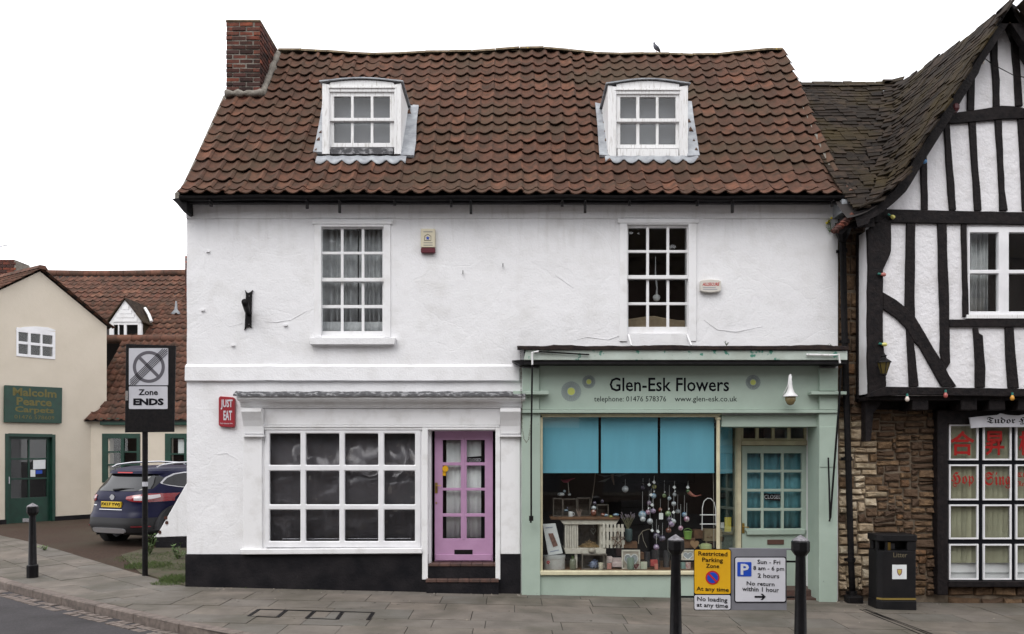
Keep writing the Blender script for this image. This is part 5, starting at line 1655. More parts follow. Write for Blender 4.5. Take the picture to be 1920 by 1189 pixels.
# vertical blinds
blm = mat('vertical blind cloth', (0.36, 0.355, 0.25), (0.30, 0.29, 0.20), rough=.9, scale=3, rnd=.2)
x = X(1779, .06)
while x < X(2080, .06):
    w = .085
    MB().add([(x, .07, Z(1055, .06)), (x + w, .025, Z(1055, .06)), (x + w, .025, Z(794, .06)), (x, .07, Z(794, .06)), (x, .074, Z(1055, .06)), (x + w, .029, Z(1055, .06)), (x + w, .029, Z(794, .06)), (x, .074, Z(794, .06))],
             [(0, 1, 2, 3), (7, 6, 5, 4), (0, 4, 5, 1), (1, 5, 6, 2), (2, 6, 7, 3), (3, 7, 4, 0)]).build('blind_slat', blm, w6)
    x += w * .88
MB().box(X(1779, .06), X(2080, .06), .09, .12, Z(1090, .06), Z(1057, .06)).build('panel', M['upvc'], w6)
MB().box(X(1779, .06), X(2080, .06), .08, .095, Z(1076, .06), Z(1073, .06)).build('rail', M['net'], w6)
MB().box(X(1779), X(2080), .3, .32, -.1, 2.6).build('back_screen', M['dark'], w6)
# red lettering on the glass
RL = mat('red window lettering', (0.30, 0.018, 0.016), rough=.6, spec=.1)
yl_ = yw - .004
for ch_, (a, b) in zip('合昇樓', ((1778, 1829), (1844, 1885), (1907, 1950))):
    ptext(ch_, a + 3, b - 2, 808, 854, yl_, RL, w6, bold=.018)
ptext('𝕳𝖔𝖕', 1783, 1826, 885, 913, yl_, RL, w6)
ptext('𝕾𝖎𝖓𝖌', 1845, 1895, 885, 916, yl_, RL, w6)
ptext('𝕮𝖍𝖎𝖓𝖊𝖘𝖊', 1907, 1955, 886, 897, yl_, RL, w6)
ptext('𝕽𝖊𝖘𝖙𝖆𝖚𝖗𝖆𝖓𝖙', 1907, 1955, 902, 912, yl_, RL, w6)
# banner
bn = thing('scroll_sign', P(1880, 803, -.2), 'white scroll shaped board with black gothic lettering over the restaurant window', 'sign')
sc_ = [(1818, 783), (1845, 780), (1871, 778), (1876, 775), (1890, 778), (1910, 779), (1930, 776), (1975, 780), (2010, 778), (2010, 796), (1975, 800), (1940, 799), (1915, 801), (1890, 801), (1850, 801), (1821, 803)]
MB().pprism(sc_, -.14, .025).build('board', M['sign_white'], bn, bevel=.003)
ptext('𝕿𝖚𝖉𝖔𝖗 𝕳𝖔𝖚𝖘𝖊', 1850, 1967, 782, 797, -.14, M['ink'], bn)
# downpipe
dp = thing('drainpipe', P(1590, 1120, -.1), 'black iron drainpipe between the white house and the timber framed house', 'drainpipe')
MB().tube([P(1600, 400, -.35), P(1585, 425, -.3), P(1580, 450, -.1), P(1583, 600, -.08), P(1590, 850, -.08), P(1596, 1060, -.08), P(1599, 1122, -.08)], .045, 10).build('pipe', M['iron'], dp, smooth=True)
for a, b in ((1581, 470), (1585, 640), (1590, 860), (1596, 1050), (1599, 1112)):
    c = P(a, b, -.08); MB().cyl(c - Vector((0, 0, .03)), c + Vector((0, 0, .03)), .056, 10).box(c[0] - .08, c[0] + .08, -.04, -.02, c[2] - .02, c[2] + .02).build('collar', M['iron'], dp)
c = P(1600, 1128, -.12); MB().box(c[0] - .11, c[0] + .11, c[1] - .1, c[1] + .08, c[2] - .1, c[2] + .09).build('gully_box', M['iron'], dp, bevel=.02)
c = P(1580, 440, -.15); MB().lathe(c, [(.05, -.1), (.09, 0), (.12, .08)], 8).build('hopper', M['iron'], dp)
# lantern on the corner post
lt = thing('wall_lantern', P(1657, 704, -.6), 'small black wall lantern with amber panes on the corner post', 'lantern')
c = P(1657, 703, -.62); u = 11.4 / FPX
MB().lathe(c + Vector((0, 0, 2 * u)), [(5 * u, 0), (11 * u, 20 * u), (11.5 * u, 21 * u)], 6).build('pane', mat('amber lantern glass', (0.10, 0.075, 0.02), rough=.25), lt)
MB().lathe(c + Vector((0, 0, 23 * u)), [(14 * u, 0), (13 * u, 2 * u), (5 * u, 8 * u), (4 * u, 11 * u), (6 * u, 12 * u), (2 * u, 16 * u), (1 * u, 19 * u)], 6).build('cap', M['iron'], lt)
m_ = MB().lathe(c, [(1.5 * u, -2 * u), (5.5 * u, 0), (5.5 * u, 2 * u)], 6)
for k in range(6):
    a = 2 * math.pi * (k + .5) / 6
    m_.tube([c + Vector((math.cos(a) * 5 * u, math.sin(a) * 5 * u, 2 * u)), c + Vector((math.cos(a) * 11.4 * u, math.sin(a) * 11.4 * u, 23 * u))], .006, 4)
m_.build('frame', M['iron'], lt)
MB().tube([P(1650, 690, -.45), P(1648, 676, -.55), P(1656, 672, -.62), P(1657, 682, -.62)], .010).build('bracket', M['iron'], lt)
# festoon bulbs
sock = mat('green bulb socket', (0.02, .16, .13), rough=.5)
def bulb(a, b, y, colr, label, horiz=0):
    t = thing('festoon_bulb', P(a, b, y), label, 'light bulb', 'coloured festoon bulbs on the timber framed house')
    c = P(a, b, y); r = .029
    prof_ = [(r * .25, -r * 1.1), (r * .8, -r * .75), (r, 0), (r * .85, r * .7), (r * .45, r * 1.5)]
    m_ = MB().lathe(c, prof_, 12); s = MB().cyl(c + Vector((0, 0, r * 1.4)), c + Vector((0, 0, r * 2.8)), r * .5, 8)
    if horiz:
        Rm = Matrix.Translation(c) @ Matrix.Rotation(horiz, 4, 'Y') @ Matrix.Translation(-c); m_.xf(Rm); s.xf(Rm)
    m_.build('bulb', mat('bulb ' + label[:12], colr, rough=.25), t, smooth=True); s.build('socket', sock, t)
bulb(1701, 749, -.50, (0.72, 0.62, 0.56), 'white festoon bulb hanging under the jetty beam')
bulb(1773, 742, -.50, (0.40, 0.10, 0.09), 'dull red festoon bulb hanging under the jetty beam')
bulb(1898, 747, -.50, (0.62, 0.30, 0.05), 'amber festoon bulb hanging under the jetty beam')
bulb(1674, 407, -.48, (0.60, 0.55, 0.15), 'yellow festoon bulb at the left end of the upper beam', R(-60))
bulb(1657, 515, -.48, (0.42, 0.14, 0.12), 'faded red festoon bulb halfway up the corner post', R(-80))
bulb(1659, 646, -.48, (0.62, 0.58, 0.18), 'yellow festoon bulb just above the black lantern', R(-80))
bulb(1734, 303, -.50, (0.10, 0.28, 0.55), 'blue festoon bulb beside the sloping bargeboard', R(-110))
bulb(1842, 117, -.50, (0.72, 0.66, 0.60), 'white festoon bulb high in the gable', R(20))
wr = MB().tube([P(1836, 100, -.5), P(1842, 106, -.5), P(1860, 120, -.5), P(1885, 133, -.5), P(1900, 141, -.5), P(1925, 146, -.5), P(1960, 150, -.5)], .006, 5).build('festoon_cable', M['iron'], None)
tag(wr, 'thin black cable looped across the gable timbers', 'cable')
fl_ = thing('floodlight', P(1790, 205, -.6), 'small dark red floodlight tucked under the bargeboard', 'floodlight')
MB().lathe(P(1790, 205, -.62), [(.035, -.04), (.06, .0), (.06, .05), (.03, .08)], 8).build('housing', mat('dark red lamp', (.08, .012, .015), rough=.5), fl_)
MB().tube([P(1786, 205, -.6), P(1778, 212, -.45)], .02).build('bracket', M['iron'], fl_)
# weed growing at the corner of the white house
def weed(name, c, h, n, label, cat='weed', leaf=None, seed=0, spread=.5, flower=None, ls=.05):
    rr = random.Random(seed); t = thing(name, c, label, cat)
    st_ = MB(); lf = MB(); fl = MB(); c = Vector(c)
    for k in range(n):
        a = rr.uniform(0, 6.28); tip = c + Vector((math.cos(a) * spread * h * rr.random(), math.sin(a) * spread * h * rr.random(), h * rr.uniform(.5, 1)))
        mid = c.lerp(tip, .5) + Vector((rr.uniform(-.02, .02), rr.uniform(-.02, .02), 0))
        st_.tube([c, mid, tip], [.004, .003, .0015], 4)
        for q in range(7):
            t_ = rr.uniform(.15, 1); p = c.lerp(mid, t_ * 2) if t_ < .5 else mid.lerp(tip, t_ * 2 - 1)
            b = rr.uniform(0, 6.28); d = Vector((math.cos(b), math.sin(b), rr.uniform(-.1, .8))).normalized(); s_ = rr.uniform(.5, 1.1) * ls
            w = d.cross(Vector((0, 0, 1))).normalized() * s_ * .28
            lf.add([p, p + d * s_ * .5 + w, p + d * s_, p + d * s_ * .5 - w], [(0, 1, 2), (0, 2, 3)])
        if flower and rr.random() < .7: fl.ball(tip, .018, 7)
    st_.build('stem', M['leaf'], t); tag(lf.build('leaf', leaf or M['leaf'], t), kind='stuff')
    if fl.v: fl.build('flower', flower, t)
weed('wall_weed', P(1556, 436, -.04), .22, 6, 'yellow flowered weed rooted in the top right corner of the white wall', flower=mat('yellow petals', (.6, .5, .05), rough=.6), seed=3, ls=.035)
for k, (a, b) in enumerate(((1362, 648), (1556, 653))):
    weed('wall_weed', P(a, b, -.3), .06, 5, ('tiny weed in the felt edge above the flower shop middle', 'tiny weed in the felt edge above the flower shop right end')[k], seed=k + 5, ls=.025, spread=.9)
# ================================================================ LEFT BACKGROUND: CREAM GABLE
# wall plane through two points found from the foreshortening of its door and sign
A2 = Vector((-950 * 20.8 / FPX, 8.8, 0)); B2 = Vector((-858 * 21.8 / FPX, 9.8, 0))
wdir = (B2 - A2).normalized()
ang = math.atan2(wdir[1], wdir[0])
croot = thing('cream_gabled_shop', (A2[0], A2[1], 0), 'cream rendered gabled shop with dark green door and hanging board', 'building', rotz=ang)
wn_ = Vector((-wdir[1], wdir[0], 0))       # into the building
def LP(pxx, pyy, off=0.0):
    """pixel -> local (u along wall, z) on the wall plane pushed off by off (negative = towards us)"""
    d = Vector(((pxx - 960) / FPX, 1, 0)); o = Vector((0, -CAMD, 0))
    p0 = Vector((A2[0], A2[1], 0)) + wn_ * off
    t = (p0 - o).dot(wn_) / d.dot(wn_)
    pt = o + d * t
    return ((pt - p0).dot(wdir), EYE + (CY - pyy) * t / FPX)
def Lprism(mb, pts, off, depth):
    return mb.prism([LP(a, b, off) for a, b in pts], off, off + depth)
ue, zbot = LP(200, 980)
ua = LP(75, 509)[0]; za = LP(75, 509)[1]
ze = LP(200, 612)[1]
ul = 2 * ua - ue
def Lh(x0, x1, y0, y1): 
    a = LP(x0, y1); b = LP(x1, y0); return (a[0], b[0], min(a[1], LP(x1, y1)[1]), max(b[1], LP(x0, y0)[1]))
dh = (LP(11, 986)[0], LP(102, 978)[0], -.3, (LP(11, 814)[1] + LP(102, 814)[1]) / 2)
wh = (LP(31, 670)[0], LP(103, 670)[0], LP(60, 669)[1], LP(60, 618)[1])
body = MB()
grid_holes(body, ul, ue, -.3, ze, 0, .25, [dh])
body2 = clip_poly_box([(ul, ze), (ue, ze), (ua, za), ], x1=wh[0]); 
for kw in (dict(x1=wh[0]), dict(x0=wh[1]), dict(x0=wh[0], x1=wh[1], z0=wh[3])):
    p = clip_poly_box([(ul, ze), (ue, ze), (ua, za)], **kw)
# single polygon wall pieces avoiding door and window
body = MB()
gab = [(ul, -.3), (ue, -.3), (ue, ze), (ua, za), (ul, ze)]
zmid = (wh[2] + dh[3]) / 2
for pol in (clip_poly_box(gab, x1=dh[0], z1=zmid), clip_poly_box(gab, x0=dh[1], z1=zmid), clip_poly_box(gab, x0=dh[0], x1=dh[1], z0=dh[3], z1=zmid),
            clip_poly_box(gab, x1=wh[0], z0=zmid), clip_poly_box(gab, x0=wh[1], z0=zmid), clip_poly_box(gab, x0=wh[0], x1=wh[1], z0=zmid, z1=wh[2]), clip_poly_box(gab, x0=wh[0], x1=wh[1], z0=wh[3])):
    if len(pol) > 2: body.prism(pol, 0, .25)
body.box(ue - .2, ue, .25, 6, -.3, ze).box(ul, ul + .2, .25, 6, -.3, ze)
body.build('wall', M['cream_render'], croot)
MB().box(ul, ue, .6, .65, -.3, ze).build('partition', M['dark'], croot)
for x0, x1 in ((ul - .01, dh[0]), (dh[1], ue + .012)):
    MB().box(x0, x1, -.03, -.001, -.3, LP(110, 968)[1]).build('plinth', M['plinth'], croot)
MB().box(ue + .001, ue + .012, 0, 4, -.3, .35).build('plinth', M['plinth'], croot)
rf = MB()
ov = .12
for s in (1, -1):
    e = (ue - ua + ov) * s
    sl_ = (za - ze) / (ue - ua)
    rf.add([(ua, -.10, za + .06), (ua + e, -.10, za + .06 - sl_ * abs(e)), (ua + e, 6, za + .06 - sl_ * abs(e)), (ua, 6, za + .06)], [(0, 1, 2, 3) if s > 0 else (3, 2, 1, 0)])
croof = rf.build('roof', M['felt'], croot, org=(0, 0, 0))
fm, fme = pantile(w=.23, l=.36, a=.028, lift=.03)
fm_me = fm.mesh('roof_tile', M['tile_far'], smooth=True)
slope_len = math.hypot(ue - ua + ov, za - ze); sl_ = (za - ze) / (ue - ua)
for s in (1, -1):
    up = Vector((-s, 0, sl_)).normalized(); 
    nrow = int(slope_len / .29) + 2
    for r in range(nrow):
        for c in range(3 if s > 0 else 14):
            d0 = (ue - ua + ov) * s
            o = Vector((ua + d0, -.12 + c * .23, za + .07 - sl_ * abs(d0))) + up * (r * .29 - .05)
            if (o[0] + up[0] * .3 - ua) * s < -.02: continue
            ex = Vector((0, 1, 0)) if s > 0 else Vector((0, -1, 0)); 
            if s < 0: o = o + Vector((0, .23, 0))
            ez = ex.cross(up); 
            if ez[2] < 0: ez = -ez
            inst(fm_me, 'roof_tile', frame_matrix(o, ex, up, ez), croof)
for k in range(6):
    MB().add([(ua - .14, -.14 + k * .45, za + .04), (ua - .07, -.14 + k * .45, za + .14), (ua + .07, -.14 + k * .45, za + .14), (ua + .14, -.14 + k * .45, za + .04), (ua - .14, .29 + k * .45, za + .04), (ua - .07, .29 + k * .45, za + .14), (ua + .07, .29 + k * .45, za + .14), (ua + .14, .29 + k * .45, za + .04)],
             [(0, 1, 5, 4), (1, 2, 6, 5), (2, 3, 7, 6), (0, 3, 2, 1), (4, 5, 6, 7)]).build('ridge_tile', M['tile_far'], croof)
# gable window
def Lglazed(name, o, cols, rows, off, m, th, parent, gm=M['glass'], **k):
    u0, z1 = LP(o[0], o[2], off); u1, z0 = LP(o[1], o[3], off)
    zc_ = lambda b: LP((o[0] + o[1]) / 2, b, off)[1]
    hs = [(LP(a, 700, off)[0], LP(b, 700, off)[0], zc_(d), zc_(c)) for a, b in cols for c, d in rows]
    f = grid_holes(MB(), u0, u1, zc_(o[3]), zc_(o[2]), off, th, hs).build(name, m, parent, bevel=.005)
    for h in hs: MB().box(h[0] - .004, h[1] + .004, off + th / 2, off + th / 2 + .004, h[2] - .004, h[3] + .004).build('pane', gm, f)
    return f
cw = Lglazed('window', (31, 104, 618, 671), ((35, 53), (58, 76), (80, 99)), ((626, 643), (648, 666)), -.02, M['upvc'], .07, croot)
MB().prism([LP(a, b, -.012) for a, b in ((30, 618.5), (31, 616), (45, 613), (67, 612), (90, 614), (104, 619), (104, 621))], -.018, .05).build('window_head', M['upvc'], cw)
cd = Lglazed('door', (12, 101, 816, 984), ((21, 53), (56, 88)), ((824, 859), (862, 896), (899, 933)), .10, M['green'], .05, croot)
dfm = MB()
u0, z0 = LP(11, 986, 0); u1 = LP(102, 978, 0)[0]
dfm.box(dh[0] - .02, dh[0] + .06, -.02, .12, .1, dh[3]).box(dh[1] - .06, dh[1] + .02, -.02, .12, .1, dh[3]).box(dh[0] + .061, dh[1] - .061, -.02, .12, dh[3] - .07, dh[3] + .01)
dfm.build('door_frame', M['green'], cd)
MB().prism([LP(a, b, .09) for a, b in ((62, 863), (85, 862), (85, 879), (62, 880))], .085, .09).build('notice', M['paper'], cd)
MB().prism([LP(a, b, .09) for a, b in ((57, 881), (66, 881), (66, 894), (57, 894))], .085, .09).build('notice', M['paper'], cd)
MB().prism([LP(a, b, .09) for a, b in ((67, 882), (79, 882), (79, 888), (67, 889))], .085, .09).build('notice', M['blue'], cd)
MB().prism([LP(a, b, .07) for a, b in ((15, 894), (18, 894), (18, 907), (15, 907))], .06, .1).build('handle', M['chrome'], cd)
MB().prism([LP(a, b, .09) for a, b in ((42, 972), (54, 972), (54, 979), (42, 979))], .085, .1).build('letterbox', M['chrome'], cd)
MB().box(dh[0] - .1, dh[1] + .1, -.10, .1, -.2, LP(50, 982)[1]).build('door_step', M['green'], cd)
cs = thing('hanging_board', (A2[0], A2[1], 0), 'dark green shop board with gold lettering above the green door', 'sign', rotz=ang)
MB().prism([LP(a, b, -.1) for a, b in ((10, 722), (118, 727), (117, 794), (9, 792))], -.08, -.02).build('board', M['green'], cs, bevel=.01)
gold = mat('dull gold lettering', (0.12, 0.10, 0.022), rough=.6)
def ltext(s, a, b, c, d, off, m, parent, **k):
    u0, z1 = LP(a, (c), off); u1, z0 = LP(b, d, off)
    mid = (a + b) / 2
    return text(s, LP(a, 700, off)[0], LP(b, 700, off)[0], LP(mid, d, off)[1], LP(mid, c, off)[1], off, m, parent, **k)
ltext('Malcolm', 24, 106, 729, 744, -.08, gold, cs, bold=.03)
ltext('Pearce', 31, 97, 746, 761, -.08, gold, cs, bold=.03)
ltext('Carpets', 28, 101, 763, 777, -.08, gold, cs, bold=.03)
ltext('01476 578609', 27, 102, 779, 786, -.08, gold, cs)
# brick chimney behind the gable and an aerial
bs_ = thing('brick_chimney', P(12, 525, 12.5), 'squat red brick chimney behind the cream gable', 'chimney')
c0, c1 = P(-16, 530, 12.5), P(30, 488, 12.5)
cst = MB().box(c0[0], c1[0], 12.5, 13.2, c0[2] - 2.5, c1[2]).build('stack', M['mortar'], bs_)
zc = c0[2] - .2; k = 0
while zc < c1[2] - .04:
    x = c0[0] - (.11 if k % 2 else 0)
    while x < c1[0] - .03:
        a, b = max(x, c0[0]), min(x + .22, c1[0])
        if b - a > .05: brick_at(brick_me, 'brick', ((a + b) / 2, 12.5 + .03, zc + .04), (b - a - .01, .1, .07), cst)
        x += .225
    zc += .08; k += 1
ae = MB().tube([P(-40, 470, 13.5), P(13, 460, 13.5)], .012, 4)
for q in range(4): ae.tube([P(-20 + q * 9, 462 - q, 13.5), P(-18 + q * 9, 471 - q, 13.5)], .006, 4)
ae.tube([P(-30, 466, 13.5), P(-30, 520, 13.5)], .016, 5)
tag(ae.build('tv_aerial', M['iron'], None), 'thin television aerial at the left edge against the sky', 'aerial')

# ---- the tiled range behind
rng = thing('tiled_range', P(280, 985, 10.6), 'low cream building with green windows under layered red pantile roofs', 'building')
Y0 = 10.6
wx = [(X(205, Y0), X(258, Y0), Z(900, Y0), Z(814, Y0)), (X(318, Y0), X(380, Y0), Z(900, Y0), Z(814, Y0))]
grid_holes(MB(), X(170, Y0), X(700, Y0), -.2, Z(788, Y0), Y0, .25, wx).build('wall', M['cream_render'], rng)
MB().box(X(150, Y0), X(700, Y0), Y0 + .8, Y0 + .85, -.2, 2.8).build('partition', M['dark'], rng)
MB().box(X(170, Y0), X(700, Y0), Y0 - .03, Y0 - .001, -.2, Z(975, Y0)).build('plinth', M['plinth'], rng)
glazed(rng, 'window', (191, 262, 813, 905), ((202, 226), (232, 256)), ((822, 846), (849, 870), (873, 895)), Y0 - .03, M['green'], th=.08)
glazed(rng, 'window', (309, 380, 813, 905), ((320, 345), (350, 374)), ((822, 850), (853, 880), (883, 895)), Y0 - .03, M['green'], th=.08)
MB().pbox(334, 346, 823, 852, Y0 + .06, .01).build('notice', M['paper'], rng)
MB().pbox(187, 700, 784, 797, Y0 - .12, .13).build('gutter_board', M['green'], rng, bevel=.01)
def tiled_slope(x0, x1, ya, za_, yb, zb_, name, parent, gauge, w, nmax, skip=None, ridge=True, m='tile_far'):
    L_ = math.hypot(yb - ya, zb_ - za_); up = Vector((0, (yb - ya) / L_, (zb_ - za_) / L_)); ez = Vector((0, -up[2], up[1]))
    base = MB().add([(x0, ya, za_ - .03), (x1, ya, za_ - .03), (x1, yb, zb_ - .03), (x0, yb, zb_ - .03), (x0, yb + 3, zb_ - 3), (x1, yb + 3, zb_ - 3)], [(0, 1, 2, 3), (3, 2, 5, 4)])
    rf_ = base.build('roof', M['felt'], parent, org=(0, 0, 0))
    tm, _ = pantile(w=w, l=gauge + .07, a=.03, lift=.034, nseg=6)
    me = tm.mesh('roof_tile', M[m], smooth=True)
    rest_ = MB(); k = 0
    for r in range(int(L_ / gauge)):
        for c in range(int((x1 - x0) / w)):
            x = x0 + c * w
            o = Vector((x, ya, za_)) + up * (r * gauge)
            if skip and skip(o): continue
            o[2] += .03 * noise.noise(Vector((x * .4, r * .3, 0)))
            j = random.Random(r * 53 + c); e2 = (ez + Vector((j.uniform(-.02, .02), 0, 0))).normalized(); ex = Vector((e2[2], 0, -e2[0])).normalized(); uu = e2.cross(ex)
            o += ez * j.uniform(0, .008)
            Mx = frame_matrix(o, ex, uu, e2)
            s = FPX / (CAMD + o[1]); ppx = 960 + o[0] * s
            if k < nmax and ppx < 352 and ppx > 60: inst(me, 'roof_tile', Mx, rf_); k += 1
            else: rest_.add([Mx @ q for q in tm.v], tm.f)
    if rest_.v: tag(rest_.build('roof_tiles', M[m], rf_, org=(0, 0, 0)), kind='stuff')
    return rf_
r1 = tiled_slope(X(150, Y0 - .15), X(480, Y0), Y0 - .15, Z(788, Y0 - .15), 13.0, Z(634, 13.0), 'lower', rng, .27, .23, 150)
zr = Z(636, 13.0); x = X(140, 13)
while x < X(420, 13):
    MB().cyl((x, 13.0, zr + .0), (x + .43, 13.0, zr + .0), .13, 12).build('ridge_tile', M['tile_far'], r1, auto=50); x += .44
Yu, Zu = 13.15, Z(642, 13.15)
Yt, Zt = 16.6, Z(514, 16.6)
dorx = (X(208, 14.2), X(262, 14.2))
r2 = tiled_slope(X(60, 16.6), X(480, 15), Yu, Zu, Yt, Zt, 'upper', rng, .28, .24, 150, skip=lambda o: dorx[0] - .1 < o[0] < dorx[1] - .1 and 13.0 < o[1] < 14.6)
x = X(84, 16.6)
while x < X(420, 16.6):
    MB().cyl((x, 16.6, Zt + .02 + .02 * math.sin(x)), (x + .45, 16.6, Zt + .02 + .02 * math.sin(x + .5)), .12, 10).build('ridge_tile', M['tile_far'], r2, auto=50); x += .46
# little gabled dormer
yd3 = 13.25
dm = MB()
def q_(a, b): return (X(a, yd3), Z(b, yd3))
dm.prism([q_(205, 605), q_(234, 563), q_(265, 600), q_(265, 606)], yd3, yd3 + .1)
dm.pprism([(205, 605), (211, 605), (211, 632), (205, 632)], yd3, .1).pprism([(259, 605), (265, 605), (265, 632), (259, 632)], yd3, .1)
dd = dm.build('dormer', M['white'], rng)
for k in range(4):
    yy = 574 + k * 7.6
    hw = (yy - 563) / 42 * 29
    MB().pbox(234.5 - hw + 2, 234.5 + hw - 1, yy, yy + 6.6, yd3 - .02, .019).build('board', M['white'], dd)
glazed(dd, 'window', (210, 261, 606, 630), ((213, 221), (223, 232), (237, 258)), ((609, 628),), yd3 - .01, M['white'], th=.05)
MB().pbox(211, 260, 606, 632, yd3 + .3, .02).build('screen', M['dark'], dd)
x0_, x1_ = X(205, yd3), X(265, yd3); zb_, zt_, za2 = Z(632, yd3), Z(603, yd3), Z(563, yd3)
MB().box(x1_ - .05, x1_, yd3 + .1, yd3 + 1.4, zb_, zt_).box(x0_, x0_ + .05, yd3 + .1, yd3 + 1.4, zb_, zt_).build('cheek', M['slate'], dd)
xm = (x0_ + x1_) / 2
for s in (1, -1):
    e = x1_ + .06 if s > 0 else x0_ - .06
    f_ = [(xm, yd3 - .06, za2 + .04), (e, yd3 - .06, zt_ - .04), (e, yd3 + 1.5, zt_ - .04), (xm, yd3 + 1.5, za2 + .04)]
    f2 = [(a, b, c + .04) for a, b, c in f_]
    MB().add(f_ + f2, [(0, 1, 2, 3), (7, 6, 5, 4), (0, 4, 5, 1), (1, 5, 6, 2), (2, 6, 7, 3), (3, 7, 4, 0)]).build('dormer_roof', M['slate'], dd)
ml = MB()
ml.tube([P(272, 578, 14.1), P(279, 590, 13.9), P(284, 603, 13.75)], .05, 5)
ml.build('lead_flashing', M['white_old'], dd)
vt = MB().pprism([(329, 564), (331, 565), (332, 580), (338, 588), (334, 589), (330, 586), (326, 589), (320, 588), (327, 580)], 14.4, .05)
vt.build('vent_flashing', M['lead'], r2)
# chimney against the sky beside the white house
c2 = thing('brick_chimney', P(350, 540, 15), 'narrow red brick chimney just showing beside the white house corner', 'chimney')
a, b = P(347, 600, 15), P(385, 480, 15)
s_ = MB().box(a[0], b[0], 15, 15.6, a[2] - .5, b[2]).build('stack', M['mortar'], c2)
zc = a[2] - .4
while zc < b[2] - .04:
    x = a[0]
    while x < b[0] - .03:
        brick_at(brick_me, 'brick', (min(x + .11, b[0] - .05), 15.03, zc + .04), (.21, .1, .068), s_); x += .225
    zc += .08
# low bushes far off left of the cream gable are not in view; wing wall beside the white house
wg = thing('wing_wall', P(320, 1037, 3.75), 'white wing wall with sloping top and black foot behind the house corner', 'wall')
Yw = 3.7
MB().pprism([(288, 1008), (296, 1000), (347, 911), (372, 868), (420, 800), (520, 800), (520, 1005), (350, 1006)], Yw, .3).build('wall', M['plaster'], wg, bevel=.01)
MB().pprism([(292, 1008.5), (350, 1006.5), (520, 1005.5), (520, 1045), (292, 1045)], Yw - .012, .32).build('plinth', M['plinth'], wg)
for a, b in ((311, 971), (313, 980), (300, 998)): MB().cyl(P(a, b, Yw - .01), P(a, b, Yw + .02), .035, 7).build('patch', M['brick'], wg)
weed('garden_weed', (P(281, 1035, 2.9)[0], 2.9, G(-6.5, 2.9)), .42, 14, 'leafy weed growing at the foot of the white wing wall', seed=1, spread=.35, ls=.07)
weed('garden_weed', (P(333, 1050, 2.4)[0], 2.4, G(-5.8, 2.4)), .30, 12, 'small leafy weed by the house corner plinth', seed=2, spread=.6, ls=.07)
weed('garden_weed', (X(84, 3.4), 3.4, G(-8.3, 3.4)), .10, 9, 'tiny weed on the brown forecourt near the left bollard', seed=7, spread=1.6, ls=.05)
# grass and earth strip
eb_ = MB().prismz([(-6.25, 1.75), (-5.9, 1.2), (-4.7, .05), (-4.7, 3.7), (-6.9, 3.7), (-7.0, 2.9)], lambda x, y: G(x, y) - .1, lambda x, y: G(x, y) + .006)
tag(eb_.build('verge_earth', M['earth'], None), kind='structure')
gr = MB(); rr = random.Random(4)
def blade(x, y, h):
    z = G(x, y); a = rr.uniform(0, 6.28); w = .004; l = Vector((math.cos(a), math.sin(a), 0)) * h * rr.uniform(.2, .8); s = Vector((-math.sin(a), math.cos(a), 0)) * w
    p = Vector((x, y, z)); gr.add([p - s, p + s, p + l * .5 + Vector((0, 0, h * .7)), p + l + Vector((0, 0, h))], [(0, 1, 2), (0, 2, 3)])
for cx, cy, r, n, h in ((-4.95, .55, .28, 900, .07), (-6.0, 1.75, .30, 700, .06), (-5.4, 1.6, .35, 700, .05), (-5.0, 1.5, .3, 500, .05), (-6.3, 2.6, .5, 500, .04), (-5.3, 2.8, .8, 900, .04), (-5.05, .25, .2, 300, .04)):
    for _ in range(int(n * 1.8)):
        a = rr.uniform(0, 6.28); q = r * math.sqrt(rr.random()); x, y = cx + math.cos(a) * q * 1.3, cy + math.sin(a) * q
        if x > -4.71: continue
        blade(x, y, h * rr.uniform(.4, 1.2))
for _ in range(500):     # tufts in the joint along the wall foot
    x = rr.uniform(-4.6, 9); 
    if noise.noise(Vector((x * 3, 0, 0))) > .25: blade(x, -.05 + rr.uniform(-.03, .0), rr.uniform(.008, .025))
tag(gr.build('grass', M['grass'], None, org=(0, 0, 0)), kind='stuff')
# ================================================================ STREET FURNITURE
def bollard(px0, pytop, d, label, collar=False):
    y = d - CAMD; x = X(px0, y); zt = Z(pytop, y); zb = G(x, y)
    t = thing('bollard', (x, y, zb), label, 'bollard', 'black iron bollards along the pavement')
    u = 1.15 / 221; H = zt - zb
    MB().lathe((x, y, zb), [(14.5 * u, 0), (14.3 * u, H * .13), (13 * u, H * .155), (11.6 * u, H * .17), (8.6 * u, H * .85), (8.8 * u, H - .185)], 20).build('shaft', M['bollard'], t, auto=35)
    MB().lathe((x, y, zb), [(16.5 * u, -.02), (16.5 * u, H * .16), (15 * u, H * .172)], 8, rot=R(22.5)).build('base_collar', M['bollard'], t, bevel=.006) if collar else None
    MB().lathe((x, y, zt), [(8.8 * u, -.20), (11 * u, -.188), (15.5 * u, -.155), (16.4 * u, -.145), (16.4 * u, -.065), (15.2 * u, -.055)], 8, rot=R(0)).build('head', M['bollard'], t, bevel=.004)
    MB().lathe((x, y, zt), [(15.4 * u, -.0555), (15.0 * u, -.048), (.004, 0)], 8).build('cap', mat_cap, t, bevel=.003)
    return t
mat_cap = mat('worn grey cap paint', (0.20, 0.19, 0.205), (0.05, 0.047, 0.052), rough=.5, scale=30, contrast=(.4, .75))
bollard(61, 943, 12.8, 'lone black iron bollard near the kerb at the far left', True)
bollard(1267, 1002, 8.15, 'black iron bollard holding the left end of the parking signs')
bollard(1501, 1003, 7.8, 'black iron bollard holding the right end of the parking signs')
pt_ = thing('parking_sign', P(1388, 1144, -4.0), 'yellow restricted parking plate and white P plate on a grey backing between two bollards', 'sign')
pv = M['sign_plate']
ya, yb = -3.87, -4.17
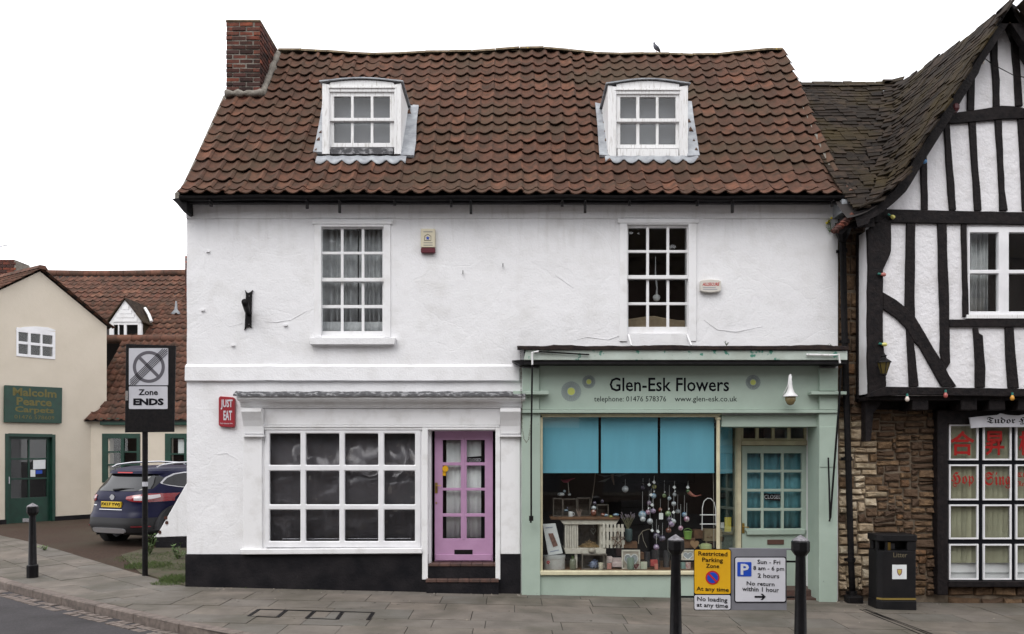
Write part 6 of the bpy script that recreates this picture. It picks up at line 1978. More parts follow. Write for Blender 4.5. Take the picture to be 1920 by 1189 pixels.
def yat(a): return ya + (yb - ya) * (a - 1267) / (1501 - 1267)
def sp(pts, off, depth, name, m, bevel=0):
    """plate lying on the slanting line between the two bollards"""
    mb = MB(); n = len(pts)
    f = [Vector(P(a, b, yat(a) + off)) for a, b in pts]
    g = [v + Vector((0, depth, 0)) for v in f]
    ar = sum(f[i][0] * f[(i + 1) % n][2] - f[(i + 1) % n][0] * f[i][2] for i in range(n))
    if ar < 0: f = f[::-1]; g = g[::-1]
    mb.add(f + g, [tuple(range(n)), tuple(range(2 * n - 1, n - 1, -1))] + [(i, i + n, (i + 1) % n + n, (i + 1) % n) for i in range(n)])
    return mb.build(name, m, pt_, bevel=bevel)
def rr_px(a, b, c, d, r): return [(p[0], p[1]) for p in rrect(a, b, c, d, r, 3)]
sp([(1368, 1028), (1475, 1030), (1475, 1144), (1368, 1144)], .0, .006, 'backing_plate', pv)
sp([(1368, 1028), (1488, 1029), (1488, 1031.5), (1368, 1031)], .02, .03, 'rail', pv)
for yy in (1051, 1118):
    sp([(1272, yy), (1498, yy + 1), (1498, yy + 4), (1272, yy + 3)], .02, .03, 'rail', M['iron'])
sp(rr_px(1301, 1371, 1029.5, 1144.5, 4), -.006, .006, 'plate_edge', M['ink'])
sp(rr_px(1302.2, 1369.8, 1031, 1113.6, 3), -.010, .004, 'yellow_plate', M['yellow'])
sp(rr_px(1302.2, 1369.8, 1116, 1143, 3), -.010, .004, 'white_plate', M['sign_white'])
sp(rr_px(1377, 1474.5, 1044, 1130, 4), -.006, .006, 'plate_edge', M['ink'])
sp(rr_px(1378.8, 1472.7, 1045.8, 1128.2, 3), -.010, .004, 'white_plate', M['sign_white'])
sp(rr_px(1382.5, 1409, 1054, 1081, 1.5), -.013, .003, 'blue_square', M['blue'])
dys = math.atan2(yb - ya, X(1501, yb) - X(1267, ya))
def stext(s, a, b, c, d, m=M['ink'], off=-.0135, bold=.012):
    mid = yat((a + b) / 2) + off
    o = text(s, X(a, mid), X(b, mid), Z(d, mid), Z(c, mid), mid + .002, m, pt_, bold=bold)
    # turn about its own middle so the words lie flat on the slanting plate
    hw = (X(b, mid) - X(a, mid)) / 2
    o.rotation_euler = (0, 0, dys)
    o.location = o.location + Vector((hw * (1 - math.cos(dys)), -hw * math.sin(dys), 0))
    return o
stext('Restricted', 1310, 1363, 1034.5, 1042.5)
stext('Parking', 1317, 1355, 1046, 1056.5)
stext('Zone', 1324, 1348, 1057.5, 1065)
stext('At any time', 1306.5, 1365.5, 1101, 1111)
stext('No loading', 1308, 1363, 1120, 1130.5)
stext('at any time', 1307, 1364, 1131.5, 1141.5)
stext('P', 1389, 1404, 1057.5, 1078, M['sign_white'], -.016, .03)
stext('Sun - Fri', 1421, 1462, 1050, 1058)
stext('8 am - 6 pm', 1413.5, 1469, 1062, 1072)
stext('2 hours', 1421.5, 1460, 1075.5, 1084)
stext('No return', 1401, 1451, 1091, 1098.5)
stext('within 1 hour', 1393, 1459, 1101, 1109.5)
sp([(1415, 1117.5), (1430, 1117.5), (1426, 1113.5), (1430, 1113.5), (1436, 1119), (1430, 1125), (1426, 1125), (1430, 1121), (1415, 1121)], -.0125, .002, 'arrow', M['ink'])
def circ(cx, cy, r, n=28): return [(cx + r * math.cos(2 * math.pi * k / n), cy + r * math.sin(2 * math.pi * k / n)) for k in range(n)]
sp(circ(1336, 1083.3, 13.2), -.0125, .002, 'no_waiting_ring', M['red'])
sp(circ(1336, 1083.3, 10.2), -.0145, .0018, 'no_waiting_disc', M['blue'])
sp([(1326.5, 1076), (1329, 1073.7), (1345.5, 1090.7), (1343, 1093)], -.0165, .0018, 'no_waiting_bar', M['red'])

# zone ends sign on its post
zy = .95
zs = thing('road_sign', (X(272, zy), zy, G(-5.7, zy)), 'grey zone ends sign on a tall black post at the corner of the forecourt', 'sign')
x = X(272, zy)
MB().cyl((x, zy, G(-5.7, zy) - .1), (x, zy, Z(650, zy)), .042, 12).build('post', M['iron'], zs, auto=40)
zb_ = zy - .06
MB().pprism([(236, 645), (329, 648), (326, 810), (234, 811)], zb_, .03).build('backing_board', M['iron'], zs, bevel=.004)
MB().prism(rrect(X(242, zb_), X(315.5, zb_), Z(722.5, zb_), Z(653, zb_), .01), zb_ - .006, zb_).build('face', M['sign_grey'], zs)
MB().prism(rrect(X(242, zb_), X(314.5, zb_), Z(767, zb_), Z(724.5, zb_), .015), zb_ - .006, zb_).build('face', M['sign_grey'], zs)
f_ = zb_ - .008
cx_, cz_ = X(279, f_), Z(688, f_); u = 12.89 / FPX
ring_grey = mat('dark grey sign print', (0.085, 0.08, 0.095), rough=.5)
m_ = MB(); n = 48
for k in range(n):
    a = 2 * math.pi * k / n
    for r_ in (30 * u, 24 * u): m_.v.append(Vector((cx_ + math.cos(a) * r_, f_, cz_ + math.sin(a) * r_)))
    for r_ in (24 * u, 30 * u): m_.v.append(Vector((cx_ + math.cos(a) * r_, f_ + .002, cz_ + math.sin(a) * r_)))
for k in range(n):
    a = 4 * k; b = 4 * ((k + 1) % n)
    for q in range(4): m_.f.append((a + q, a + (q + 1) % 4, b + (q + 1) % 4, b + q))
m_.build('ring', ring_grey, zs)
def zbar(a, b, w, off, m):
    a = Vector((X(a[0], f_), Z(a[1], f_))); b = Vector((X(b[0], f_), Z(b[1], f_))); d = (b - a).normalized(); n_ = Vector((-d[1], d[0])) * w / 2
    return MB().prism([tuple(a + n_), tuple(b + n_), tuple(b - n_), tuple(a - n_)], f_ - off, f_ - off + .0018)
zbar((260, 669), (298, 707), 6 * u, .002, None).build('bar', ring_grey, zs)
for k in range(5):
    o = (k - 2) * 3.0
    zbar((243.5 + max(0, o) * 1.4 , 722 + min(0, o) * 1.4 ), (314 + min(0, o) * 1.4, 654 + max(0, o) * 1.4), 1.0 * u, .004, None).build('stripe', M['ink'], zs)
text('Zone', X(260, f_), X(296, f_), Z(741, f_), Z(730, f_), f_, M['ink'], zs, bold=.02)
text('ENDS', X(250, f_), X(307, f_), Z(760, f_), Z(747, f_), f_, M['ink'], zs, bold=.05)
MB().pprism([(235, 733), (240, 733), (240, 751), (235, 751)], zb_ - .02, .03).build('clip', M['chrome'], zs)
MB().lathe((x, zy, Z(912, zy)), [(.0425, 0), (.0435, .001), (.0435, .07), (.0425, .071)], 12).build('sticker', M['sign_grey'], zs)

# litter bin
bd_ = 11.35 - CAMD
lb = thing('litter_bin', P(1676, 1141, bd_), 'black litter bin with yellow stripe and white crest sticker against the stone wall', 'litter bin')
x0, x1 = 5.0, X(1718, bd_); zt, zb = Z(1003, bd_), Z(1141, bd_)
ch_ = .10
def oct_(x0, x1, y0, d, c): return [(x0 + c, y0), (x1 - .01, y0), (x1, y0 + .01), (x1, y0 + d), (x0, y0 + d), (x0, y0 + c)]
bin_m = mat('black bin plastic', (.007, .007, .008), (.012, .011, .012), rough=.5, spec=.2, scale=4)
mb = MB()
zo0, zo1 = Z(1033, bd_), Z(1015, bd_)
mb.prismz(oct_(x0, x1, bd_, .32, .06), zb, zo0)
# head: corner posts round an opening
for a, b in ((0, .04), (.10, .13), (x1 - x0 - .12, x1 - x0)):
    yy = bd_ + (.06 if a == 0 else 0)
    mb.box(x0 + a, x0 + b, yy + .0, yy + .05, zo0 + .001, zo1 - .001)
mb.box(x0 + .02, x1, bd_ + .28, bd_ + .32, zo0 + .001, zo1 - .001)
mb.box(x0, x0 + .03, bd_ + .2, bd_ + .279, zo0 + .001, zo1 - .001).box(x1 - .03, x1, bd_ + .051, bd_ + .10, zo0 + .001, zo1 - .001).box(x1 - .03, x1, bd_ + .22, bd_ + .279, zo0 + .001, zo1 - .001)
mb.build('body', bin_m, lb, bevel=.006)
MB().prismz(oct_(x0 - .012, x1 + .012, bd_ - .012, .344, .066), zo1, zt).build('lid', bin_m, lb, bevel=.012)
MB().box(x0 + .16, x0 + .22, bd_ + .12, bd_ + .14, zo0, zo1 - .03).build('ashtray_plate', M['brass'], lb)
MB().box(x0 + .2, x0 + .34, bd_ + .26, bd_ + .27, zo0, zo1 - .06).build('liner', M['sign_plate'], lb)
MB().prismz([(x0 + .06, bd_ - .004), (x1 - .005, bd_ - .004), (x1 - .005, bd_), (x0 + .062, bd_)], Z(1125, bd_), Z(1121.5, bd_)).build('stripe', mat('dull yellow tape', (.20, .14, .03), rough=.5), lb)
MB().prismz([(x0 - .004, bd_ + .058), (x0 + .056, bd_ - .002), (x0 + .06, bd_ + .0), (x0, bd_ + .06)], Z(1125, bd_), Z(1121.5, bd_)).build('stripe', mat('dull yellow tape side', (.20, .14, .03), rough=.5), lb)
MB().prismz(oct_(x0 - .008, x1 + .006, bd_ - .008, .33, .063), zb - .06, Z(1127, bd_)).build('base', bin_m, lb, bevel=.006)
ptext('Litter', 1675, 1701, 1036, 1045, bd_ - .001, mat('faded gold print', (.12, .10, .06)), lb)
MB().pbox(1673, 1700, 1059, 1086, bd_ - .004, .004).build('sticker', M['paper'], lb)
shp = [(1682, 1067), (1691.5, 1067), (1691.5, 1073), (1690, 1077), (1686.7, 1080), (1683.4, 1077), (1682, 1073)]
MB().prism(tp(shp, bd_ - .006), bd_ - .006, bd_ - .004).build('crest', mat('crest brown', (.22, .10, .10)), lb)
MB().prism(tp([(1683.5, 1068.5), (1690, 1068.5), (1690, 1073), (1686.7, 1078), (1683.5, 1073)], bd_ - .008), bd_ - .008, bd_ - .006).build('crest_field', mat('crest yellow', (.45, .36, .08)), lb)

# pigeon on the ridge
pg = MB(); py_ = 2.72
c = P(1231, 97, py_); u = (12 + py_) / FPX
ring = [(-8.5, -1.0, .4, .5), (-7, 0.0, 1.2, 1.0), (-4, 3.2, 2.8, 2.6), (-1, 6, 4.2, 4.0), (2, 9, 4.2, 4.2), (3.8, 11.8, 3.2, 3.2), (4.4, 13.6, 2.2, 2.3), (4.6, 15.4, 2.1, 2.2), (5.4, 16.8, 1.7, 1.6), (6.6, 16.4, .7, .6), (8.0, 15.6, .15, .15)]
pts = [c + Vector((-a * u * .9, 0, b * u * 1.0)) for a, b, _, _ in ring]
pg.tube(pts, [max(.3, w) * u for _, _, w, _ in ring], 12)
pigeon = pg.build('pigeon', mat('pigeon grey', (0.11, 0.115, 0.14), (0.06, 0.06, 0.075), rough=.7, scale=30), None, smooth=True)
tag(pigeon, 'grey pigeon standing on the roof ridge above the right dormer', 'pigeon')
for s in (-1, 1):
    MB().tube([c + Vector((.5 * u, s * 1.4 * u, 4 * u)), c + Vector((.2 * u, s * 1.4 * u, 0)), c + Vector((-1.4 * u, s * 1.6 * u, -.6 * u))], .5 * u, 5).build('leg', mat('pigeon leg', (.3, .1, .09)), pigeon)
    wg_ = MB(); wg_.tube([c + Vector((-2 * u, s * 3 * u, 10 * u)), c + Vector((1.5 * u, s * 3.6 * u, 6.5 * u)), c + Vector((7.5 * u, s * 1.2 * u, .5 * u))], [1.6 * u, 2.4 * u, .4 * u], 8)
    wg_.build('wing', mat('pigeon wing', (.075, .08, .10), rough=.7), pigeon, smooth=True)

# ================================================================ THE CAR
def carx(zv):   # rear and front ends of the footprint, half width at a height
    T = [(.22, .30, 4.15, .78), (.30, .06, 4.30, .86), (.45, .00, 4.36, .895), (.62, .02, 4.37, .905), (.70, .07, 4.35, .900), (.86, .12, 4.30, .900), (.97, .12, 4.15, .895), (1.06, .17, 3.95, .880),
         (1.16, .25, 3.55, .845), (1.28, .37, 3.25, .79), (1.40, .47, 2.95, .735), (1.48, .50, 2.75, .69), (1.53, .58, 2.55, .63), (1.57, .85, 2.30, .50), (1.585, 1.2, 2.0, .25)]
    if zv <= T[0][0]: return T[0][1:]
    for a, b in zip(T, T[1:]):
        if zv <= b[0]:
            t = (zv - a[0]) / (b[0] - a[0]); return tuple(a[i] + (b[i] - a[i]) * t for i in (1, 2, 3))
    return T[-1][1:]
CN = 4.2
def crear(yv, zv, off=0):
    r, f, w = carx(zv); a = (f - r) / 2; k = min(.999, abs(yv) / w)
    return (r + f) / 2 - a * (1 - k ** CN) ** (1 / CN) - off
def cside(xv, zv, off=0):
    r, f, w = carx(zv); a = (f - r) / 2; k = min(.999, abs((xv - (r + f) / 2) / a))
    return w * (1 - k ** CN) ** (1 / CN) + off
CA = R(90 - 24)
cpos = Vector((X(203, 3.9), 3.85, G(-8, 4.0) - .05))
car = thing('parked_car', cpos, 'dark blue sport utility car with yellow number plate parked behind the white house', 'car', rotz=CA)
carb = mat('dark blue metallic paint', (0.004, 0.005, 0.026), (0.006, 0.006, 0.032), rough=.34, scale=3, spec=.2, coat=0)
blackp = mat('black car plastic', (.014, .014, .016), rough=.55)
darkg = mat('dark car glass', (.010, .011, .013), rough=.04, spec=.8)
def car_shell(zs):
    mb = MB(); n = 128
    for zv in zs:
        r, f, w = carx(zv); a = (f - r) / 2; cx = (r + f) / 2
        for i in range(n):
            t = 2 * math.pi * i / n; ct, st_ = math.cos(t), math.sin(t)
            mb.v.append(Vector((cx + a * math.copysign(abs(ct) ** (2 / CN), ct), w * math.copysign(abs(st_) ** (2 / CN), st_), zv)))
    for k in range(len(zs) - 1):
        for i in range(n): mb.f.append((k * n + i, k * n + (i + 1) % n, (k + 1) * n + (i + 1) % n, (k + 1) * n + i))
    mb.f += [tuple(range(n - 1, -1, -1)), tuple(range((len(zs) - 1) * n, len(zs) * n))]
    return mb
car_shell([.60, .64, .68, .70, .73, .80, .86, .92, .97, 1.02, 1.06, 1.11, 1.16, 1.22, 1.28, 1.34, 1.40, 1.45, 1.48, 1.51, 1.53, 1.55, 1.57, 1.58, 1.585]).build('body', carb, car, auto=40)
car_shell([.29, .31, .34, .40, .45, .52, .58, .60]).build('bumper', blackp, car, auto=40)
def patch(ys, zs_, off, name, m, th=.012, side=False, label=None, parent=None):
    """a piece lying on the rear (or right side) of the body; zs_ gives (z low, z high) for each station"""
    mb = MB(); k = 6; Y2, Z2 = [], []
    for i in range(len(ys) - 1):
        for q in range(5):
            t = q / 5; Y2.append(ys[i] + (ys[i + 1] - ys[i]) * t); Z2.append(tuple(zs_[i][j] + (zs_[i + 1][j] - zs_[i][j]) * t for j in (0, 1)))
    ys = Y2 + [ys[-1]]; zs_ = Z2 + [zs_[-1]]
    for s_, (za_, zb2) in zip(ys, zs_):
        for o in (off, off - th):
            for j in range(k + 1):
                zv = za_ + (zb2 - za_) * j / k
                mb.v.append(Vector((s_, -cside(s_, zv, o), zv)) if side else Vector((crear(s_, zv, o), s_, zv)))
    st = 2 * (k + 1)
    for i in range(len(ys) - 1):
        for j in range(k):
            a = i * st + j; b = a + st
            mb.f.append((a, b, b + 1, a + 1)); mb.f.append((a + k + 1, a + k + 2, b + k + 2, b + k + 1))
        a = i * st; b = a + st
        mb.f += [(a, a + k + 1, b + k + 1, b), (a + k, b + k, b + 2 * k + 1, a + 2 * k + 1)]
    for i in (0, len(ys) - 1):
        for j in range(k): a = i * st + j; mb.f.append((a, a + 1, a + k + 2, a + k + 1) if i == 0 else (a, a + k + 1, a + k + 2, a + 1))
    o = mb.build(name, m, parent or car, auto=45)
    if label: o['label'] = label
    return o
ys9 = [-.70, -.6, -.45, -.25, 0, .25, .45, .6, .70]
patch(ys9, [(1.10 if abs(y) < .5 else 1.10 + (abs(y) - .5) * .25, 1.42 if abs(y) < .66 else 1.34) for y in ys9], .008, 'rear_window', darkg)
patch([-.66, -.5, -.25, 0, .25, .5, .66], [(1.43, 1.50)] * 7, .07, 'spoiler', carb, th=.09)
patch([-.2, 0, .2], [(1.44, 1.462)] * 3, .075, 'brake_light', M['red'], th=.01)
redl = mat('red tail lamp', (.24, .008, .014), rough=.15, spec=.8, coat=1); clr = mat('clear tail lamp', (.55, .50, .52), rough=.15, coat=1)
for s in (-1, 1):
    L_ = [s * v for v in (.36, .45, .55, .65, .75, .82, .86)]; zz = [(.95, 1.0), (.915, 1.02), (.90, 1.035), (.895, 1.045), (.895, 1.05), (.90, 1.055), (.905, 1.055)]
    if s > 0: lt_ = patch(L_[1:], zz[1:], .016, 'tail_lamp', redl)
    else: lt_ = patch(L_, zz, .016, 'tail_lamp', redl)
    zc2 = [(a + .03, b - .035) for a, b in zz]
    patch([s * v for v in (.52, .60, .68, .74)], zc2[2:6], .018, 'reversing_lamp', clr, parent=lt_)
sw = patch([.26, .36, .46, .56], [(.91, 1.055), (.93, 1.06), (.955, 1.06), (.99, 1.058)], .03, 'tail_lamp', redl, side=True)
patch([.28, .36, .44, .52], [(.945, 1.02), (.955, 1.03), (.97, 1.035), (.99, 1.04)], .036, 'lamp_lens', clr, side=True, parent=sw)
plm = mat('yellow number plate', (.62, .42, .02), rough=.4)
npx = crear(0, .84, .02)
npl = MB().box(npx - .012, npx + .03, -.26, .26, .79, .90).build('number_plate', plm, car, bevel=.004)
t_ = text('FX17 YWJ', -.24, .24, 0, .075, 0, M['ink'], car, bold=.03)
t_.rotation_euler = (0, 0, R(-90)); t_.location = (npx - .016, .24, .807)
bdg = MB().cyl((crear(0, .98, .012), 0, .985), (crear(0, .98, -.02), 0, .985), .055, 20).build('badge', M['chrome'], car, auto=40)
MB().box(crear(0, .98, .016), crear(0, .98, .0), -.066, .066, .974, .996).build('badge_bar', M['chrome'], bdg)
patch([-.30, -.1, .1, .30], [(.745, .757)] * 4, .012, 'chrome_strip', M['chrome'])
patch([.42, .5, .58], [(.82, .835)] * 3, .008, 'model_lettering', M['chrome'])
patch([-.42, -.38, -.2, 0, .2, .38, .42], [(.335, .38), (.31, .40), (.305, .405), (.305, .405), (.305, .405), (.31, .40), (.335, .38)], .03, 'skid_plate', mat('silver plastic', (.5, .5, .52), rough=.35, metal=.6), th=.03)
patch([-.76, -.68, -.55], [(.425, .445)] * 3, .02, 'reflector', M['red_dark'])
patch([.55, .68, .78], [(.425, .445)] * 3, .02, 'reflector', M['red_dark'])
wpr = MB().tube([(crear(0, 1.12, .03), .05, 1.125), (crear(.1, 1.15, .03), -.15, 1.15), (crear(.4, 1.18, .03), -.42, 1.15)], [.022, .014, .008], 6).build('wiper', blackp, car)
# side glass with bright trim
patch([.62, .75, .95, 1.2, 1.6, 2.1, 2.6, 3.0], [(1.24, 1.26), (1.20, 1.36), (1.165, 1.43), (1.14, 1.455), (1.12, 1.465), (1.11, 1.465), (1.11, 1.44), (1.11, 1.30)], .008, 'trim', M['chrome'], side=True)
patch([.66, .78, .97, 1.2, 1.6, 2.1, 2.6, 2.95], [(1.24, 1.26), (1.215, 1.345), (1.185, 1.41), (1.16, 1.438), (1.14, 1.448), (1.13, 1.448), (1.13, 1.42), (1.13, 1.29)], .014, 'side_window', darkg, side=True)
for s in (-1, 1):
    MB().tube([(.62, s * .60, 1.55), (.75, s * .61, 1.60), (1.1, s * .60, 1.635), (1.8, s * .59, 1.65), (2.4, s * .58, 1.62), (2.55, s * .58, 1.56)], [.012, .018, .02, .02, .018, .01], 6).build('roof_rail', M['chrome'], car)
tyre = mat('tyre rubber', (.012, .012, .013), rough=.8); rim = mat('alloy rim', (.32, .32, .34), rough=.35, metal=.7)
for (wx_, s) in ((.86, -1), (.86, 1), (3.50, -1), (3.50, 1)):
    yo = s * .80
    MB().cyl((wx_, yo - .115 + s * .02, .34), (wx_, yo + .115 + s * .02, .34), .345, 28)
    w_ = MB(); c0 = Vector((wx_, yo + s * .09, .34))
    prof_ = [(.22, .0), (.33, .0), (.345, -.03), (.345, -.19), (.33, -.22), (.22, -.22)]
    n = 28
    for r_, h in prof_:
        for i in range(n):
            t = 2 * math.pi * i / n; w_.v.append(c0 + Vector((math.cos(t) * r_, s * h, math.sin(t) * r_)))
    for k in range(6):
        for i in range(n): a = (k * n + i, k * n + (i + 1) % n, ((k + 1) % 6) * n + (i + 1) % n, ((k + 1) % 6) * n + i); w_.f.append(a)
    wheel = w_.build('wheel', tyre, car, auto=40)
    rm = MB(); rm.cyl(c0 + Vector((0, -s * .06, 0)), c0 + Vector((0, -s * .15, 0)), .225, 24)
    for k in range(5):
        a = 2 * math.pi * k / 5; rm.tube([c0 + Vector((0, -s * .02, 0)), c0 + Vector((math.cos(a) * .22, -s * .02, math.sin(a) * .22))], .03, 4)
    rm.build('rim', rim, wheel)
    # dark arch lining over the wheel
    ar = MB(); n = 18; yb2 = s * (cside(wx_, .5) + .012)
    for i in range(n + 1):
        t = math.pi * i / n
        for r_ in (.375, .46):
            ar.v += [Vector((wx_ + math.cos(t) * r_, yb2, .36 + math.sin(t) * r_)), Vector((wx_ + math.cos(t) * r_, yb2 - s * .10, .36 + math.sin(t) * r_))]
    for i in range(n):
        a = 4 * i; b = a + 4; ar.f += [(a, b, b + 2, a + 2), (a + 1, a + 3, b + 3, b + 1), (a, a + 1, b + 1, b), (a + 2, b + 2, b + 3, a + 3)]
    ar.build('wheel_arch', blackp, car)
    MB().prism([(wx_ + math.cos(math.pi * i / 14) * .375, .36 + math.sin(math.pi * i / 14) * .375) for i in range(15)] + [(wx_ - .375, .2), (wx_ + .375, .2)], yb2 - s * .006, yb2 - s * .02).build('arch_lining', tyre, car)
MB().box(.55, 4.0, -.68, .68, .22, .30).build('underbody', tyre, car)

# ================================================================ ACROSS THE STREET (seen only as reflections in the glass)
op = thing('opposite_terrace', (0, -19, -.2), 'brown brick terrace across the street, mirrored in the shop glass', 'building')
ow = mat('brown brick', (0.10, 0.065, 0.05), (0.07, 0.05, 0.04), rough=.9, scale=2, bump=.3)
hs = []
for k in range(9):
    x = -21 + k * 4.8
    hs += [(x, x + 1.1, 4.3, 6.1), (x + 2, x + 3.1, 4.3, 6.1), (x, x + 3.2, .5, 2.7)]
wl = MB(); grid_holes(wl, -24, 24, -.6, 8.8, 0, .3, hs); wl.xf(Matrix.Translation((0, -19, 0)) @ Matrix.Rotation(math.pi, 4, 'Z')); wl.build('wall', ow, op)
MB().box(-24, 24, -20.5, -20, -.6, 8.8).build('partition', M['grey_room'], op)
MB().add([(-24.3, -18.7, 8.75), (24.3, -18.7, 8.75), (24.3, -22, 11.8), (-24.3, -22, 11.8), (24.3, -25.3, 8.75), (-24.3, -25.3, 8.75)], [(0, 1, 2, 3), (3, 2, 4, 5), (0, 5, 4, 1)]).build('roof', M['slate'], op)
for h in hs: MB().box(-h[1] - .04, -h[0] + .04, -19.03, -18.98, h[2] - .12, h[2]).build('sill', M['mortar'], op)

for k in (1, 4, 7):  # unseen cream panels added to vary the reflections and bounce light
    x = -21 + k * 4.8
    q = MB(); grid_holes(q, x - .7, x + 3.9, 2.9, 7.5, -.02, .02, [h for h in hs if x - .1 <= h[0] and h[1] < x + 3.3 and h[2] > 3]); q.xf(Matrix.Translation((0, -19, 0)) @ Matrix.Rotation(math.pi, 4, 'Z')); q.build('reflection_panel', M['cream_render'], op)
# ================================================================ THE SHOP WINDOW DISPLAY
DS = 4.757
def D(cx, cy, y):            # point from the close view of the window
    return P(1010 + cx / DS, 860 + cy / DS, y)
def dpoly(pts, y, depth, mb=None):
    mb = mb or MB()
    return mb.prism([(D(a, b, y)[0], D(a, b, y)[2]) for a, b in pts], y, y + depth)
def dbox(a, b, c, d, y, depth, mb=None):
    return dpoly([(a, c), (b, c), (b, d), (a, d)], y, depth, mb)
def one(name, label, cat, mb, m, group=None, smooth=False, bevel=0, auto=None):
    o = mb.build(name, m, None, smooth=smooth, bevel=bevel, auto=auto)
    return tag(o, label, cat, group)
def mc(name, c, c2=None, **k): return mat(name, c, c2, **{**dict(rough=.6, scale=20), **k})
UU = 12.2 / FPX / DS          # metres per close-view pixel near the glass
# white stand with brown top
y = .30
st_ = thing('display_stand', D(400, 850, y), 'whitewashed wooden stand with moulded brown top in the flower shop window', 'display stand')
dpoly([(95, 520), (725, 520), (718, 545), (110, 545)], y - .05, .45).build('top', M['wood_brown'], st_, bevel=.004)
dpoly([(190, 546), (716, 546), (688, 588), (222, 588)], y - .02, .40).build('cornice', M['wood_white'], st_, bevel=.004)
for k in range(5): dbox(233 + k * 21, 251 + k * 21, 589, 802, y + .004 * (k % 2), .36).build('panel', M['wood_white'], st_, bevel=.004)
dpoly([(338, 589), (352, 589), (352, 802), (338, 802)], y + .01, .35).build('upright', M['wood_white'], st_)
dpoly([(545, 589), (600, 589), (600, 802), (545, 802)], y + .01, .35).build('upright', M['wood_white'], st_)
dpoly([(225, 803), (602, 803), (598, 850), (240, 850)], y - .02, .40).build('rail', M['wood_white'], st_, bevel=.004)
dbox(352, 545, 589, 802, y + .33, .02).build('back_board', M['wood_grey'], st_)
dbox(322, 345, 851, 990, y, .05).build('leg', M['wood_white'], st_)
dbox(575, 600, 851, 990, y, .05).build('leg', M['wood_white'], st_)
for k in range(2): dbox(385 + k * 70, 400 + k * 70, 590, 800, y + .31, .02).build('slat', M['wood_grey'], st_)
gt_ = thing('picket_gate', D(660, 700, y - .03), 'small white picket gate hinged open on the display stand', 'gate')
for k in range(6): dbox(572 + k * 33, 593 + k * 33, 586, 798, y - .035, .012).build('picket', M['wood_white'], gt_, bevel=.002)
for a, b in ((617, 652), (728, 768)): dbox(556, 767, a, b, y - .022, .014).build('rail', M['wood_white'], gt_, bevel=.002)
sw_ = MB(); yy = y - .06
P5 = [D(707 + 62 * math.cos(R(90 + 144 * k)), 725 - 78 * math.sin(R(90 + 144 * k)), yy) for k in range(6)]
for a, b in zip(P5, P5[1:]): sw_.tube([a, a.lerp(b, .5) + Vector((0, -.01, .004)), b], .008, 5)
one('twig_star', 'five pointed twig star hung on the white picket gate', 'ornament', sw_, mc('grey twig', (.20, .14, .10), (.11, .08, .06)))
ns = MB(); rr = random.Random(2)
for k in range(420):
    a = rr.uniform(0, 6.28); q = rr.random() ** .5
    p = D(452, 800, y + .15) + Vector((math.cos(a) * q * .15, math.sin(a) * q * .1, .012 + (1 - q) * .12 * rr.random() + .01))
    d = Vector((rr.uniform(-1, 1), rr.uniform(-.6, .6), rr.uniform(-.35, .35))).normalized() * rr.uniform(.03, .07)
    ns.tube([p - d * .5, p + Vector((0, 0, .006)), p + d * .5], .0016, 3)
tag(ns.build('straw', M['straw'], None), kind='stuff')
hl = thing('heart_light', D(487, 650, y + .1), 'small clear glass heart hanging inside the white stand', 'ornament')
MB().tube([D(487, 615, y + .1), D(487, 590, y + .1)], .002, 4).build('thread', M['net'], hl)
MB().tube([D(487, 632, y + .1), D(472, 620, y + .1), D(464, 640, y + .1), D(487, 675, y + .1), D(510, 640, y + .1), D(502, 620, y + .1), D(487, 632, y + .1)], .004, 5).build('heart', mc('pale glass', (.4, .4, .38), rough=.2), hl)
def crate(a, b, c, d, y, dep, label, m, group='open wooden crates in the flower shop window', turn=0):
    t = thing('display_crate', D((a + b) / 2, d, y), label, 'crate', group)
    x0, z1 = D(a, c, y)[0], D(a, c, y)[2]; x1, z0 = D(b, d, y)[0], D(b, d, y)[2]; w = .012
    MB().box(x0, x1, y, y + dep, z0, z0 + w).build('bottom', m, t); MB().box(x0, x1, y, y + dep, z1 - w, z1).build('top', m, t)
    MB().box(x0, x0 + w, y + .001, y + dep - .001, z0 + w, z1 - w).build('side', m, t); MB().box(x1 - w, x1, y + .001, y + dep - .001, z0 + w, z1 - w).build('side', m, t)
    for k in range(3): MB().box(x0 + w, x1 - w, y + dep - .01, y + dep - .002, z0 + w + (z1 - z0 - 2 * w) * k / 3 + .002, z0 + w + (z1 - z0 - 2 * w) * (k + 1) / 3 - .002).build('slat', m, t)
    return t
crate(218, 345, 358, 519, .38, .2, 'grey open crate on the stand holding a white mug', M['wood_grey'])
crate(128, 217, 355, 519, .34, .2, 'narrow grey crate at the left end of the stand top', M['wood_grey'])
crate(347, 462, 350, 519, .42, .2, 'grey open crate in the middle of the stand top', M['wood_grey'])
crate(520, 625, 410, 519, .42, .15, 'low grey open crate at the right of the stand top', M['wood_grey'])
crate(388, 610, 855, 992, .16, .2, 'grey open crate on the shelf floor holding a blue bundle', M['wood_grey'])
def mug(cx, c, d, y, w, label, m, name='mug', cat='mug', handle=1):
    t = thing(name, D(cx, d, y), label, cat)
    h = (d - c) * UU; r = w / 2 * UU
    MB().lathe(D(cx, d, y), [(r * .85, 0), (r, .01), (r, h), (r * .88, h), (r * .85, .015)], 16).build('body', m, t, auto=40)
    if handle:
        p = D(cx, d, y); s = handle
        MB().tube([p + Vector((s * r, 0, h * .8)), p + Vector((s * r * 1.6, 0, h * .75)), p + Vector((s * r * 1.65, 0, h * .35)), p + Vector((s * r, 0, h * .22))], .005, 5).build('handle', m, t)
    return t
mug(285, 472, 519, .33, 40, 'white china mug in the grey crate on the stand', M['paper'])
mug(555, 928, 988, .14, 42, 'cream patterned beaker in front of the lower crate', mc('cream glaze', (.55, .52, .42)), name='beaker', cat='beaker', handle=0)
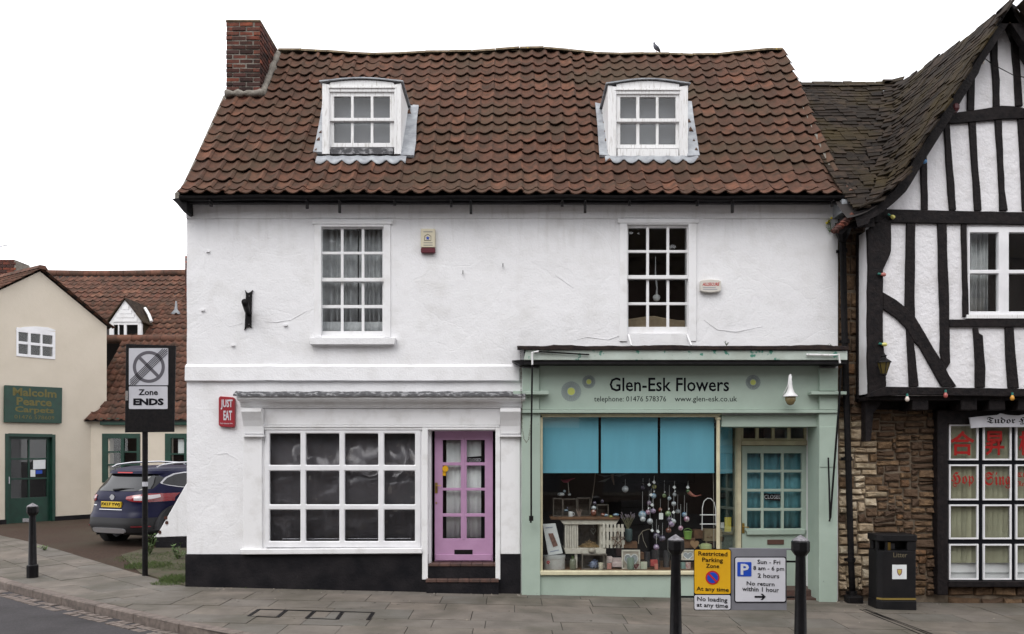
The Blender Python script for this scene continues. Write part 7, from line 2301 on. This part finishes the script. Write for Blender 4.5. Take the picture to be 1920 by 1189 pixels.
# hat box and leaning picture
hb = thing('hat_box', D(140, 990, .16), 'oval white hat box with red flower at the left end of the shop window', 'box')
MB().lathe(D(140, 990, .22), [(95 * UU, 0), (95 * UU, 100 * UU)], 28, sy=.6).build('box', mc('pale printed card', (.46, .47, .46), (.38, .36, .35), scale=10), hb, auto=40)
MB().lathe(D(140, 888, .22), [(99 * UU, 0), (99 * UU, 26 * UU), (96 * UU, 28 * UU)], 28, sy=.6).build('lid', mc('pale grey card', (.42, .43, .43)), hb, auto=40)
f_ = D(85, 925, .075); m_ = MB()
for k in range(6): m_.ball(f_ + Vector((math.cos(k) * .016, 0, math.sin(k) * .016)), .012, 6)
m_.build('flower_print', mc('red print', (.35, .05, .05)), hb)
pf = thing('picture_frame', D(125, 860, .2), 'white framed picture leaning at a slant on the hat box', 'picture frame')
dpoly([(35, 585), (150, 577), (216, 845), (86, 864)], .17, .015).build('frame', M['paper'], pf, bevel=.003)
dpoly([(85, 668), (128, 665), (172, 775), (130, 790)], .162, .006).build('picture', mc('brown picture', (.12, .07, .05), (.25, .12, .10), scale=40), pf)
dpoly([(60, 615), (125, 608), (127, 615), (62, 622)], .165, .004).build('caption', mc('grey caption', (.3, .35, .45)), pf)
dpoly([(100, 828), (180, 812), (182, 819), (102, 835)], .165, .004).build('caption', mc('grey caption low', (.3, .35, .45)), pf)
# things on the stand top
def baub(cx, cy, r, y, m, label, string=90, name='glass_bauble', group='coloured glass baubles hanging in the flower shop window', tagm=False):
    t = thing(name, D(cx, cy, y), label, 'bauble', group)
    R_ = r * UU * 1.02; c = D(cx, cy, y)
    MB().ball(c, R_, 16).build('globe', m, t, smooth=True)
    MB().cyl(c + Vector((0, 0, R_ * .95)), c + Vector((0, 0, R_ * 1.2)), .005, 8).build('cap', M['chrome'], t)
    MB().tube([c + Vector((0, 0, R_ * 1.2)), c + Vector((0.002, 0, R_ + string * UU))], .0028, 4).build('string', M['net'], t)
    if tagm:
        a = c + Vector((R_ * .2, -.012, R_ * 1.5)); k = .014
        MB().add([a + Vector((-k, 0, 0)), a + Vector((0, -.003, -k * .9)), a + Vector((k * .9, 0, k * .5)), a + Vector((0, 0, k * 1.4)), a + Vector((-k, .002, 0)), a + Vector((0, -.001, -k * .9)), a + Vector((k * .9, .002, k * .5)), a + Vector((0, .002, k * 1.4))],
                 [(0, 1, 2, 3), (7, 6, 5, 4), (0, 4, 5, 1), (1, 5, 6, 2), (2, 6, 7, 3), (3, 7, 4, 0)]).build('price_tag', M['paper'], t)
    return t
def gm(name, c, c2): return mat(name, c, c2, rough=.08, scale=22, contrast=(.42, .58), spec=.9, coat=1)
GB = {'blue': gm('swirled blue glass', (.10, .22, .34), (.35, .42, .46)), 'white': gm('milky white glass', (.50, .52, .54), (.30, .33, .36)), 'purple': gm('swirled purple glass', (.16, .09, .20), (.38, .32, .42)),
      'green': gm('swirled green glass', (.08, .20, .07), (.28, .36, .18)), 'pink': gm('swirled pink glass', (.36, .14, .24), (.46, .38, .44)), 'dark': gm('smoky dark glass', (.04, .035, .06), (.14, .12, .18)),
      'silver': gm('silvered glass', (.42, .46, .48), (.16, .18, .2)), 'yellow': gm('yellow green glass', (.34, .32, .06), (.16, .18, .05)), 'amber': gm('red brown glass', (.16, .04, .03), (.24, .10, .06))}
bl = [(772, 272, 30, .30, 'white', 'clear glass bauble hanging alone left of the cluster', 60), (930, 255, 22, .45, 'dark', 'dark bauble at the upper left of the hanging cluster', 60),
      (1030, 250, 22, .35, 'yellow', 'yellow green bauble with a paper tag near the cluster top', 70), (1025, 332, 25, .3, 'blue', 'mottled blue bauble just under the yellow green one', 60),
      (1205, 402, 23, .25, 'silver', 'silver blue bauble at the centre right of the cluster', 80), (1212, 322, 19, .35, 'silver', 'small silvery bauble above the silver blue one', 60),
      (925, 500, 36, .3, 'blue', 'large swirled blue bauble at the left edge of the cluster', 170), (930, 540, 25, .24, 'white', 'white bauble overlapping the large blue one', 60),
      (993, 560, 27, .22, 'white', 'milky white bauble hanging lowest on the left of the cluster', 100), (975, 478, 23, .32, 'pink', 'pinkish bauble left of the purple one mid cluster', 80),
      (1022, 468, 24, .28, 'purple', 'pale purple bauble mid cluster', 90), (1155, 492, 28, .3, 'green', 'green bauble in the middle of the cluster', 100),
      (1165, 540, 24, .26, 'dark', 'dark violet bauble under the green one', 50), (1185, 584, 28, .22, 'purple', 'plum bauble low in the right of the cluster', 60),
      (1207, 560, 20, .2, 'white', 'small pale bauble resting against the plum one', 50), (1266, 620, 23, .2, 'pink', 'pink bauble on a long string low on the right', 190),
      (1299, 500, 24, .32, 'blue', 'small blue bauble at the right edge of the cluster', 150), (1320, 540, 26, .27, 'pink', 'rosy bauble beside the small blue one at the right edge', 120),
      (1085, 456, 20, .4, 'amber', 'red brown bauble behind the cluster centre', 80), (1050, 692, 32, .38, 'dark', 'dark smoky bauble low on the left of the bollard', 120),
      (1104, 712, 30, .3, 'dark', 'dark bauble low in the cluster behind the bollard head', 110), (1050, 790, 27, .26, 'purple', 'purple bauble hanging lowest of all in the window', 90),
      (1158, 640, 26, .36, 'amber', 'brown glass bauble left of the bollard head', 80), (1120, 330, 20, .42, 'green', 'green bauble high in the middle of the cluster', 120), (1165, 355, 19, .36, 'blue', 'little blue bauble beside the green one near the top', 100),
      (1240, 470, 22, .4, 'silver', 'grey bauble between the silver blue one and the right edge', 130), (985, 395, 21, .4, 'purple', 'dull purple bauble upper left behind the tags', 90)]
for k, (a, b, r, y, m, lab, s) in enumerate(bl):
    baub(a, b, r, y, GB[m], lab, s, tagm=(k in (2, 3, 5, 9, 11, 13, 19, 23)))
rl = MB().cyl(D(740, 215, .36), D(1390, 215, .36), .008, 6)
for a in (742, 1388): rl.tube([D(a, 215, .36), D(a, 140, .36), D(a, -300, .36)], .004, 4)
one('hanging_rail', 'thin dark rail carrying the baubles behind the shop glass', 'rail', rl, M['iron'])
TAGL = ['topmost white price tag of the bauble cluster', 'white price tag just left below the topmost one', 'white price tag above the green baubles right of the cluster top', 'white price tag over the red fish ornament', 'white price tag beside the blue bauble near the top', 'white price tag at mid height left of the cluster', 'white price tag between the green and silver baubles', 'large oblong white price tag in the cluster middle', 'white price tag low on the left by the wire hoop', 'pale price tag low down beside the hoop tag']
for k, (a, b) in enumerate(((1028, 208), (985, 232), (1210, 255), (1330, 255), (1002, 322), (1012, 412), (1203, 478), (1092, 520), (1012, 640), (1066, 650))):
    w, h = (18, 32) if k == 7 else (16, 16)
    t = MB(); pts = [(a - w, b), (a, b + h), (a + w, b + 4), (a + 2, b - h)] if k != 7 else [(a - 18, b - 34), (a + 18, b - 34), (a + 18, b + 22), (a - 18, b + 22)]
    dpoly(pts, .18 + .01 * (k % 3), .003, t)
    t.tube([D(a, b - h + 2, .185), D(a + 3, b - h - 40, .2)], .0015, 3)
    tag(t.build('price_tag', M['paper'], None), TAGL[k], 'price tag', 'paper price tags among the baubles')
fs = thing('fish_ornament', D(1370, 310, .3), 'red and green glass fish ornament hanging at the upper right of the window', 'ornament')
MB().tube([D(1322, 283, .3), D(1340, 300, .3), D(1368, 325, .3), D(1400, 335, .3), D(1450, 324, .3)], [.012, .030, .024, .012, .004], 10).build('body', mc('red glass', (.32, .07, .06), (.40, .20, .15), rough=.15), fs, smooth=True)
MB().ball(D(1332, 290, .29), .026, 10).build('head', GB['green'], fs, smooth=True)
MB().tube([D(1332, 272, .3), D(1332, 215, .36)], .002, 4).build('string', M['net'], fs)
bd2 = thing('bird_pick', D(270, 330, .4), 'pink feather bird on a thin stick above the grey crates', 'ornament')
MB().tube([D(198, 190, .4), D(225, 200, .4), D(255, 200, .4), D(280, 188, .4), D(325, 174, .4)], [.006, .024, .026, .012, .003], 8).build('body', mc('pink feathers', (.36, .06, .12)), bd2, smooth=True)
MB().tube([D(262, 205, .4), D(272, 330, .4)], .004, 5).build('stick', M['wood_white'], bd2)
df = thing('dragonfly_ornament', D(655, 165, .5), 'large grey dragonfly ornament hanging under the middle blind', 'ornament')
MB().tube([D(655, 140, .5), D(660, 180, .5), D(672, 235, .5)], [.02, .018, .006], 6).build('body', mc('brown ornament', (.16, .11, .08)), df)
for pts in (((650, 150), (590, 148), (510, 140), (590, 165)), ((650, 165), (590, 185), (525, 208), (590, 208)), ((662, 150), (720, 140), (800, 132), (720, 162))):
    dpoly(pts, .5, .006).build('wing', mc('grey ornament wing', (.085, .09, .09)), df)
cd_ = MB().tube([D(505, 130, .45), D(500, 200, .45), D(483, 320, .45), D(465, 410, .45)], .006, 5)
one('twisted_cord', 'pale cord hanging down in front of the dark shop interior', 'cord', cd_, mc('cord', (.2, .17, .14)))
def lump_orn(cx, cy, parts, label, name='glass_ornament', cat='ornament'):
    t = thing(name, D(cx, cy, parts[0][4]), label, cat)
    for a, b, r, sz, y, m in parts: MB().ball(D(a, b, y), r * UU, 10, sz).build('glass', m, t, smooth=True)
    return t
lump_orn(212, 345, [(200, 318, 36, .55, .36, GB['silver']), (230, 290, 14, 1, .36, GB['blue']), (275, 320, 16, .9, .38, GB['silver'])], 'silvery glass bird ornaments on top of the left grey crate')
lump_orn(240, 515, [(240, 462, 24, .5, .42, GB['blue']), (255, 440, 10, 1, .42, GB['dark'])], 'small blue and white glass bird inside the left grey crate')
lump_orn(495, 515, [(490, 480, 28, 1.2, .30, GB['amber']), (492, 440, 26, .8, .30, GB['silver']), (500, 395, 17, 1, .30, GB['dark'])], 'tall red and silver glass figure standing on the display stand')
lump_orn(567, 515, [(567, 380, 17, 1, .46, GB['dark'])], 'small dark glass ball on the low right crate')
lump_orn(590, 515, [(575, 500, 26, .6, .28, GB['amber']), (600, 505, 22, .6, .27, GB['blue'])], 'red and blue glass fishes lying on the stand top')
lump_orn(655, 515, [(690, 500, 30, .45, .26, GB['blue']), (645, 518, 20, .6, .27, GB['yellow'])], 'blue glass bird with yellow wing at the right end of the stand')
tw = thing('twig_heart', D(365, 519, .3), 'small pale twig bundle standing in front of the crates', 'ornament')
m_ = MB(); rr = random.Random(9)
for k in range(16): m_.tube([D(365 + rr.uniform(-12, 12), 519, .3), D(365 + rr.uniform(-34, 34), 445 + rr.uniform(0, 30), .3 + rr.uniform(-.03, .03))], .003, 4)
m_.build('twigs', mc('pale twig', (.34, .26, .22)), tw)
# dried lavender in a vase
lv = thing('dried_flowers', D(800, 740, .4), 'bunch of dried lavender fanning out of a dark glass vase', 'flowers')
MB().lathe(D(803, 740, .42), [(26 * UU, 0), (34 * UU, 20 * UU), (34 * UU, 110 * UU), (30 * UU, 118 * UU)], 16).build('vase', mc('dark teal glass', (.06, .09, .09), rough=.15), lv, smooth=True)
m_ = MB(); h_ = MB(); rr = random.Random(3)
for k in range(34):
    a = D(795 + rr.uniform(-12, 12), 625, .42); e = D(730 + 128 * rr.random(), 478 + rr.uniform(0, 50), .42 + rr.uniform(-.05, .05))
    m_.tube([a, a.lerp(e, .5), e], .0022, 3); h_.tube([e - (e - a) * .14, e, e + (e - a) * .02], [.004, .007, .002], 5)
m_.build('stems', mc('dry stem', (.20, .19, .11)), lv); tag(h_.build('flower_heads', mc('dry lavender', (.24, .20, .24)), lv), kind='stuff')
# wire arch stand
wa = thing('wire_shelf', D(1515, 640, .25), 'white wire arch stand with two shelves near the corner post', 'stand')
m_ = MB().tube([D(1457, 640, .25), D(1460, 440, .25), D(1475, 380, .25), D(1505, 354, .25), D(1535, 356, .25), D(1565, 390, .25), D(1578, 450, .25), D(1582, 600, .25)], .006, 6)
m_.build('arch', M['white'], wa)
for yy in (503, 585): MB().tube([D(1440, yy, .2), D(1585, yy, .2), D(1595, yy - 3, .35), D(1455, yy - 3, .35), D(1440, yy, .2)], .006, 5).build('shelf', M['white'], wa)
rp_ = MB().tube([D(1557, 120, .2), D(1560, 400, .2), D(1563, 800, .2)], .004, 4)
one('hanging_rope', 'thin pale rope hanging beside the cream corner post', 'rope', rp_, mc('rope', (.35, .33, .30)))
bk2 = thing('green_bucket', D(1330, 715, .25), 'small lime green metal bucket on the brown box', 'bucket')
MB().lathe(D(1330, 716, .25), [(30 * UU, 0), (40 * UU, 68 * UU), (42 * UU, 70 * UU), (38 * UU, 66 * UU), (28 * UU, 4 * UU)], 18).build('body', mc('lime green enamel', (.20, .38, .08), rough=.3), bk2, auto=40)
MB().tube([D(1292, 650, .25), D(1300, 632, .22), D(1330, 622, .2), D(1362, 634, .22), D(1370, 652, .25)], .004, 5).build('handle', mc('green wire', (.2, .36, .1)), bk2)
one('brown_box', 'brown wooden box carrying the lime green bucket', 'box', dbox(1280, 1400, 716, 800, .25, .25), M['wood_brown'], bevel=.006)
one('brown_box', 'brown wooden box behind the wire arch stand', 'box', dbox(1385, 1475, 640, 715, .45, .2), M['wood_brown'], bevel=.006)
wb = thing('wooden_desk_box', D(1580, 800, .3), 'pale wooden box on short legs at the right end of the window', 'box')
dbox(1478, 1640, 632, 738, .35, .2).build('body', mc('pale wood', (.22, .17, .10), (.16, .12, .07)), wb, bevel=.006)
for a in (1490, 1620): dbox(a, a + 14, 738.5, 985, .36, .05).build('leg', mc('pale wood leg', (.2, .16, .1)), wb)
for a in (1510, 1540): MB().ball(D(a, 700, .34), .012, 8).build('knob', M['wood_brown'], wb)
def heart_pts(cx, cy, w, h):
    out = []
    for k in range(24):
        t = 2 * math.pi * k / 24; out.append((cx + w * (math.sin(t) ** 3), cy - h * (.8125 * math.cos(t) - .3125 * math.cos(2 * t) - .125 * math.cos(3 * t) - .0625 * math.cos(4 * t)) * 1.0))
    return out
one('wooden_heart', 'flat brown wooden heart leaning near the green watering can', 'ornament', dpoly(heart_pts(1392, 765, 40, 44), .2, .012), mc('tan wood', (.26, .16, .08)), bevel=.002)
wc = thing('watering_can', D(1490, 800, .25), 'small pale green watering can with wire handle at the right of the window', 'watering can')
MB().lathe(D(1490, 805, .25), [(52 * UU, 0), (52 * UU, 38 * UU), (30 * UU, 48 * UU)], 18).build('body', mc('pale green enamel', (.38, .44, .22), rough=.3), wc, auto=40)
MB().tube([D(1440, 790, .25), D(1415, 750, .25), D(1408, 738, .25)], [.012, .008, .012], 8).build('spout', mc('pale green spout', (.38, .44, .22)), wc)
MB().tube([D(1540, 795, .25), D(1560, 770, .25), D(1550, 748, .25), D(1520, 752, .25), D(1500, 765, .25)], .004, 5).build('handle', M['wood_brown'], wc)
# heart frames
def hframe(a, b, c, d, y, label):
    t = thing('heart_plaque', D((a + b) / 2, d, y), label, 'plaque', 'square frames with a heart shaped mount')
    f = 12
    for q in ((a, b, c, c + f), (a, b, d - f, d), (a, a + f, c + f, d - f), (b - f, b, c + f, d - f)): dbox(q[0], q[1], q[2], q[3], y, .03).build('frame', M['wood_white'], t)
    dbox(a + f, b - f, c + f, d - f, y + .02, .008).build('mount', mc('cream mount', (.42, .38, .32)), t)
    cx, cy = (a + b) / 2, (c + d) / 2 + 4
    h = heart_pts(cx, cy, (b - a) * .38, (d - c) * .40)
    m_ = MB(); pts = [D(p, q, y + .012) for p, q in h] ; m_.tube(pts + [pts[0]], .006, 5); m_.build('heart_moulding', M['paper'], t)
    dpoly(heart_pts(cx, cy, (b - a) * .34, (d - c) * .36), y + .014, .005).build('heart', mc('grey felt', (.30, .33, .35)), t)
hframe(742, 905, 815, 988, .2, 'white square frame with a heart cut-out behind the green jug')
hframe(1275, 1388, 815, 908, .2, 'white square frame with a heart between the bollard and the yellow sign')
jg = mug(820, 885, 988, .13, 64, 'small sage green enamel jug standing before the heart frame', mc('sage enamel', (.20, .27, .23), rough=.3), name='enamel_jug', cat='jug', handle=1)
for k, (a, b) in enumerate(((850, 955), (882, 950), (868, 972))):
    MB().prism([(D(p, q, .1)[0], D(p, q, .1)[2]) for p, q in heart_pts(a, b, 15, 17)], .10, .108).build('heart', mc('dark red felt', (.09, .02, .025)), jg)
def boxo(a, b, c, d, y, dep, m, label, name='gift_box'):
    return one(name, label, 'box', dbox(a, b, c, d, y, dep), m, bevel=.003)
pk = mc('pink printed card', (.46, .36, .36), (.55, .48, .46), scale=30)
boxo(610, 660, 878, 930, .24, .12, pk, 'small pink patterned box at the left of the pink pile')
boxo(662, 758, 892, 930, .26, .15, pk, 'flat pink gift box at the top of the pink pile')
boxo(655, 762, 931, 968, .22, .18, pk, 'flat pink gift box beneath another in the pink pile')
boxo(612, 650, 935, 988, .14, .04, mc('salmon paint', (.42, .20, .17)), 'salmon pink letter block standing at the front of the shelf', 'letter_block')
boxo(910, 968, 922, 988, .16, .05, mc('mint card', (.36, .44, .33), (.5, .48, .4), scale=30), 'mint and cream greeting card right of the heart frame', 'greeting_card')
boxo(1000, 1062, 905, 962, .2, .07, mc('red card', (.34, .03, .04), (.42, .10, .08)), 'small red gift box with white tag left of the bollard')
boxo(1035, 1066, 940, 990, .14, .03, mc('coral card', (.44, .16, .12)), 'tiny coral card standing before the red gift box', 'greeting_card')
boxo(1276, 1312, 922, 985, .2, .1, mc('teal card', (.18, .28, .26)), 'teal box on the shelf right of the bollard')
boxo(1314, 1356, 922, 985, .18, .06, mc('rose printed card', (.46, .42, .38), (.34, .12, .12), scale=40), 'cream rose printed box beside the yellow sign')
boxo(752, 880, 742, 800, .42, .15, M['wood_brown'], 'brown wooden box behind the lavender vase', 'brown_box')
boxo(905, 940, 840, 900, .4, .15, M['wood_brown'], 'brown block standing right of the heart frame', 'brown_box')
boxo(690, 745, 800, 870, .45, .15, mc('maroon card', (.06, .03, .03)), 'dark maroon box in the shadow beneath the stand')
jr = thing('plant_jar', D(305, 990, .14), 'glass jar with green shoots tied with twine before the stand leg', 'jar')
MB().lathe(D(305, 990, .14), [(24 * UU, 0), (29 * UU, 12 * UU), (29 * UU, 75 * UU), (22 * UU, 95 * UU)], 14).build('jar', mc('mossy glass', (.20, .21, .16), (.12, .14, .09), rough=.3), jr, smooth=True)
m_ = MB(); rr = random.Random(6)
for k in range(9): a = D(305, 900, .14); m_.tube([a, a + Vector((rr.uniform(-.03, .03), rr.uniform(-.02, .02), rr.uniform(.04, .07)))], [.007, .002], 4)
m_.build('shoots', M['leaf'], jr)
sh = MB(); rr = random.Random(12); c = D(490, 945, .24)
for k in range(60):
    d = Vector((rr.gauss(0, 1), rr.gauss(0, .5), rr.gauss(0, 1))).normalized(); p = c + d * .05; q = c + d * rr.uniform(.06, .085); s_ = Vector((rr.uniform(-1, 1), 0, rr.uniform(-1, 1))) * .014
    sh.add([p - s_, p + s_, q + s_ * 1.3, q - s_], [(0, 1, 2, 3)])
sh.ball(c, .06, 10)
one('ribbon_bundle', 'crinkled blue ribbon bundle inside the lower grey crate', 'bundle', sh, mc('blue ribbon', (.20, .24, .33), (.10, .12, .2), rough=.3))
lump_orn(475, 850, [(475, 820, 34, .8, .28, mc('cream wool', (.45, .42, .36), (.3, .26, .22)))], 'cream wool pompom on the foot of the white stand', 'pompom', 'pompom')
hp = MB().tube([D(890, 760, .3), D(895, 690, .3), D(930, 645, .3), D(985, 628, .3), D(1010, 640, .3)], .005, 5).tube([D(922, 665, .3), D(935, 730, .3), D(965, 795, .3)], .004, 5)
one('wire_hoop', 'pale curved wire hoop standing left of the bollard', 'hoop', hp, mc('cane', (.26, .23, .18)))
for k, (a, w, h, lab) in enumerate(((975, 26, 160, 'tall clear glass vase to the right of the heart frame'), (1040, 40, 175, 'tall dark glass vase left of the bollard'), (1140, 30, 170, 'dark glass vase half hidden by the bollard'))):
    one('glass_vase', lab, 'vase', MB().lathe(D(a, 985, .42), [(w * UU, 0), (w * UU, h * UU), (w * .93 * UU, h * UU), (w * .93 * UU, .01)], 16), mc('smoky vase %d' % k, (.05, .05, .055), rough=.1, spec=.8), auto=40)
# things seen through the splayed side pane
one('yellow_box', 'yellow folded card hung inside the splayed side pane', 'card', MB().pbox(1359, 1371, 970, 997, .45, .02), mc('yellow card', (.55, .45, .04)))
one('white_box', 'small white box beside the yellow card in the side pane', 'box', MB().pbox(1352, 1358, 980, 990, .5, .05), M['paper'])
one('pale_shelf', 'pale shelf seen low through the splayed side pane', 'shelf', MB().pbox(1322, 1378, 996, 1003, .62, .1), mc('pale shelf wood', (.3, .26, .18)))
# fallen crumbs of plaster and leaves on the pavement
cr_ = MB(); rr = random.Random(31)
for k in range(70):
    x = rr.choice((rr.uniform(-4.6, -2.6), rr.uniform(4.3, 6.3), rr.uniform(-4.6, 8), rr.uniform(4.6, 5.2))); y = -abs(rr.gauss(0, .12)) - .06
    if rr.random() < .25: y = rr.uniform(-2.5, -.1)
    s_ = rr.uniform(.004, .014); z = G(x, y) + .003
    cr_.add([(x - s_, y - s_ * .6, z), (x + s_, y - s_ * .4, z), (x + s_ * .7, y + s_, z), (x - s_ * .5, y + s_ * .8, z), (x, y, z + s_ * .8)], [(0, 1, 4), (1, 2, 4), (2, 3, 4), (3, 0, 4)])
tag(cr_.build('litter_crumbs', mc('pale crumbs', (.4, .37, .33), (.2, .15, .1)), None, org=(0, 0, 0)), kind='stuff')
